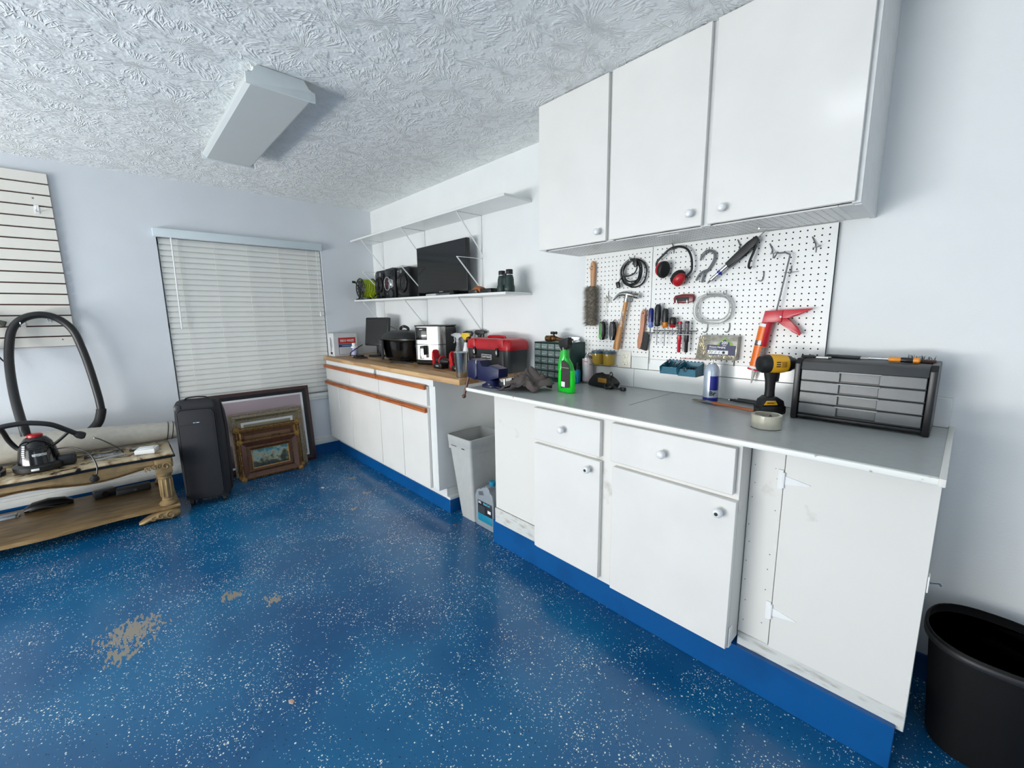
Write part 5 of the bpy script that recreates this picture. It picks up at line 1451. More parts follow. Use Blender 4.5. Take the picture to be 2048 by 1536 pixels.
tag(pn_, 'short steel pin stuck in the board below the clear parts case', 'pin')
rod_ = obj('thin_rod', MB().tube([(3.318, -0.026, 1.215), (3.319, -0.0285, 1.145)], 0.0016, 6), M_WIRE, at=(3.318, -0.024, 1.20), w=True)
tag(rod_, 'thin steel rod hanging along the pegboard seam', 'rod')

# long duster brush
db = T('dusting_brush', 'long dusting brush with wooden handle and grey bristles, leftmost on the pegboard', 'brush', (2.943, PY - 0.018, 1.35))
obj('handle', MB().loft([[(w_ * math.cos(a), 0.008 * math.sin(a), z) for a in [2 * PI * k / 14 for k in range(14)]] for z, w_ in ((0.0, 0.018), (0.20, 0.018), (0.235, 0.013), (0.28, 0.015), (0.33, 0.0185), (0.355, 0.016), (0.370, 0.010), (0.376, 0.003))]), M_BEECH, db)
obj('hang_hole', MB().cyl((0, -0.0075, 0.345), (0, -0.0088, 0.345), 0.0035, n=10), M_INK, db)
M_BRI = mat('grey_bristle', (118, 112, 100), 0.9, var=0.3, scale=60)
bm_ = MB()
rb = random.Random(5)
for k in range(2600):
    z = rb.uniform(0.004, 0.232)
    side = rb.uniform(-1, 1)
    a = side * 1.5
    L_ = 0.048 * (0.75 + 0.35 * rb.random()) * (1.0 if z > 0.02 else 0.8)
    p0 = Vector((0.014 * math.sin(a), -0.004, z))
    d = Vector((math.sin(a) * 1.15, -math.cos(a) * 0.8, rb.uniform(-0.55, -0.05))) * L_ + Vector((rb.uniform(-.004, .004), rb.uniform(-.003, .003), 0))
    p1 = p0 + d
    w2_ = Vector((0, 0, 0.0011))
    u_ = d.normalized().cross(Vector((0, 0, 1))).normalized() * 0.0011
    v = [bm_.bm.verts.new(q) for q in (p0 + u_, p0 - u_, p0 + w2_, p1)]
    for tri in ((0, 1, 3), (1, 2, 3), (2, 0, 3)):
        bm_.bm.faces.new([v[i] for i in tri])
obj('bristles', bm_, M_BRI, db, kind='stuff', smooth=0)
obj('bristle_core', MB().loft([[(w_ * math.cos(a), -0.008 + 0.014 * math.sin(a), z) for a in [2 * PI * k / 14 for k in range(14)]] for z, w_ in ((0.006, 0.026), (0.03, 0.032), (0.2, 0.031), (0.225, 0.018))]), M_BRI, db)
bs_ = peg_hook(2.925, 1.350, 'wire hook under the lower end of the long dusting brush', 0.04, -0.01)

# coiled power cord
pc = T('power_cord_coil', 'coiled black power cord with plug hanging on the pegboard', 'cord', (3.208, PY - 0.014, 1.640))
m = MB()
def loop(cx, cz, rx__, rz__, y, ph=0, turns=1.0, n=30):
    return [(cx + rx__ * math.cos(ph + 2 * PI * turns * k / n), y + 0.002 * math.sin(k * 0.8), cz + rz__ * math.sin(ph + 2 * PI * turns * k / n)) for k in range(n + 1)]
m.tube(loop(0.012, -0.005, 0.072, 0.074, 0.0), 0.0042, 6)
m.tube(loop(-0.006, 0.000, 0.066, 0.070, -0.008), 0.0042, 6)
m.tube(loop(0.004, 0.010, 0.058, 0.060, -0.014), 0.0042, 6)
m.tube(loop(-0.018, 0.004, 0.058, 0.066, 0.004), 0.0042, 6)
m.tube(spline([(-0.06, -0.014, -0.015), (-0.02, -0.016, -0.018), (0.02, -0.016, -0.004), (0.036, -0.016, 0.025)], 6), 0.0042, 6)
m.tube(spline([(-0.05, -0.010, 0.0), (-0.068, -0.014, -0.03), (-0.078, -0.014, -0.045)], 6), 0.0042, 6)
obj('cord_loops', m, M_BLACK, pc)
obj('socket_end', MB().box((-0.010, -0.009, -0.017), (0.010, 0.009, 0.017), 0.004, M=Matrix.Translation((-0.082, -0.014, -0.062)) @ Matrix.Rotation(R(-15), 4, 'Y')), M_BLACK, pc)
obj('plug_end', MB().prism([(-0.011, 0.02), (0.011, 0.02), (0.012, -0.005), (0.006, -0.022), (-0.006, -0.022), (-0.012, -0.005)], 0.02, M=Matrix.Translation((0.024, -0.006, 0.048)) @ Matrix.Rotation(R(-10), 4, 'Y') @ XZ, bev=0.002), M_BLACK, pc)
obj('cable_tie', MB().box((-0.014, -0.022, 0.062), (-0.010, 0.006, 0.082), 0.001), M_PAPER, pc)

# ear defenders
em = T('ear_defenders', 'red and black ear defenders hanging by their headband', 'ear defenders', (3.45, PY - 0.03, 1.66))
band = [(-0.060, 0.0, -0.035), (-0.090, 0.0, -0.010), (-0.093, 0.0, 0.020), (-0.060, 0, 0.052), (-0.025, 0, 0.078), (0.02, 0, 0.084), (0.062, 0, 0.068), (0.085, 0, 0.030), (0.092, 0, -0.020), (0.085, 0, -0.045), (0.055, 0, -0.075)]
obj('headband', MB().tube(spline(band, 6), 0.0058, 8), M_BLACK, em)
def cup(cx, cz, ang, par):
    Mc = Matrix.Translation((cx, -0.012, cz)) @ Matrix.Rotation(R(-32 if ang > 90 else -22), 4, 'Z') @ Matrix.Rotation(R(ang), 4, 'Y')
    # local x is the cup axis (outer shell towards -x), z its length
    c = obj('ear_cup', MB().lathe([(0.002, -0.030), (0.020, -0.028), (0.034, -0.018), (0.038, -0.004), (0.038, 0.0)], 24, M=Mc @ Matrix.Rotation(R(90), 4, 'Y') @ Matrix.Diagonal((1.0, 0.80, 1, 1))), M_RED, par, label='red outer cup')
    obj('cushion', MB().lathe([(0.036, 0.0), (0.042, 0.004), (0.043, 0.018), (0.036, 0.026), (0.022, 0.026)], 24, M=Mc @ Matrix.Rotation(R(90), 4, 'Y') @ Matrix.Diagonal((1.0, 0.80, 1, 1))), M_RUB, c, label='black cushion')
    return c
cup(-0.058, -0.020, 12, em)
cup(0.034, -0.074, 225, em)
obj('yoke', MB().box((-0.090, -0.006, -0.040), (-0.082, 0.006, -0.005), 0.002), M_BLACK, em)
obj('yoke', MB().box((0.052, -0.006, -0.080), (0.075, 0.006, -0.066), 0.002), M_BLACK, em)

# grey wrench pair (hooked spanner)
gw = T('hook_wrench', 'grey metal pair of tongs with round hook end hanging beside the ear defenders', 'tongs', (3.605, PY - 0.014, 1.65))
M_GM = mat('grey_metal', (120, 124, 126), 0.35, 0.6, var=0.08)
obj('hook_arm', MB().tube(spline([(-0.030, 0, 0.020), (-0.020, 0, 0.046), (0.005, 0, 0.060), (0.032, 0, 0.048), (0.036, 0, 0.020), (0.020, 0, -0.014), (0.004, 0, -0.034)], 7), [0.0045] * 4 + [0.0062] * 39, 8), M_GM, gw)
obj('jaw_arm', MB().tube(spline([(0.006, -0.004, -0.030), (-0.014, -0.004, -0.036), (-0.030, -0.004, -0.050), (-0.044, -0.004, -0.076)], 6), 0.0052, 8), M_GM, gw)
obj('jaw_arm', MB().tube(spline([(0.010, 0.002, -0.030), (-0.006, 0.002, -0.042), (-0.012, 0.002, -0.060), (-0.018, 0.002, -0.086)], 6), 0.0052, 8), M_GM, gw)

# air blow gun
ag = T('air_blow_gun', 'black air blow gun with steel nozzle wire and blue-ringed fitting', 'air gun', (3.745, PY - 0.03, 1.665))
Mg = Matrix.Rotation(R(-41), 4, 'Y')      # local x runs up to the right
def L2(pts, h, y0=0.0, bev=0.004):
    return MB().prism(pts, h, M=Mg @ Matrix.Translation((0, y0, 0)) @ XZ, bev=bev)
obj('gun_body', L2([(-0.052, -0.015), (0.045, -0.014), (0.072, -0.020), (0.108, -0.012), (0.112, 0.012), (0.070, 0.018), (-0.050, 0.013)], 0.026, 0.013), M_BLACK, ag)
obj('lever', MB().tube([Mg @ Vector(p) for p in spline([(0.085, 0, -0.018), (0.062, 0, -0.034), (0.030, 0, -0.052), (0.010, 0, -0.070), (0.012, 0, -0.082)], 5)], 0.0055, 8), M_BLACK, ag)
obj('nozzle_tube', MB().tube([Mg @ Vector(p) for p in spline([(0.11, 0, 0.002), (0.16, 0, 0.002), (0.205, 0, -0.010), (0.235, 0, -0.028)], 5)], 0.0028, 7), M_CHROME, ag)
ft = MB().rings([(Mg @ Vector((x_, 0, 0)), r_) for x_, r_ in ((-0.165, 0.0035), (-0.145, 0.006), (-0.142, 0.009), (-0.118, 0.010), (-0.116, 0.008), (-0.085, 0.010), (-0.05, 0.011))], Mg @ Vector((1, 0, 0)), 12)
obj('hose_fitting', ft, M_CHROME, ag)
obj('blue_ring', MB().rings([(Mg @ Vector((x_, 0, 0)), 0.0112) for x_ in (-0.100, -0.086)], Mg @ Vector((1, 0, 0)), 14), mat('blue_ring_plastic', (30, 40, 140), 0.3), ag)
w2w = obj('wire_end', MB().tube(spline([(3.928, -0.055, 1.764), (3.905, -0.10, 1.770 - 0.008), (3.88, -0.16, 1.758), (3.875, -0.20, 1.752)], 6), 0.0025, 6), M_CHROME, at=(3.90, -0.1, 1.765), w=True)
tag(w2w, 'thin bright wire running from the cabinet underside to the air gun nozzle', 'wire')

# bent steel rod (caulk gun plunger)
# caulking gun with tube
cg = T('caulking_gun', 'red caulking gun holding an orange sealant tube', 'caulking gun', (3.90, PY - 0.03, 1.42))
Mq = Matrix.Rotation(R(8.5), 4, 'Y')      # hangs tilted, bottom to the left
def Q(p): return Mq @ Vector(p)
obj('plunger_rod', MB().tube([Q((0.022, 0, -0.02)), Q((0.022, 0, 0.05)), Q((0.020, 0, 0.235)), Q((0.020, 0, 0.240)), Q((0.0, 0, 0.247)), Q((-0.030, 0, 0.243)), Q((-0.038, 0, 0.222))], 0.0035, 8), M_GM, cg, label='bent steel plunger rod')
obj('frame_head', MB().prism([(-0.018, 0.004), (-0.028, -0.050), (0.048, -0.044), (0.052, 0.006)], 0.030, M=Matrix.Translation((0, 0.015, 0)) @ XZ, bev=0.004), M_REDM, cg)
obj('upper_handle', MB().prism([(0.030, 0.006), (0.150, 0.012), (0.152, 0.008), (0.100, -0.018), (0.072, -0.026), (0.040, -0.030)], 0.022, M=Matrix.Translation((0, 0.011, 0)) @ XZ, bev=0.004), M_REDM, cg)
obj('trigger', MB().prism([(0.040, -0.022), (0.066, -0.024), (0.085, -0.045), (0.110, -0.068), (0.122, -0.092), (0.116, -0.100), (0.090, -0.086), (0.062, -0.062), (0.034, -0.046)], 0.016, M=Matrix.Translation((0, 0.008, 0)) @ XZ, bev=0.003), M_REDM, cg)
obj('pivot', MB().cyl((0.045, -0.010, -0.022), (0.045, -0.018, -0.022), 0.004, n=10), M_PAPER, cg)
def tq(prs, n=24):
    return MB().rings([(Q((-0.006, 0, z)), r_) for z, r_ in prs], Q((0, 0, 1)), n)
obj('cradle', MB().loft([[Q((-0.006 + 0.028 * math.cos(a), 0.028 * math.sin(a), z)) for a in [R(-70) + R(170) * k / 14 for k in range(15)]] + [Q((-0.006 + 0.026 * math.cos(a), 0.026 * math.sin(a), z)) for a in [R(100) - R(170) * k / 14 for k in range(15)]] for z in (-0.045, -0.150)]), M_REDM, cg)
obj('end_plate', tq([(-0.262, 0.030), (-0.256, 0.030)]), M_REDM, cg)
tubeo = obj('sealant_tube', tq([(-0.258, 0.024), (-0.052, 0.024)]), mat('orange_tube', (232, 112, 28), 0.35), cg, label='orange sealant tube')
obj('white_band', tq([(-0.258, 0.0243), (-0.245, 0.0243)]), M_PAPER, tubeo)
obj('white_band', tq([(-0.150, 0.0243), (-0.128, 0.0243)]), M_STEEL, tubeo)
obj('dark_band', tq([(-0.1495, 0.0246), (-0.146, 0.0246)]), M_INK, tubeo)
obj('white_band', tq([(-0.066, 0.0243), (-0.052, 0.0243)]), M_PAPER, tubeo)
obj('side_label', MB().loft([[Q((-0.006 + 0.0248 * math.cos(a), 0.0248 * math.sin(a), z)) for a in [R(-62) + R(60) * k / 8 for k in range(9)]] + [Q((-0.006 + 0.0238 * math.cos(a), 0.0238 * math.sin(a), z)) for a in [R(-2) - R(60) * k / 8 for k in range(9)]] for z in (-0.155, -0.215)]), mat('grey_print', (168, 160, 156), 0.5, c2=(120, 110, 108), scale=90), tubeo)
obj('tube_nozzle', tq([(-0.262, 0.010), (-0.300, 0.006), (-0.325, 0.0025)], 14), mat('milky_plastic', (214, 214, 206), 0.3, trans=0.3), tubeo)
obj('pierce_pin', MB().tube([Q((0.024, 0.0, -0.16)), Q((0.030, 0.0, -0.19)), Q((0.026, 0, -0.235))], 0.0016, 6), M_STEEL, cg)

# hammer
hm2 = T('claw_hammer', 'claw hammer with wooden handle hanging between small ring and bench brush', 'hammer', (3.175, PY - 0.03, 1.49))
Mh = Matrix.Rotation(R(10), 4, 'Y')
def HH(p): return Mh @ Vector(p)
obj('handle', MB().loft([[HH((x0 + w_ * math.cos(a), 0.011 * math.sin(a), z)) for a in [2 * PI * k / 14 for k in range(14)]] for z, w_, x0 in ((0.015, 0.0105, 0.008), (-0.02, 0.012, 0.007), (-0.10, 0.0125, 0.004), (-0.16, 0.0155, 0.0), (-0.22, 0.019, -0.001), (-0.272, 0.0205, -0.002), (-0.278, 0.018, -0.002))]), M_HAMW, hm2)
obj('handle_label', MB().loft([[HH((0.004 + 0.0128 * math.cos(a), 0.0115 * math.sin(a), z)) for a in [R(-130) + R(80) * k / 6 for k in range(7)]] + [HH((0.004 + 0.011 * math.cos(a), 0.010 * math.sin(a), z)) for a in [R(-50) - R(80) * k / 6 for k in range(7)]] for z in (-0.060, -0.145)]), mat('sticker', (214, 206, 190), 0.5, c2=(120, 90, 80), scale=80), hm2)
obj('hammer_head', MB().tube([HH(p) for p in spline([(-0.076, 0, -0.010), (-0.050, 0, 0.022), (-0.015, 0, 0.036), (0.030, 0, 0.036), (0.048, 0, 0.034)], 5)], [0.0035, 0.0045, 0.006, 0.007, 0.008, 0.009, 0.010, 0.011, 0.012, 0.0125, 0.013, 0.0135, 0.0135, 0.013, 0.012, 0.0105, 0.010, 0.010, 0.010, 0.010, 0.010], 10), M_STEEL, hm2)
obj('striking_face', MB().rings([(HH((0.048, 0, 0.034)), 0.011), (HH((0.054, 0, 0.034)), 0.0145), (HH((0.076, 0, 0.034)), 0.0145), (HH((0.078, 0, 0.034)), 0.0125)], HH((1, 0, 0)), 16), M_STEEL, hm2)
obj('head_socket', MB().loft([[HH((0.008 + w_ * math.cos(a), 0.014 * math.sin(a), z)) for a in [2 * PI * k / 10 for k in range(10)]] for z, w_ in ((0.040, 0.014), (0.015, 0.015), (-0.006, 0.013))]), M_STEEL, hm2)
peg_hook(3.205, 1.485, 'hook under the head of the claw hammer', 0.05, 0.0)

# small ring with stem
rgk = T('wire_ring_tool', 'tiny white wire ring and stem hanging left of the hammer', 'ring', (3.046, PY - 0.012, 1.50))
obj('ring', MB().tube([(0.017 * math.cos(2 * PI * k / 20), 0, 0.017 * math.sin(2 * PI * k / 20)) for k in range(20)], 0.0026, 6, closed=True), mat('offwhite_wire', (196, 196, 186), 0.4), rgk)
obj('tag_plate', MB().box((-0.010, -0.003, -0.010), (0.008, 0.0, 0.006), 0.001), mat('offwhite_wire'), rgk)
obj('stem', MB().tube([(-0.006, 0, -0.018), (-0.010, 0, -0.060), (-0.012, 0, -0.088)], 0.0018, 6), mat('offwhite_wire'), rgk)

# bench brush
sbh = T('bench_brush', 'small bench brush with curved wooden handle and black bristles', 'brush', (3.285, PY - 0.018, 1.33))
obj('handle', MB().prism([(-0.008, 0.104), (0.004, 0.110), (0.014, 0.100), (0.014, 0.080), (0.006, 0.040), (0.006, 0.008), (0.004, -0.02), (0.000, -0.060), (-0.006, -0.098), (-0.018, -0.106), (-0.028, -0.096), (-0.030, -0.06), (-0.022, -0.020), (-0.014, 0.012), (-0.010, 0.05), (-0.013, 0.09)], 0.016, M=Matrix.Translation((0, 0.008, 0)) @ XZ, bev=0.004), mat('pinkish_wood', (186, 128, 98), 0.5, var=0.12, stretch=(3, 3, 0.6)), sbh)
obj('hang_hole', MB().cyl((0.002, -0.0082, 0.090), (0.002, -0.0092, 0.090), 0.004, n=10), M_INK, sbh)
bb_ = MB()
for k in range(14):
    z = -0.010 - k * 0.0068
    bb_.prism([(-0.004 - 0.0006 * k, z), (-0.004 - 0.0006 * k, z - 0.005), (0.040 - 0.0012 * k, z - 0.014), (0.040 - 0.0012 * k, z - 0.006)], 0.014, M=Matrix.Translation((0, 0.007, 0)) @ XZ)
obj('bristle_tufts', bb_, M_RUB, sbh, kind='stuff')
obj('tuft_dots', MB().box((-0.003, -0.0078, -0.02), (-0.002, -0.0073, -0.018)), M_PAPER, sbh)

# two small flashlights / tape like clips
M_LGRN = mat('leaf_green_plastic', (52, 128, 40), 0.3, var=0.1)
for k, (xx, mm, lab) in enumerate(((3.026, M_LGRN, 'green and black clip-on lamp hanging beside its all-black twin'), (3.097, M_DGREY, 'all-black clip-on lamp hanging left of the hammer handle'))):
    f = T('clip_lamp', lab, 'lamp', (xx, PY - 0.026, 1.322), 0, 'clip-on lamps on the pegboard')
    obj('lamp_body', MB().loft([[(w_ * math.cos(a), 0.016 * math.sin(a), z) for a in [2 * PI * j / 16 for j in range(16)]] for z, w_ in ((-0.054, 0.012), (-0.048, 0.017), (-0.02, 0.0215), (0.01, 0.0215), (0.035, 0.019), (0.048, 0.016), (0.052, 0.012))]), M_BLACKG, f)
    obj('side_stripe', MB().loft([[(-0.004 + w_ * math.cos(a), -0.006 + 0.0125 * math.sin(a), z) for a in [2 * PI * j / 12 for j in range(12)]] for z, w_ in ((-0.046, 0.009), (-0.02, 0.0135), (0.02, 0.0135), (0.044, 0.010))]), mm, f)
    if k == 0:
        obj('green_lens', MB().box((-0.012, -0.021, -0.044), (0.004, -0.016, -0.022), 0.003), mat('bright_leaf_green', (72, 190, 50), 0.3), f)
    obj('hang_clip', MB().tube([(0, 0.018, 0.03), (0, 0.002, 0.054), (0, 0.018, 0.062)], 0.003, 6), M_WIRE, f)

# screwdriver rack
rk = T('tool_rack', 'wire rack along the pegboard holding screwdrivers and markers', 'rack', (3.34, PY, 1.322))
rkm = MB()
rkm.tube([(0.0, 0.002, 0.010), (0.0, -0.010, 0.006), (0.235, -0.010, 0.006), (0.235, 0.002, 0.016)], 0.0022, 6)
rkm.tube([(-0.005, 0.002, -0.006), (-0.005, -0.050, -0.010), (0.225, -0.050, -0.010)], 0.0022, 6)
obj('rails', rkm, M_WIRE, rk, kind='stuff')
rk2 = MB()
for k in range(8):
    x_ = 0.012 + k * 0.0285
    rk2.tube(spline([(x_, -0.010, 0.006), (x_ - 0.006, -0.03, -0.012), (x_, -0.050, -0.010)], 4), 0.0018, 6)
obj('cross_loops', rk2, M_WIRE, rk, kind='stuff')
def sdriver(x, z0, z1, zt, r, mats_, lab, cat='screwdriver', shaft=True):
    t = T('screwdriver', lab, cat, (x, PY - 0.034, z0), 0, 'screwdrivers in the rack')
    h = z1 - z0
    obj('handle', MB().lathe([(r * 0.62, 0), (r * 0.95, 0.006), (r * 0.72, h * 0.16), (r, h * 0.35), (r, h * 0.86), (r * 0.75, h * 0.97), (r * 0.3, h)], 16), mats_[0], t)
    obj('collar', MB().lathe([(r * 0.66, -0.001), (r * 1.0, 0.006), (r * 0.80, h * 0.18), (r * 0.96, h * 0.28)], 16), mats_[1], t)
    if shaft:
        obj('shaft', MB().lathe([(0.0028, zt - z0), (0.0028, 0.0)], 8), M_CHROME, t)
    return t
sdriver(3.338, 1.345, 1.447, 1.285, 0.0135, (mat('dark_blue_handle', (22, 34, 110), 0.2), mat('light_blue_handle', (96, 120, 186), 0.2)), 'dark blue screwdriver, leftmost in the wire rack')
sdriver(3.377, 1.352, 1.466, 1.253, 0.0155, (M_BLACK, M_BLACK), 'black-handled screwdriver, tallest in the wire rack')
sdriver(3.419, 1.345, 1.443, 1.250, 0.0155, (M_BLACK, mat('amber_handle', (204, 120, 26), 0.2)), 'black and amber screwdriver in the middle of the rack')
sdriver(3.461, 1.346, 1.399, 1.305, 0.0165, (M_BLACK, M_RED), 'stubby black and red screwdriver beside the markers')
for xx, z0, z1, mm, lab in ((3.499, 1.220, 1.377, mat('red_marker', (190, 26, 50), 0.3), 'red marker pen hanging in the wire rack'), (3.537, 1.222, 1.379, M_BLACK, 'black marker pen hanging rightmost in the wire rack')):
    t = T('marker_pen', lab, 'marker', (xx, PY - 0.034, z0), 0, 'markers in the rack')
    L_ = z1 - z0
    obj('cap', MB().lathe([(0.0065, 0), (0.0085, 0.004), (0.0085, 0.05), (0.0105, 0.054), (0.0105, 0.085)], 16), mm, t)
    obj('barrel', MB().lathe([(0.0100, 0.085), (0.0100, L_ - 0.012)], 16), mat('dark_wrap', (44, 40, 44), 0.35, c2=(130, 120, 124), scale=110), t)
    obj('tail_plug', MB().lathe([(0.0102, L_ - 0.012), (0.0102, L_ - 0.002), (0.008, L_)], 16), mm, t)
# red multitool
mt_ = T('red_stapler', 'dark red folding multitool fixed flat above the screwdrivers', 'multitool', (3.502, PY - 0.012, 1.488))
obj('tool_body', MB().prism([(-0.052, 0.004), (-0.044, 0.018), (-0.006, 0.024), (0.046, 0.022), (0.054, 0.006), (0.050, -0.016), (0.0, -0.022), (-0.048, -0.018)], 0.022, M=Matrix.Translation((0, 0.011, 0)) @ XZ, bev=0.005), mat('dark_red_plastic', (110, 18, 26), 0.3), mt_)
obj('black_inlay', MB().box((-0.036, -0.0135, -0.010), (0.030, -0.0105, 0.008), 0.003), M_INK, mt_)
for sx in (-0.032, 0.022):
    obj('steel_clip', MB().box((sx - 0.003, -0.0155, -0.019), (sx + 0.003, -0.0115, -0.003), 0.001), M_STEEL, mt_)

# clear tubing in a bag
tc_ = T('clear_tubing', 'coil of clear tubing in a thin plastic bag on two hooks', 'tubing', (3.650, PY - 0.012, 1.435))
M_TUBE = mat('clear_tubing_plastic', (196, 198, 196), 0.2, trans=0.45, var=0.05)
m = MB()
for k, (a_, b_, cx, cz) in enumerate(((0.086, 0.068, 0, 0), (0.080, 0.064, 0.004, -0.004), (0.090, 0.071, -0.004, 0.002), (0.076, 0.060, 0.002, 0.006))):
    m.tube([(cx + a_ * math.copysign(abs(math.cos(t_)) ** 0.8, math.cos(t_)), -0.004 * k, cz + b_ * math.copysign(abs(math.sin(t_)) ** 0.8, math.sin(t_))) for t_ in [2 * PI * j / 40 for j in range(40)]], 0.0026, 6, closed=True)
obj('tube_loops', m, M_TUBE, tc_)
bg_ = bmesh.new()
n = 26
grid = []
for i in range(n):
    row = []
    for j in range(8):
        a_ = 2 * PI * i / n
        rr = 0.72 + 0.045 * j
        row.append(bg_.verts.new((0.098 * rr * math.cos(a_), -0.012 - 0.008 * noise.noise((i * 0.9, j * 0.7, 0)), 0.084 * rr * math.sin(a_) + (0.012 if abs(a_ - PI / 2) < 0.7 else 0))))
    grid.append(row)
for i in range(n):
    for j in range(7):
        bg_.faces.new((grid[i][j], grid[(i + 1) % n][j], grid[(i + 1) % n][j + 1], grid[i][j + 1]))
mb_ = MB(); mb_.bm.free(); mb_.bm = bg_
obj('plastic_bag', mb_, mat('thin_plastic_film', (220, 222, 220), 0.15, alpha=0.22), tc_, smooth=60)

# hardware case
hcase = T('hardware_case', 'clear plastic case of picture hanging hardware, marked 200 piece', 'case', (3.684, PY - 0.018, 1.253))
M_CASE = mat('clear_case', (150, 148, 134), 0.2, c2=(108, 102, 88), scale=45, coat=0.5)
obj('case_shell', MB().prism([(-0.082, 0.056), (0.096, 0.057), (0.092, -0.056), (-0.098, -0.060)], 0.034, M=Matrix.Translation((0, 0.016, 0)) @ XZ, bev=0.003), M_CASE, hcase)
rr_ = random.Random(11)
sc_ = MB()
for k in range(34):
    p = Vector((rr_.uniform(-0.080, -0.046), -0.0195, rr_.uniform(-0.045, 0.048)))
    a_ = rr_.uniform(0, PI)
    sc_.tube([p, p + Vector((math.cos(a_), 0, math.sin(a_))) * 0.018], 0.0009, 4)
for k in range(30):
    p = Vector((rr_.uniform(-0.03, 0.085), -0.0195, rr_.uniform(-0.050, -0.034)))
    a_ = rr_.uniform(0, PI)
    sc_.tube([p, p + Vector((math.cos(a_), 0, math.sin(a_))) * 0.008], 0.0012, 4)
obj('small_hardware', sc_, mat('pale_brass', (196, 176, 128), 0.3, 0.6), hcase, kind='stuff')
obj('green_arrow', MB().prism([(0.006, 0.020), (0.036, 0.050), (0.074, 0.022), (0.074, 0.010), (0.006, 0.010)], 0.0012, M=Matrix.Translation((0, -0.018, 0)) @ XZ), mat('lime_print', (126, 160, 62), 0.5), hcase)
lb = obj('navy_label', MB().prism([(-0.042, 0.014), (0.014, 0.013), (0.016, 0.024), (0.038, 0.041), (0.060, 0.024), (0.060, 0.013), (0.088, 0.012), (0.086, -0.034), (-0.030, -0.034), (-0.044, -0.020)], 0.0015, M=Matrix.Translation((0, -0.019, 0)) @ XZ), mat('navy_label_print', (34, 38, 76), 0.5), hcase)
text('lettering', '200', 0.019, M_PAPER, face_y(0.038, -0.0210, 0.0245), lb, bold=True)
text('lettering', 'PIECE', 0.0065, M_PAPER, face_y(0.038, -0.0210, 0.0125), lb, bold=True)
text('lettering', 'Picture Hanging', 0.0115, M_PAPER, face_y(0.006, -0.0210, 0.0035), lb, bold=True)
text('lettering', 'Assortment', 0.0078, M_PAPER, face_y(-0.013, -0.0210, -0.0065), lb)
wp = obj('white_window', MB().box((-0.038, -0.0215, -0.030), (0.056, -0.0205, -0.012), 0.002), M_PAPER, lb)
ic = MB()
ic.tube([(-0.026 + 0.004 * math.cos(t_), -0.0222, -0.018 + 0.004 * math.sin(t_)) for t_ in [2 * PI * j / 12 for j in range(12)]], 0.0008, 4, closed=True)
for a_, b_ in (((-0.029, -0.022), (-0.034, -0.027)), ((-0.014, -0.016), (-0.020, -0.027)), ((0.002, -0.016), (-0.004, -0.027)), ((0.018, -0.016), (0.014, -0.027))):
    ic.tube([(a_[0], -0.0222, a_[1]), (b_[0], -0.0222, b_[1])], 0.0009, 4)
ic.cyl((0.036, -0.0215, -0.021), (0.036, -0.0225, -0.021), 0.0065, n=14)
obj('hardware_icons', ic, M_INK, wp, kind='stuff')

# ================================================================== left side: carpet, table, vacuum, suitcase, pictures
# ------------------------------------------------------------------ ornate coffee table
tbx = T('coffee_table', 'antique gold coffee table with stone-look top and fluted carved legs', 'table', (0.40, -2.60, 0))
M_STONE = bpy.data.materials.new('stone_top')
M_STONE.use_nodes = True
def _stone():
    nt, N, L, nd, mth = node_helpers(M_STONE)
    b = N['Principled BSDF']
    tc = nd('ShaderNodeTexCoord')
    v = nd('ShaderNodeTexNoise'); v.inputs['Scale'].default_value = 9; v.inputs['Detail'].default_value = 8; v.inputs['Distortion'].default_value = 1.4
    L(tc.outputs['Object'], v.inputs['Vector'])
    rp = nd('ShaderNodeValToRGB')
    rp.color_ramp.elements[0].color = lin((30, 28, 26)); rp.color_ramp.elements[0].position = 0.36
    rp.color_ramp.elements[1].color = lin((206, 190, 158)); rp.color_ramp.elements[1].position = 0.60
    e = rp.color_ramp.elements.new(0.43); e.color = lin((160, 138, 104))
    L(v.outputs['Fac'], rp.inputs[0]); L(rp.outputs[0], b.inputs['Base Color'])
    b.inputs['Roughness'].default_value = 0.2
_stone()
YA, YB = -3.26, -1.945
def front_x(y, base=0.70):
    u = (y - YA) / (YB - YA)
    return base - 0.004 + 0.012 * math.cos(4 * PI * u) * (1 if 0.12 < u < 0.88 else 0.6)
def outline(base, y0, y1, xb, n=40):
    pts = [(xb, y0), ]
    for k in range(n + 1):
        y = y0 + (y1 - y0) * k / n
        pts.append((front_x(y, base), y))
    pts.append((xb, y1))
    return pts
def slab(base, y0, y1, xb, z0, z1, bev=0.004):
    return MB().prism(outline(base, y0, y1, xb), z1 - z0, M=Matrix.Translation((0, 0, z0)), bev=bev)
obj('stone_top', slab(0.70, YA, YB, 0.06, 0.462, 0.480), M_STONE, tbx, w=True, label='stone-look top panel')
obj('dark_edge', slab(0.712, YA - 0.012, YB + 0.012, 0.05, 0.446, 0.463), M_BLACKG, tbx, w=True, label='black moulded edge')
ap = MB()
n = 60
for k in range(n):
    pass
secs = []
for k in range(n + 1):
    y = YA + 0.03 + (YB - YA - 0.06) * k / n
    u = (y - YA) / (YB - YA)
    x = front_x(y, 0.690)
    zb = 0.372 + 0.020 * math.cos(4 * PI * u + 0.6)
    secs.append([(x - 0.022, y, 0.446), (x, y, 0.446), (x - 0.002, y, 0.432), (x + 0.006, y, 0.410), (x - 0.002, y, zb + 0.012), (x + 0.004, y, zb + 0.006), (x, y, zb), (x - 0.022, y, zb)])
ap.loft(secs)
obj('front_apron', ap, M_GOLD, tbx, w=True, label='scalloped gold apron')
bd = MB()
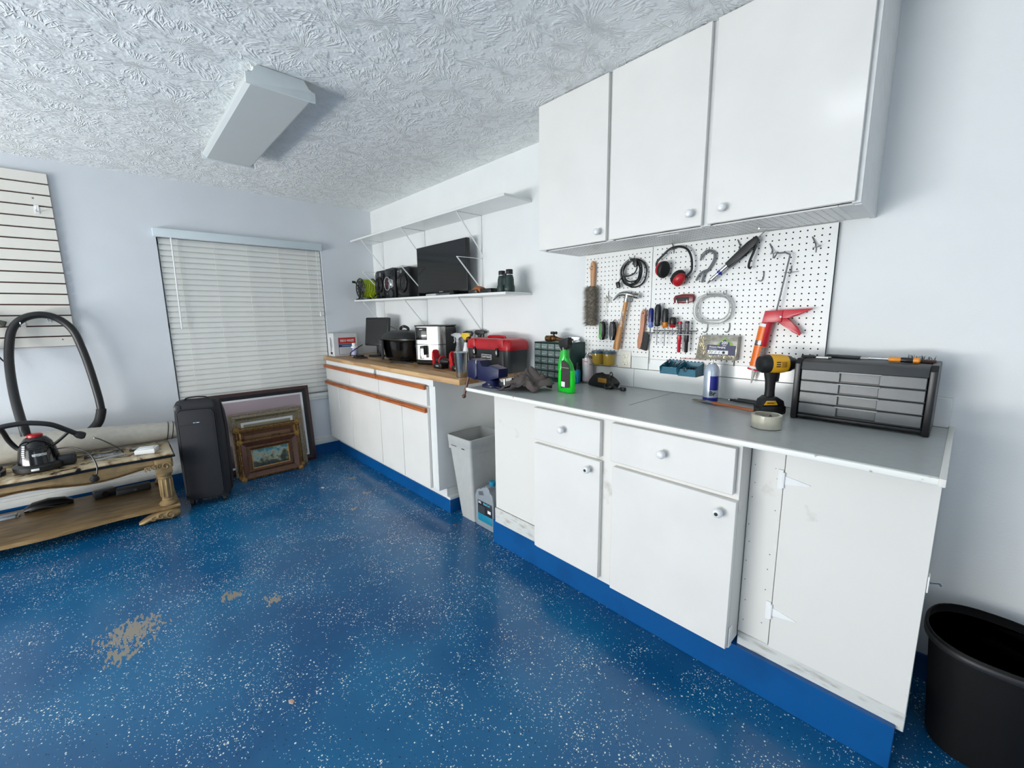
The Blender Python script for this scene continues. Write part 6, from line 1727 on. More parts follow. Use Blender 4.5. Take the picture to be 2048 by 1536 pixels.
for k in range(0, 150):
    y = YA + 0.10 + (YB - YA - 0.26) * k / 150
    u = (y - YA) / (YB - YA)
    bd.ball((front_x(y, 0.694), y, 0.372 + 0.020 * math.cos(4 * PI * u + 0.6) + 0.010), 0.0042, n=6)
obj('beading', bd, M_GOLDD, tbx, w=True, kind='stuff')
obj('side_apron', MB().box((0.10, YB - 0.024, 0.375), (0.66, YB - 0.002, 0.446), 0.004), M_GOLD, tbx, w=True)
obj('rear_apron', MB().box((0.08, YA + 0.03, 0.385), (0.10, YB - 0.03, 0.446), 0.004), M_GOLD, tbx, w=True)
obj('lower_shelf', slab(0.735, YA + 0.0, YB + 0.0, 0.06, 0.078, 0.102, 0.008), wood_material('gold_washed_wood', (116, 92, 58), (160, 132, 88), (14, 3, 14)), tbx, w=True)
def carved_leg(x, y):
    L_ = obj('leg', MB().lathe([(0.044, 0.102), (0.052, 0.106), (0.054, 0.118), (0.044, 0.128), (0.034, 0.136), (0.036, 0.146), (0.031, 0.152),
                               (0.034, 0.160), (0.036, 0.300), (0.040, 0.306), (0.034, 0.314), (0.038, 0.322), (0.044, 0.330), (0.044, 0.345)], 28, M=Matrix.Translation((x, y, 0))), M_GOLD, tbx, w=True)
    for k in range(9):
        a = 2 * PI * k / 9
        p = Vector((x + 0.0345 * math.cos(a), y + 0.0345 * math.sin(a), 0))
        obj('flute', MB().tube([p + Vector((0, 0, z)) for z in (0.160, 0.172, 0.23, 0.288, 0.300)], [0.002, 0.0065, 0.0072, 0.0072, 0.002], 8), M_GOLD, L_, w=True)
    obj('leg_block', MB().box((x - 0.046, y - 0.046, 0.342), (x + 0.046, y + 0.046, 0.446), 0.006), M_GOLD, L_, w=True)
    # acanthus scroll on the block and knee
    sc = MB()
    for s in (1,):
        for q in range(4):
            pts = []
            for j in range(14):
                a = j / 13 * 1.7 * PI
                rr = 0.020 - 0.0012 * j
                pts.append((x + 0.049, y - 0.03 - q * 0.022 + rr * 0.45 * math.cos(a), 0.398 + rr * 1.2 * math.sin(a) - q * 0.003))
            sc.tube(pts, 0.0042, 6)
    pts = [(x + 0.049, y + 0.012 + (0.026 - 0.0014 * j) * math.cos(j * 0.5), 0.395 + (0.03 - 0.0017 * j) * math.sin(j * 0.5)) for j in range(16)]
    sc.tube(pts, 0.005, 6)
    pts = [(x + 0.012 + (0.026 - 0.0014 * j) * math.cos(j * 0.5), y + 0.049, 0.395 + (0.03 - 0.0017 * j) * math.sin(j * 0.5)) for j in range(16)]
    sc.tube(pts, 0.005, 6)
    obj('acanthus_carving', sc, M_GOLD, L_, w=True)
    ft_ = obj('scroll_foot', MB().loft([[(x + 0.02 + 0.052 * w_ * math.cos(a), y + o_ + 0.0 * math.sin(a), max(0.0, z_ + h_ * math.sin(a))) for a in [2 * PI * k / 14 for k in range(14)]] for o_, w_, h_, z_ in ((-0.175, 0.35, 0.010, 0.014), (-0.155, 0.6, 0.018, 0.020), (-0.12, 0.75, 0.022, 0.034), (-0.06, 0.9, 0.030, 0.044), (0.0, 1.05, 0.040, 0.040), (0.035, 1.0, 0.036, 0.040), (0.055, 0.6, 0.020, 0.040))]), M_GOLD, tbx, w=True)
    sp = MB()
    for q, (yy, zz, r0) in enumerate(((y + 0.0, 0.042, 0.030), (y - 0.055, 0.045, 0.020), (y - 0.095, 0.036, 0.016))):
        sp.tube([(x + 0.072 - 0.006 * q, yy + (r0 * (1 - j / 17)) * math.cos(j * 0.62 + 1), zz + (r0 * (1 - j / 17)) * math.sin(j * 0.62 + 1)) for j in range(15)], 0.0048, 6)
    obj('foot_scroll', sp, M_GOLDB if False else M_GOLD, ft_, w=True)
carved_leg(0.690, -2.005)
carved_leg(0.690, -3.185)
for yy in (-2.005, -3.185):
    obj('rear_leg', MB().lathe([(0.034, 0.0), (0.040, 0.02), (0.044, 0.078), (0.044, 0.102), (0.050, 0.112), (0.034, 0.136), (0.031, 0.152), (0.036, 0.30), (0.034, 0.314), (0.044, 0.345), (0.044, 0.446)], 20, M=Matrix.Translation((0.12, yy, 0))), M_GOLD, tbx, w=True)

# carpet roll
cr = T('carpet_roll', 'rolled pale beige carpet lying along the back of the gold table', 'carpet', (0.28, -2.6, 0.48))
M_CARP = mat('carpet_backing', (184, 180, 170), 0.9, var=0.06, scale=30, bump=0.4, bscale=400)
def cpt(y):
    u = (y + 1.885) / (-3.5 + 1.885)
    r = 0.066 + 0.045 * min(1, u * 1.3)
    return Vector((0.285 - 0.10 * u, y, 0.4845 + r)), r
ys = [-1.885 - k * 0.17 for k in range(10)]
obj('carpet_layers', MB().rings([cpt(y) for y in ys], (0, -1, 0), 28), M_CARP, cr, w=True)
ed = MB()
c0, r0 = cpt(-1.885)
pts = [c0 + Vector(((r0 * (1 - j / 70)) * math.cos(j * 0.42), 0.002, (r0 * (1 - j / 70)) * math.sin(j * 0.42))) for j in range(62)]
ed.tube(pts, 0.003, 6)
obj('spiral_edge', ed, mat('carpet_edge', (96, 92, 86), 0.9), cr, w=True)
for y in (-1.905, -1.935):
    c_, r_ = cpt(y)
    obj('black_tie', MB().tube([c_ + Vector(((r_ + 0.001) * math.cos(2 * PI * k / 24), 0.012 * math.sin(2 * PI * k / 24), (r_ + 0.001) * math.sin(2 * PI * k / 24))) for k in range(24)], 0.0024, 6, closed=True), M_RUB, cr, w=True)

# vacuum
vc = T('canister_vacuum', 'small black canister vacuum with red cap standing on the gold table', 'vacuum', (0.52, -2.595, 0.4805))
obj('motor_dome', MB().lathe([(0.095, 0.045), (0.092, 0.08), (0.084, 0.13), (0.070, 0.175), (0.050, 0.205), (0.02, 0.218), (0.005, 0.219)], 32), M_BLACKG, vc, smooth=50)
rb_ = MB()
for k in range(7):
    z = 0.145 + k * 0.0095
    r_ = 0.0815 - (k * 0.0042) - k * k * 0.00022
    rb_.tube([(r_ * math.cos(a), r_ * math.sin(a), z) for a in [R(-50) + R(140) * j / 16 for j in range(17)]], 0.002, 5)
obj('cooling_ribs', rb_, M_BLACK, vc, kind='stuff')
obj('base_skirt', MB().lathe([(0.100, 0.0), (0.112, 0.006), (0.114, 0.035), (0.100, 0.048)], 32, sy=1.05), M_BLACK, vc, smooth=50)
obj('side_pod', MB().box((-0.04, 0.075, 0.0), (0.05, 0.165, 0.075), 0.02, 4), M_BLACK, vc)
obj('red_cap', MB().lathe([(0.030, 0.205), (0.036, 0.212), (0.036, 0.226), (0.026, 0.232)], 24, M=Matrix.Translation((0.0, 0.0, 0))), M_RED, vc, label='red inlet cap')
obj('spec_sticker', MB().loft([[(0.0885 * math.cos(a), 0.0885 * math.sin(a), z) for a in [R(-12) + R(42) * j / 8 for j in range(9)]] + [(0.084 * math.cos(a), 0.084 * math.sin(a), z) for a in [R(30) - R(42) * j / 8 for j in range(9)]] for z in (0.092, 0.116)]), mat('grey_white_sticker', (200, 206, 204), 0.4, c2=(130, 138, 136), scale=120), vc)
a = R(-38)
for k, chh in enumerate('SHARK'):
    pass
for k in range(6):
    zz = 0.105 + k * 0.0125
    rr = 0.0905 - max(0, (zz - 0.12)) * 0.22
    obj('raised_mark', MB().box((-0.008, -0.001, -0.004), (0.008 , 0.002, 0.004), 0.001, M=Matrix.Translation((rr * math.cos(a), rr * math.sin(a), zz)) @ Matrix.Rotation(a + R(90), 4, 'Z')), M_PAPER, vc)
obj('front_badge', MB().box((0.1135, -0.03, 0.016), (0.1155, 0.005, 0.030), 0.001), M_PAPER, vc)
obj('hose', MB().tube(spline([(0.50, -2.633, 0.700), (0.49, -2.637, 0.76), (0.45, -2.648, 0.814), (0.35, -2.666, 0.948), (0.22, -2.678, 1.1), (0.14, -2.674, 1.227), (0.105, -2.648, 1.358), (0.10, -2.591, 1.432), (0.10, -2.507, 1.458), (0.10, -2.428, 1.431), (0.11, -2.363, 1.349), (0.12, -2.33, 1.204), (0.13, -2.307, 1.038), (0.13, -2.29, 0.848), (0.13, -2.287, 0.745)], 7), 0.0235, 14), mat('black_hose', (20, 20, 21), 0.42, var=0.15), vc, w=True, smooth=60, label='long black hose looped over the wall hook')
obj('hose_cuff', MB().tube(spline([(0.13, -2.287, 0.760), (0.135, -2.290, 0.735), (0.14, -2.309, 0.673), (0.15, -2.340, 0.63), (0.145, -2.375, 0.60)], 5), 0.029, 14), M_RUB, vc, w=True, smooth=60)
wd_ = obj('curved_wand', MB().tube(spline([(0.62, -2.86, 0.73), (0.62, -2.752, 0.775), (0.62, -2.712, 0.793), (0.62, -2.652, 0.80), (0.62, -2.592, 0.798), (0.62, -2.511, 0.774), (0.6, -2.453, 0.727), (0.58, -2.400, 0.678)], 6), 0.0155, 12), mat('black_hose'), vc, w=True, smooth=60)
obj('wand_tip', MB().tube([(0.583, -2.412, 0.688), (0.579, -2.398, 0.676), (0.575, -2.378, 0.664), (0.574, -2.370, 0.660)], [0.017, 0.024, 0.024, 0.016], 14), M_RUB, wd_, w=True)
obj('support_bar', MB().tube([(0.585, -2.44, 0.705), (0.56, -2.50, 0.645), (0.55, -2.56, 0.60)], 0.009, 8), M_BLACK, vc, w=True)
obj('return_hose', MB().tube(spline([(0.60, -2.715, 0.785), (0.55, -2.712, 0.74), (0.52, -2.705, 0.69), (0.51, -2.685, 0.64), (0.515, -2.665, 0.62)], 6), 0.013, 10), mat('black_hose'), vc, w=True, smooth=60)
obj('mains_lead', MB().tube(spline([(0.56, -2.517, 0.600), (0.585, -2.449, 0.602), (0.64, -2.39, 0.583), (0.70, -2.353, 0.552), (0.733, -2.334, 0.49), (0.742, -2.337, 0.442), (0.742, -2.345, 0.425)], 7), 0.0045, 7), M_BLACK, vc, w=True)
obj('mains_plug', MB().lathe([(0.006, 0.036), (0.012, 0.026), (0.022, 0.018), (0.023, 0.0), (0.018, -0.010)], 16, M=Matrix.Translation((0.744, -2.352, 0.398)) @ Matrix.Rotation(R(12), 4, 'X')), M_RUB, vc, w=True)

# brush attachment and other small things on the table
bh = T('vacuum_floor_head', 'flat black vacuum floor head at the left edge on the gold table', 'vacuum head', (0.50, -2.83, 0.4805))
obj('head_body', MB().prism([(-0.06, -0.09), (0.07, -0.09), (0.07, 0.075), (0.03, 0.09), (-0.06, 0.08)], 0.028, bev=0.008), M_BLACK, bh)
for k in range(5):
    obj('slot_rib', MB().box((-0.05 + k * 0.024, -0.08, 0.027), (-0.042 + k * 0.024, 0.07, 0.040), 0.002), M_RUB, bh)
obj('red_tab', MB().box((0.03, -0.06, 0.040), (0.05, -0.035, 0.046), 0.002), M_RED, bh)
cf = T('crumpled_wrap', 'crumpled clear plastic wrap with black cord on the gold table', 'plastic wrap', (0.50, -2.30, 0.4805))
m = MB()
r5 = random.Random(21)
for k in range(10):
    a = r5.uniform(0, 2 * PI)
    m.tube(spline([(r5.uniform(-.05, .05), r5.uniform(-.09, .09), 0.005 + 0.012 * r5.random()) for _ in range(4)], 4), 0.0022, 5)
obj('wrap_folds', m, M_CLEAR, cf, kind='stuff')
m = MB()
for k in range(5):
    m.tube(spline([(r5.uniform(-.06, .0), -0.10 + 0.06 * j, 0.006 + 0.006 * r5.random()) for j in range(4)], 4), 0.004, 6)
obj('black_leads', m, M_BLACK, cf, kind='stuff')
gl = obj('clear_wand', MB().tube([(0.60, -2.36, 0.489), (0.555, -2.20, 0.489)], 0.0075, 8).cyl((0.5556, -2.201, 0.489), (0.5528, -2.191, 0.489), 0.010, n=10), M_CLEAR, at=(0.58, -2.28, 0.4805), w=True)
tag(gl, 'slim clear plastic wand lying on the gold table before the wrap', 'wand')
sl = T('short_lead', 'short black lead with bare wire end rising over the carpet roll', 'lead', (0.42, -2.28, 0.4805))
obj('lead_wire', MB().tube(spline([(0.50, -2.20, 0.487), (0.49, -2.225, 0.525), (0.46, -2.27, 0.565), (0.42, -2.31, 0.592), (0.385, -2.335, 0.600)], 6), 0.0042, 7), M_BLACK, sl, w=True)
obj('bare_end', MB().tube(spline([(0.385, -2.335, 0.600), (0.375, -2.345, 0.600), (0.37, -2.337, 0.606)], 4), 0.003, 6), M_STEEL, sl, w=True)
rgm = T('oval_mirror', 'small black-rimmed oval mirror lying behind the white adapter', 'mirror', (0.46, -2.115, 0.4805))
obj('rim', MB().lathe([(0.026, 0.0), (0.036, 0.0), (0.038, 0.008), (0.034, 0.014), (0.028, 0.014)], 28, sy=1.5), M_BLACK, rgm)
obj('glass', MB().lathe([(0.029, 0.0125), (0.029, 0.0148)], 28, sy=1.5), mat('pale_mirror', (200, 204, 200), 0.1, 0.6), rgm)
wa = T('white_adapter', 'white plastic adapter box on the right end of the gold table', 'adapter', (0.585, -2.075, 0.4805), R(-12))
obj('adapter_case', MB().prism([(-0.055, -0.052), (0.05, -0.062), (0.058, 0.048), (-0.05, 0.06)], 0.034, bev=0.006), M_PAPER, wa)
obj('adapter_top', MB().box((-0.03, -0.035, 0.034), (0.035, 0.04, 0.0385), 0.003), M_PAPER, wa)

# things at the back of the lower shelf
sb1 = T('cable_bag', 'black bag with cables in the shadow on the table shelf', 'bag', (0.17, -2.63, 0.1025))
obj('bag_body', MB().loft([[(0.0 + 0.05 * w_ * math.cos(a), y_, 0.03 * h_ + 0.03 * h_ * math.sin(a)) for a in [2 * PI * k / 12 for k in range(12)]] for y_, w_, h_ in ((-0.12, 0.4, 0.5), (-0.08, 1.0, 1.0), (0.0, 1.1, 1.2), (0.08, 0.9, 1.0), (0.12, 0.4, 0.5))]), M_BLACK, sb1)
obj('bag_strap', MB().tube(spline([(0.045, -0.09, 0.02), (0.06, -0.03, 0.035), (0.058, 0.04, 0.02), (0.045, 0.09, 0.015)], 5), 0.005, 6), M_DGREY, sb1)
sb2 = T('camera_like_box', 'small black device with round lens on the table shelf', 'device', (0.19, -2.345, 0.1025), R(10))
obj('device_body', MB().box((-0.04, -0.06, 0.0), (0.03, 0.06, 0.058), 0.008), M_BLACK, sb2)
obj('lens_ring', MB().cyl((0.03, 0, 0.03), (0.045, 0, 0.03), 0.020, n=16), M_BLACKG, sb2)
sb3 = T('long_black_case', 'long black case at the right end of the table shelf', 'case', (0.20, -2.17, 0.1025))
obj('case_body', MB().box((-0.05, -0.11, 0), (0.05, 0.09, 0.04), 0.008), M_RUB, sb3)
obj('case_clip', MB().box((0.05, -0.01, 0.012), (0.054, 0.012, 0.03), 0.002), M_DGREY, sb3)
sb4 = T('plastic_pouch', 'small clear and blue plastic pouch at the left on the table shelf', 'pouch', (0.20, -2.83, 0.1025))
obj('pouch_body', MB().box((-0.04, -0.06, 0), (0.04, 0.05, 0.018), 0.007), mat('pale_blue_film', (150, 162, 176), 0.2), sb4)
obj('pouch_seal', MB().box((-0.04, 0.05, 0.004), (0.04, 0.062, 0.008), 0.001), M_CLEAR, sb4)
# green cord coil at left frame edge on slatwall
gc = T('green_cord_coil', 'dark green cord coil hanging on the slatwall at the left edge', 'cord', (0.055, -2.83, 1.33))
m = MB()
for k in range(5):
    m.tube([(0.010 + 0.008 * k + 0.004 * math.sin(3 * t_), (0.105 - 0.004 * k) * math.cos(t_), (0.125 + 0.006 * k) * math.sin(t_)) for t_ in [2 * PI * j / 30 for j in range(30)]], 0.0055, 6, closed=True)
obj('cord_loops', m, mat('dark_green_cord', (22, 52, 44), 0.45), gc)
obj('cord_tail', MB().tube(spline([(0.02, 0.085, -0.09), (0.02, 0.10, -0.15), (0.015, 0.125, -0.20), (0.02, 0.15, -0.26)], 6), 0.0045, 6), M_BLACK, gc)
obj('strap_tab', MB().box((0.0, 0.06, 0.10), (0.05, 0.125, 0.135), 0.004, M=Matrix.Rotation(R(-20), 4, 'X')), mat('olive_strap', (70, 76, 62), 0.6), gc)
slat_hook(-2.80, 1.463, 'slatwall hook carrying the green cord coil', 0.07)

# ------------------------------------------------------------------ suitcase
sc = T('suitcase', 'tall dark charcoal fabric suitcase standing beside the gold table', 'suitcase', (0.52, -1.735, 0), R(-18))
M_FAB = mat('charcoal_fabric', (31, 32, 37), 0.8, var=0.08, scale=200, bump=0.3, bscale=700)
M_FABD = mat('charcoal_trim', (24, 24, 27), 0.6, var=0.08)
# local +x = front face, y = width
def ssec(z, x0, x1, hw, r):
    cx = (x0 + x1) / 2; hx = (x1 - x0) / 2
    return [(cx + a, b, z) for a, b in rrect(hx, hw, r, 5)]
obj('suitcase_shell', MB().loft([ssec(0.060, -0.17, 0.118, 0.130, 0.03), ssec(0.070, -0.175, 0.126, 0.137, 0.035), ssec(0.30, -0.18, 0.130, 0.141, 0.035), ssec(0.56, -0.18, 0.130, 0.141, 0.035), ssec(0.69, -0.13, 0.128, 0.140, 0.035), ssec(0.785, -0.05, 0.122, 0.136, 0.035), ssec(0.812, -0.02, 0.112, 0.122, 0.035), ssec(0.818, 0.0, 0.10, 0.10, 0.03)]), M_FAB, sc, smooth=50)
obj('front_pocket', MB().prism(rrect(0.112, 0.342, 0.035, 6), 0.014, M=Matrix.Translation((0.126, 0, 0.412)) @ Matrix(((0, 0, 1, 0), (1, 0, 0, 0), (0, 1, 0, 0), (0, 0, 0, 1))), bev=0.004), M_FAB, sc, label='front pocket panel')
obj('pocket_seam', MB().box((0.1395, -0.106, 0.640), (0.1415, 0.106, 0.644)), M_FABD, sc)
obj('piping', MB().tube([Vector((0.132, y, z + 0.412)) for y, z in rrect(0.117, 0.348, 0.04, 6)], 0.0032, 6, closed=True), M_FABD, sc)
obj('brand_badge', MB().box((0.1405, -0.020, 0.652), (0.1425, 0.018, 0.659), 0.001), M_CHROME, sc)
obj('zip_line', MB().tube([(-0.02, 0.142, 0.06), (-0.02, 0.144, 0.56), (0.012, 0.143, 0.72), (0.03, 0.135, 0.79), (0.04, 0.10, 0.815), (0.045, -0.10, 0.815), (0.035, -0.136, 0.79), (0.0, -0.145, 0.6), (-0.02, -0.142, 0.06)], 0.0035, 6), M_FABD, sc)
obj('top_handle', MB().tube(spline([(0.06, -0.075, 0.812), (0.062, -0.06, 0.832), (0.062, 0.0, 0.838), (0.062, 0.06, 0.832), (0.06, 0.075, 0.812)], 6), 0.009, 8, flat=0.6), M_RUB, sc)
obj('corner_guard', MB().box((0.085, -0.134, 0.735), (0.130, -0.085, 0.795), 0.015), M_DGREY, sc)
obj('base_trim', MB().prism(rrect(0.128, 0.139, 0.035, 5), 0.014, M=Matrix.Translation((-0.006, 0, 0.055)), bev=0.003), M_FABD, sc)
obj('base_badge', MB().box((0.128, -0.012, 0.064), (0.131, 0.014, 0.070), 0.001), M_CHROME, sc)
for sx in (-0.10, 0.085):
    for sy in (-0.105, 0.105):
        w = obj('wheel', MB().cyl((sx - 0.008, sy - 0.011, 0.026), (sx - 0.008, sy + 0.011, 0.026), 0.026, n=18), M_RUB, sc)
        obj('wheel_fork', MB().box((sx - 0.016, sy - 0.016, 0.030), (sx + 0.014, sy + 0.016, 0.058), 0.006), M_BLACK, w)

# ------------------------------------------------------------------ framed pictures leaning on the window wall
def picture_mat(name, cols, sc=3.0):
    m = bpy.data.materials.new(name)
    m.use_nodes = True
    nt, N, L, nd, mth = node_helpers(m)
    b = N['Principled BSDF']
    tc = nd('ShaderNodeTexCoord')
    sep = nd('ShaderNodeSeparateXYZ'); L(tc.outputs['Object'], sep.inputs[0])
    nz = nd('ShaderNodeTexNoise'); nz.inputs['Scale'].default_value = sc * 6; nz.inputs['Detail'].default_value = 7; L(tc.outputs['Object'], nz.inputs['Vector'])
    f = mth('ADD', mth('MULTIPLY', sep.outputs[2], sc), mth('MULTIPLY', mth('SUBTRACT', nz.outputs['Fac'], 0.5), 1.3))
    rp = nd('ShaderNodeValToRGB')
    els = rp.color_ramp.elements
    els[0].color = lin(cols[0][1]); els[0].position = cols[0][0]
    els[1].color = lin(cols[-1][1]); els[1].position = cols[-1][0]
    for p, c in cols[1:-1]:
        e = els.new(p); e.color = lin(c)
    L(f, rp.inputs[0]); L(rp.outputs[0], b.inputs['Base Color'])
    b.inputs['Roughness'].default_value = 0.35
    return m
def frame(name, lab, y0, y1, h, xb, lean, levels, pic, glass=None, carve=None, orn=None):
    """levels: list of (inset, depth proud, material) steps of the moulding from outside in"""
    W_ = (y1 - y0)
    t = T(name, lab, 'picture', (xb, (y0 + y1) / 2, 0), 0, None)
    tilt = Matrix.Rotation(-lean, 4, 'Y')
    def bar_ring(i0, i1, d0, d1, mt, nm):
        m = MB()
        def rect(i, d):
            return [Vector((d, -W_ / 2 + i, i)), Vector((d, W_ / 2 - i, i)), Vector((d, W_ / 2 - i, h - i)), Vector((d, -W_ / 2 + i, h - i))]
        rings = [rect(i0, -0.0), rect(i0, d0), rect(i1, d1), rect(i1, -0.0)]
        rs = [[m.bm.verts.new(tilt @ v) for v in r] for r in rings]
        for k in range(4):
            a_, b_ = rs[k], rs[(k + 1) % 4]
            for j in range(4):
                m.bm.faces.new((a_[j], a_[(j + 1) % 4], b_[(j + 1) % 4], b_[j]))
        return obj(nm, m, mt, t, smooth=0)
    for i0, i1, d0, d1, mt, nm in levels:
        bar_ring(i0, i1, d0, d1, mt, nm)
    il = levels[-1][1]
    pm = MB().box((0.002, -W_ / 2 + il - 0.002, il - 0.002), (0.007, W_ / 2 - il + 0.002, h - il + 0.002), M=tilt)
    obj('painting', pm, pic, t, smooth=0)
    obj('back_board', MB().box((-0.002, -W_ / 2 + 0.004, 0.004), (0.001, W_ / 2 - 0.004, h - 0.004), M=tilt), M_BROWN, t, smooth=0)
    if orn:
        ins, d, r_, mt, step, corner = orn
        rr = random.Random(int(h * 1000))
        m = MB()
        def run(p, q, n_):
            for k in range(n_ + 1):
                c = p.lerp(q, k / n_)
                m.ball(tilt @ (c + Vector((0, rr.uniform(-.002, .002), rr.uniform(-.002, .002)))), r_ * rr.uniform(0.7, 1.15), (0.8, 1, 1), 6)
        P_ = [Vector((d, -W_ / 2 + ins, ins)), Vector((d, W_ / 2 - ins, ins)), Vector((d, W_ / 2 - ins, h - ins)), Vector((d, -W_ / 2 + ins, h - ins))]
        for k in range(4):
            run(P_[k], P_[(k + 1) % 4], int((P_[(k + 1) % 4] - P_[k]).length / step))
        obj('carved_ornament', m, mt, t, kind='stuff')
        if corner:
            for k in range(4):
                cm = MB()
                c = P_[k]
                for j in range(9):
                    a_ = 2 * PI * j / 9
                    cm.ball(tilt @ (c + Vector((0.004, 0.018 * math.cos(a_) * corner, 0.018 * math.sin(a_) * corner))), 0.008 * corner, (0.7, 1, 1), 8)
                cm.ball(tilt @ (c + Vector((0.008, 0, 0))), 0.013 * corner, (0.7, 1, 1), 8)
                obj('corner_carving', cm, mt, t)
    return t
M_MAHO = mat('dark_mahogany', (58, 28, 26), 0.3, var=0.15, coat=0.3)
M_SILV = mat('dull_silver_gold', (134, 124, 104), 0.5, 0.25, var=0.25, scale=80, bump=0.5)
M_OLIVE = mat('olive_moulding', (122, 110, 78), 0.5, 0.3, var=0.2, scale=60)
M_BRN = mat('brown_lacquer', (88, 48, 24), 0.35, var=0.2, scale=30, coat=0.2)
frame('framed_print', 'largest framed print in dark mahogany frame with a pale mauve scene, rearmost of the stack', -1.64, -0.795, 0.752, 0.112, R(6.5),
      [(0.0, 0.030, 0.012, 0.022, M_MAHO, 'outer_moulding'), (0.030, 0.062, 0.020, 0.012, M_INK, 'inner_moulding'), (0.062, 0.080, 0.010, 0.009, M_PAPER, 'mount')],
      picture_mat('mauve_scene', [(0.2, (60, 50, 60)), (0.9, (120, 104, 116)), (1.6, (172, 154, 160)), (2.2, (188, 172, 176))], 3.0))
frame('framed_painting', 'painting in a dull silver-gold stepped frame, second from the wall', -1.50, -0.900, 0.572, 0.170, R(7),
      [(0.0, 0.040, 0.020, 0.030, M_SILV, 'outer_moulding'), (0.040, 0.060, 0.026, 0.018, M_OLIVE, 'middle_moulding'), (0.060, 0.085, 0.014, 0.010, M_SILV, 'inner_moulding'), (0.085, 0.105, 0.012, 0.009, M_PAPER, 'liner')],
      picture_mat('olive_scene', [(0.2, (50, 46, 34)), (0.8, (96, 88, 60)), (1.6, (150, 148, 120))], 3.0), orn=(0.012, 0.026, 0.0045, M_SILV, 0.011, 0))
frame('framed_painting', 'painting in a bright beaded gold frame, behind the small seascape', -1.485, -0.955, 0.452, 0.215, R(6),
      [(0.0, 0.034, 0.022, 0.030, M_GOLDD, 'outer_moulding'), (0.034, 0.050, 0.026, 0.016, M_GOLDB, 'inner_moulding'), (0.050, 0.075, 0.012, 0.009, M_BRN, 'liner')],
      picture_mat('brown_scene', [(0.2, (40, 26, 18)), (0.8, (80, 54, 34)), (1.4, (120, 90, 60))], 3.0), orn=(0.016, 0.030, 0.0062, M_GOLDB, 0.012, 1.0))
frame('framed_seascape', 'small seascape in a carved brown-gold frame, frontmost of the leaning pictures', -1.475, -0.990, 0.352, 0.280, R(6.5),
      [(0.0, 0.018, 0.020, 0.034, M_GOLDD, 'outer_moulding'), (0.018, 0.058, 0.034, 0.018, M_BRN, 'brown_cove'), (0.058, 0.074, 0.020, 0.024, M_GOLDD, 'inner_moulding'), (0.074, 0.090, 0.022, 0.012, M_BRN, 'inner_slip'), (0.090, 0.098, 0.013, 0.010, M_GOLDB, 'gilt_slip')],
      picture_mat('harbour_seascape', [(0.30, (30, 44, 44)), (0.55, (66, 74, 60)), (0.78, (168, 172, 146)), (0.98, (120, 160, 166)), (1.2, (66, 128, 140))], 4.0), orn=(0.010, 0.026, 0.0052, M_GOLDB, 0.012, 0.9))

# ------------------------------------------------------------------ bins and jug by the cabinets
gb = T('grey_waste_bin', 'tall empty light grey plastic bin between the cabinets', 'bin', (2.22, -0.365, 0))
M_GBIN = mat('light_grey_bin', (178, 180, 178), 0.45, var=0.03)
def shell(levels, th, floor_z):
    m = MB()
    outer = [[(cx + x_, cy + y_, z) for x_, y_ in rrect(hx, hy, r)] for cx, cy, hx, hy, r, z in levels]
    inner = [[(cx + x_, cy + y_, z if k else floor_z) for x_, y_ in rrect(hx - th, hy - th, max(0.004, r - th))] for k, (cx, cy, hx, hy, r, z) in enumerate(levels)]
    m.loft(outer + list(reversed(inner)))
    return m
obj('bin_shell', shell([(0.01, -0.0, 0.075, 0.112, 0.02, 0.0), (0.008, 0.0, 0.078, 0.116, 0.02, 0.02), (-0.018, -0.002, 0.118, 0.146, 0.022, 0.50), (-0.018, -0.002, 0.128, 0.154, 0.022, 0.502), (-0.018, -0.002, 0.129, 0.155, 0.022, 0.545), (-0.018, -0.002, 0.131, 0.157, 0.022, 0.548), (-0.018, -0.002, 0.133, 0.159, 0.022, 0.596), (-0.018, -0.002, 0.130, 0.156, 0.022, 0.600)], 0.004, 0.006), M_GBIN, gb, smooth=35)
obj('rim_slot', MB().box((-0.10, -0.1588, 0.528), (-0.04, -0.1565, 0.532)).box((0.02, -0.1588, 0.524), (0.05, -0.1565, 0.530)), M_DGREY, gb, kind='stuff')
jg = T('coolant_jug', 'silver-grey coolant jug with teal cap in front of the grey bin', 'jug', (2.417, -0.430, 0))
jg.scale = (1.0, 0.95, 0.95)
M_JUG = mat('silver_grey_plastic', (140, 148, 154), 0.35, var=0.04)
jm = MB()
jm.prism([(-0.088, 0.0), (0.090, 0.0), (0.096, 0.012), (0.096, 0.215), (0.088, 0.262), (0.062, 0.288), (0.050, 0.300), (0.050, 0.318), (0.010, 0.318), (0.010, 0.300), (-0.040, 0.292), (-0.078, 0.268), (-0.096, 0.225), (-0.096, 0.012)], 0.112, M=Matrix.Translation((0, 0.056, 0)) @ XZ, bev=0.014)
obj('jug_body', jm, M_JUG, jg)
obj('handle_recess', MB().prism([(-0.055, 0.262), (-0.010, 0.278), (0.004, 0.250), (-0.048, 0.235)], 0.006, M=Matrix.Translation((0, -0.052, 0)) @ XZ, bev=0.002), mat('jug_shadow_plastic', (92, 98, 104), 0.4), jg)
obj('cap', MB().lathe([(0.021, 0.314), (0.0235, 0.318), (0.0235, 0.344), (0.020, 0.348)], 24, M=Matrix.Translation((0.030, 0, 0))), mat('teal_cap', (20, 128, 160), 0.35), jg, label='teal screw cap')
lbj = obj('front_label', MB().box((-0.062, -0.0580, 0.105), (0.086, -0.0560, 0.200), 0.001), mat('jug_dark_label', (34, 36, 42), 0.4), jg)
obj('teal_stripe', MB().box((-0.062, -0.0582, 0.048), (0.086, -0.0560, 0.104), 0.001), mat('jug_teal_label', (24, 128, 158), 0.4), lbj)
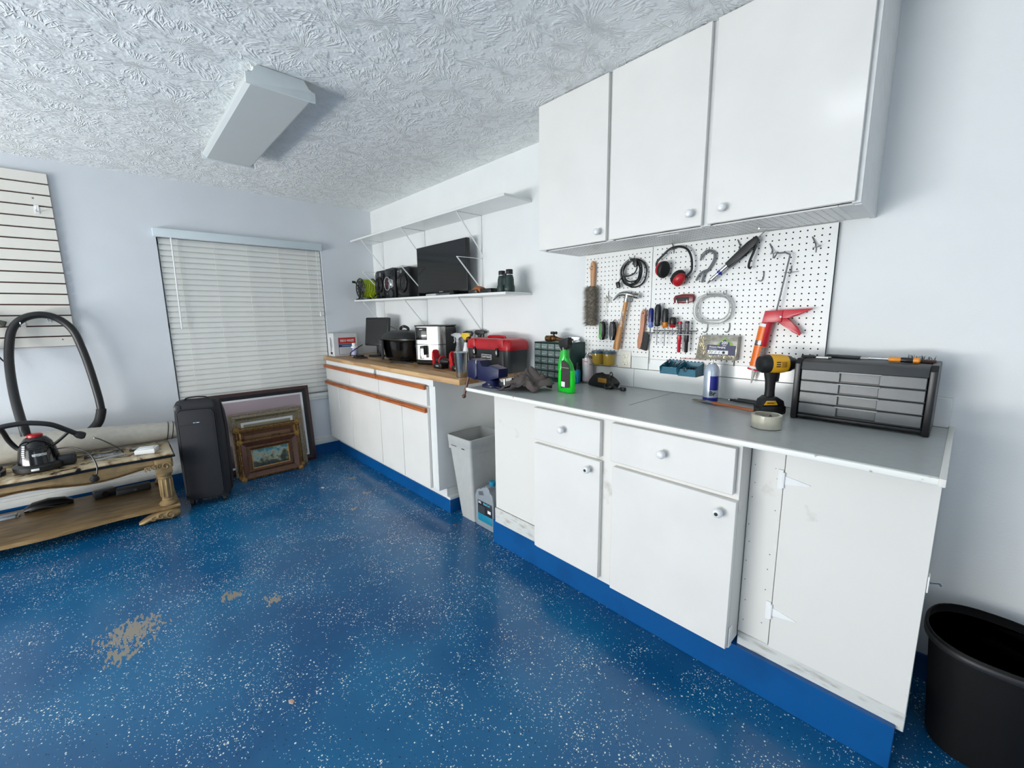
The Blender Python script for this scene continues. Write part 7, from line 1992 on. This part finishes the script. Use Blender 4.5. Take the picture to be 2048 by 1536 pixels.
text('lettering', 'BG', 0.022, M_PAPER, face_y(-0.040, -0.0584, 0.186), lbj, bold=True)
text('lettering', 'BlueCool', 0.022, mat('cyan_print', (80, 190, 216), 0.4), face_y(0.030, -0.0584, 0.186), lbj, sx=0.8, bold=True)
pl_ = MB()
for k in range(6):
    pl_.box((-0.055, -0.0586, 0.112 + k * 0.009), (0.010, -0.0579, 0.115 + k * 0.009))
obj('small_print', pl_, M_DRF, lbj, kind='stuff')
obj('barcode', MB().box((0.040, -0.0586, 0.128), (0.072, -0.0579, 0.150)), M_PAPER, lbj)

kb = T('black_waste_bin', 'empty black oval waste bin beside the end of the workbench', 'bin', (4.665, -0.235, 0))
M_KB = mat('dull_black_bin', (8, 8, 9), 0.7, var=0.1, spec=0.3)
def oshell(levels, th, fz):
    m = MB()
    def ring(hx, hy, z, d=0):
        return [((hx - d) * math.copysign(abs(math.cos(a)) ** 0.8, math.cos(a)), (hy - d) * math.copysign(abs(math.sin(a)) ** 0.8, math.sin(a)), z) for a in [2 * PI * k / 40 for k in range(40)]]
    m.loft([ring(hx, hy, z) for hx, hy, z in levels] + list(reversed([ring(hx, hy, z if k else fz, th) for k, (hx, hy, z) in enumerate(levels)])))
    return m
obj('bin_shell', oshell([(0.118, 0.118, 0.0), (0.122, 0.122, 0.01), (0.148, 0.156, 0.355), (0.156, 0.164, 0.358), (0.159, 0.167, 0.385), (0.156, 0.164, 0.392)], 0.004, 0.006), M_KB, kb, smooth=50)
obj('rim_band', oshell([(0.157, 0.165, 0.362), (0.161, 0.169, 0.366), (0.161, 0.169, 0.382), (0.157, 0.165, 0.386)], 0.002, 0.362), mat('worn_black_rim', (34, 34, 36), 0.5), kb, smooth=50)

# scraps on the floor
def scrap(x, y, lab, c, s=1.0, rz=0.0):
    m = MB()
    m.prism([(-0.014 * s, -0.004 * s), (0.0, -0.009 * s), (0.015 * s, -0.002 * s), (0.008 * s, 0.008 * s), (-0.008 * s, 0.007 * s)], 0.004, bev=0.001)
    o = obj('floor_scrap', m, mat('scrap_' + c[0], c[1], 0.7), at=(x, y, 0.0), rz=rz)
    return tag(o, lab, 'scrap')
scrap(0.93, -1.02, 'pale curled scrap lying on the blue floor before the pictures', ('pale', (190, 180, 160)), 1.1, 0.4)
scrap(2.24, -0.60, 'tiny reddish-brown scrap on the floor before the coolant jug', ('red', (140, 84, 66)), 0.8, 1.0)
scrap(2.92, -1.83, 'small pinkish scrap on the open blue floor in the foreground', ('pink', (186, 156, 140)), 1.0, 0.2)
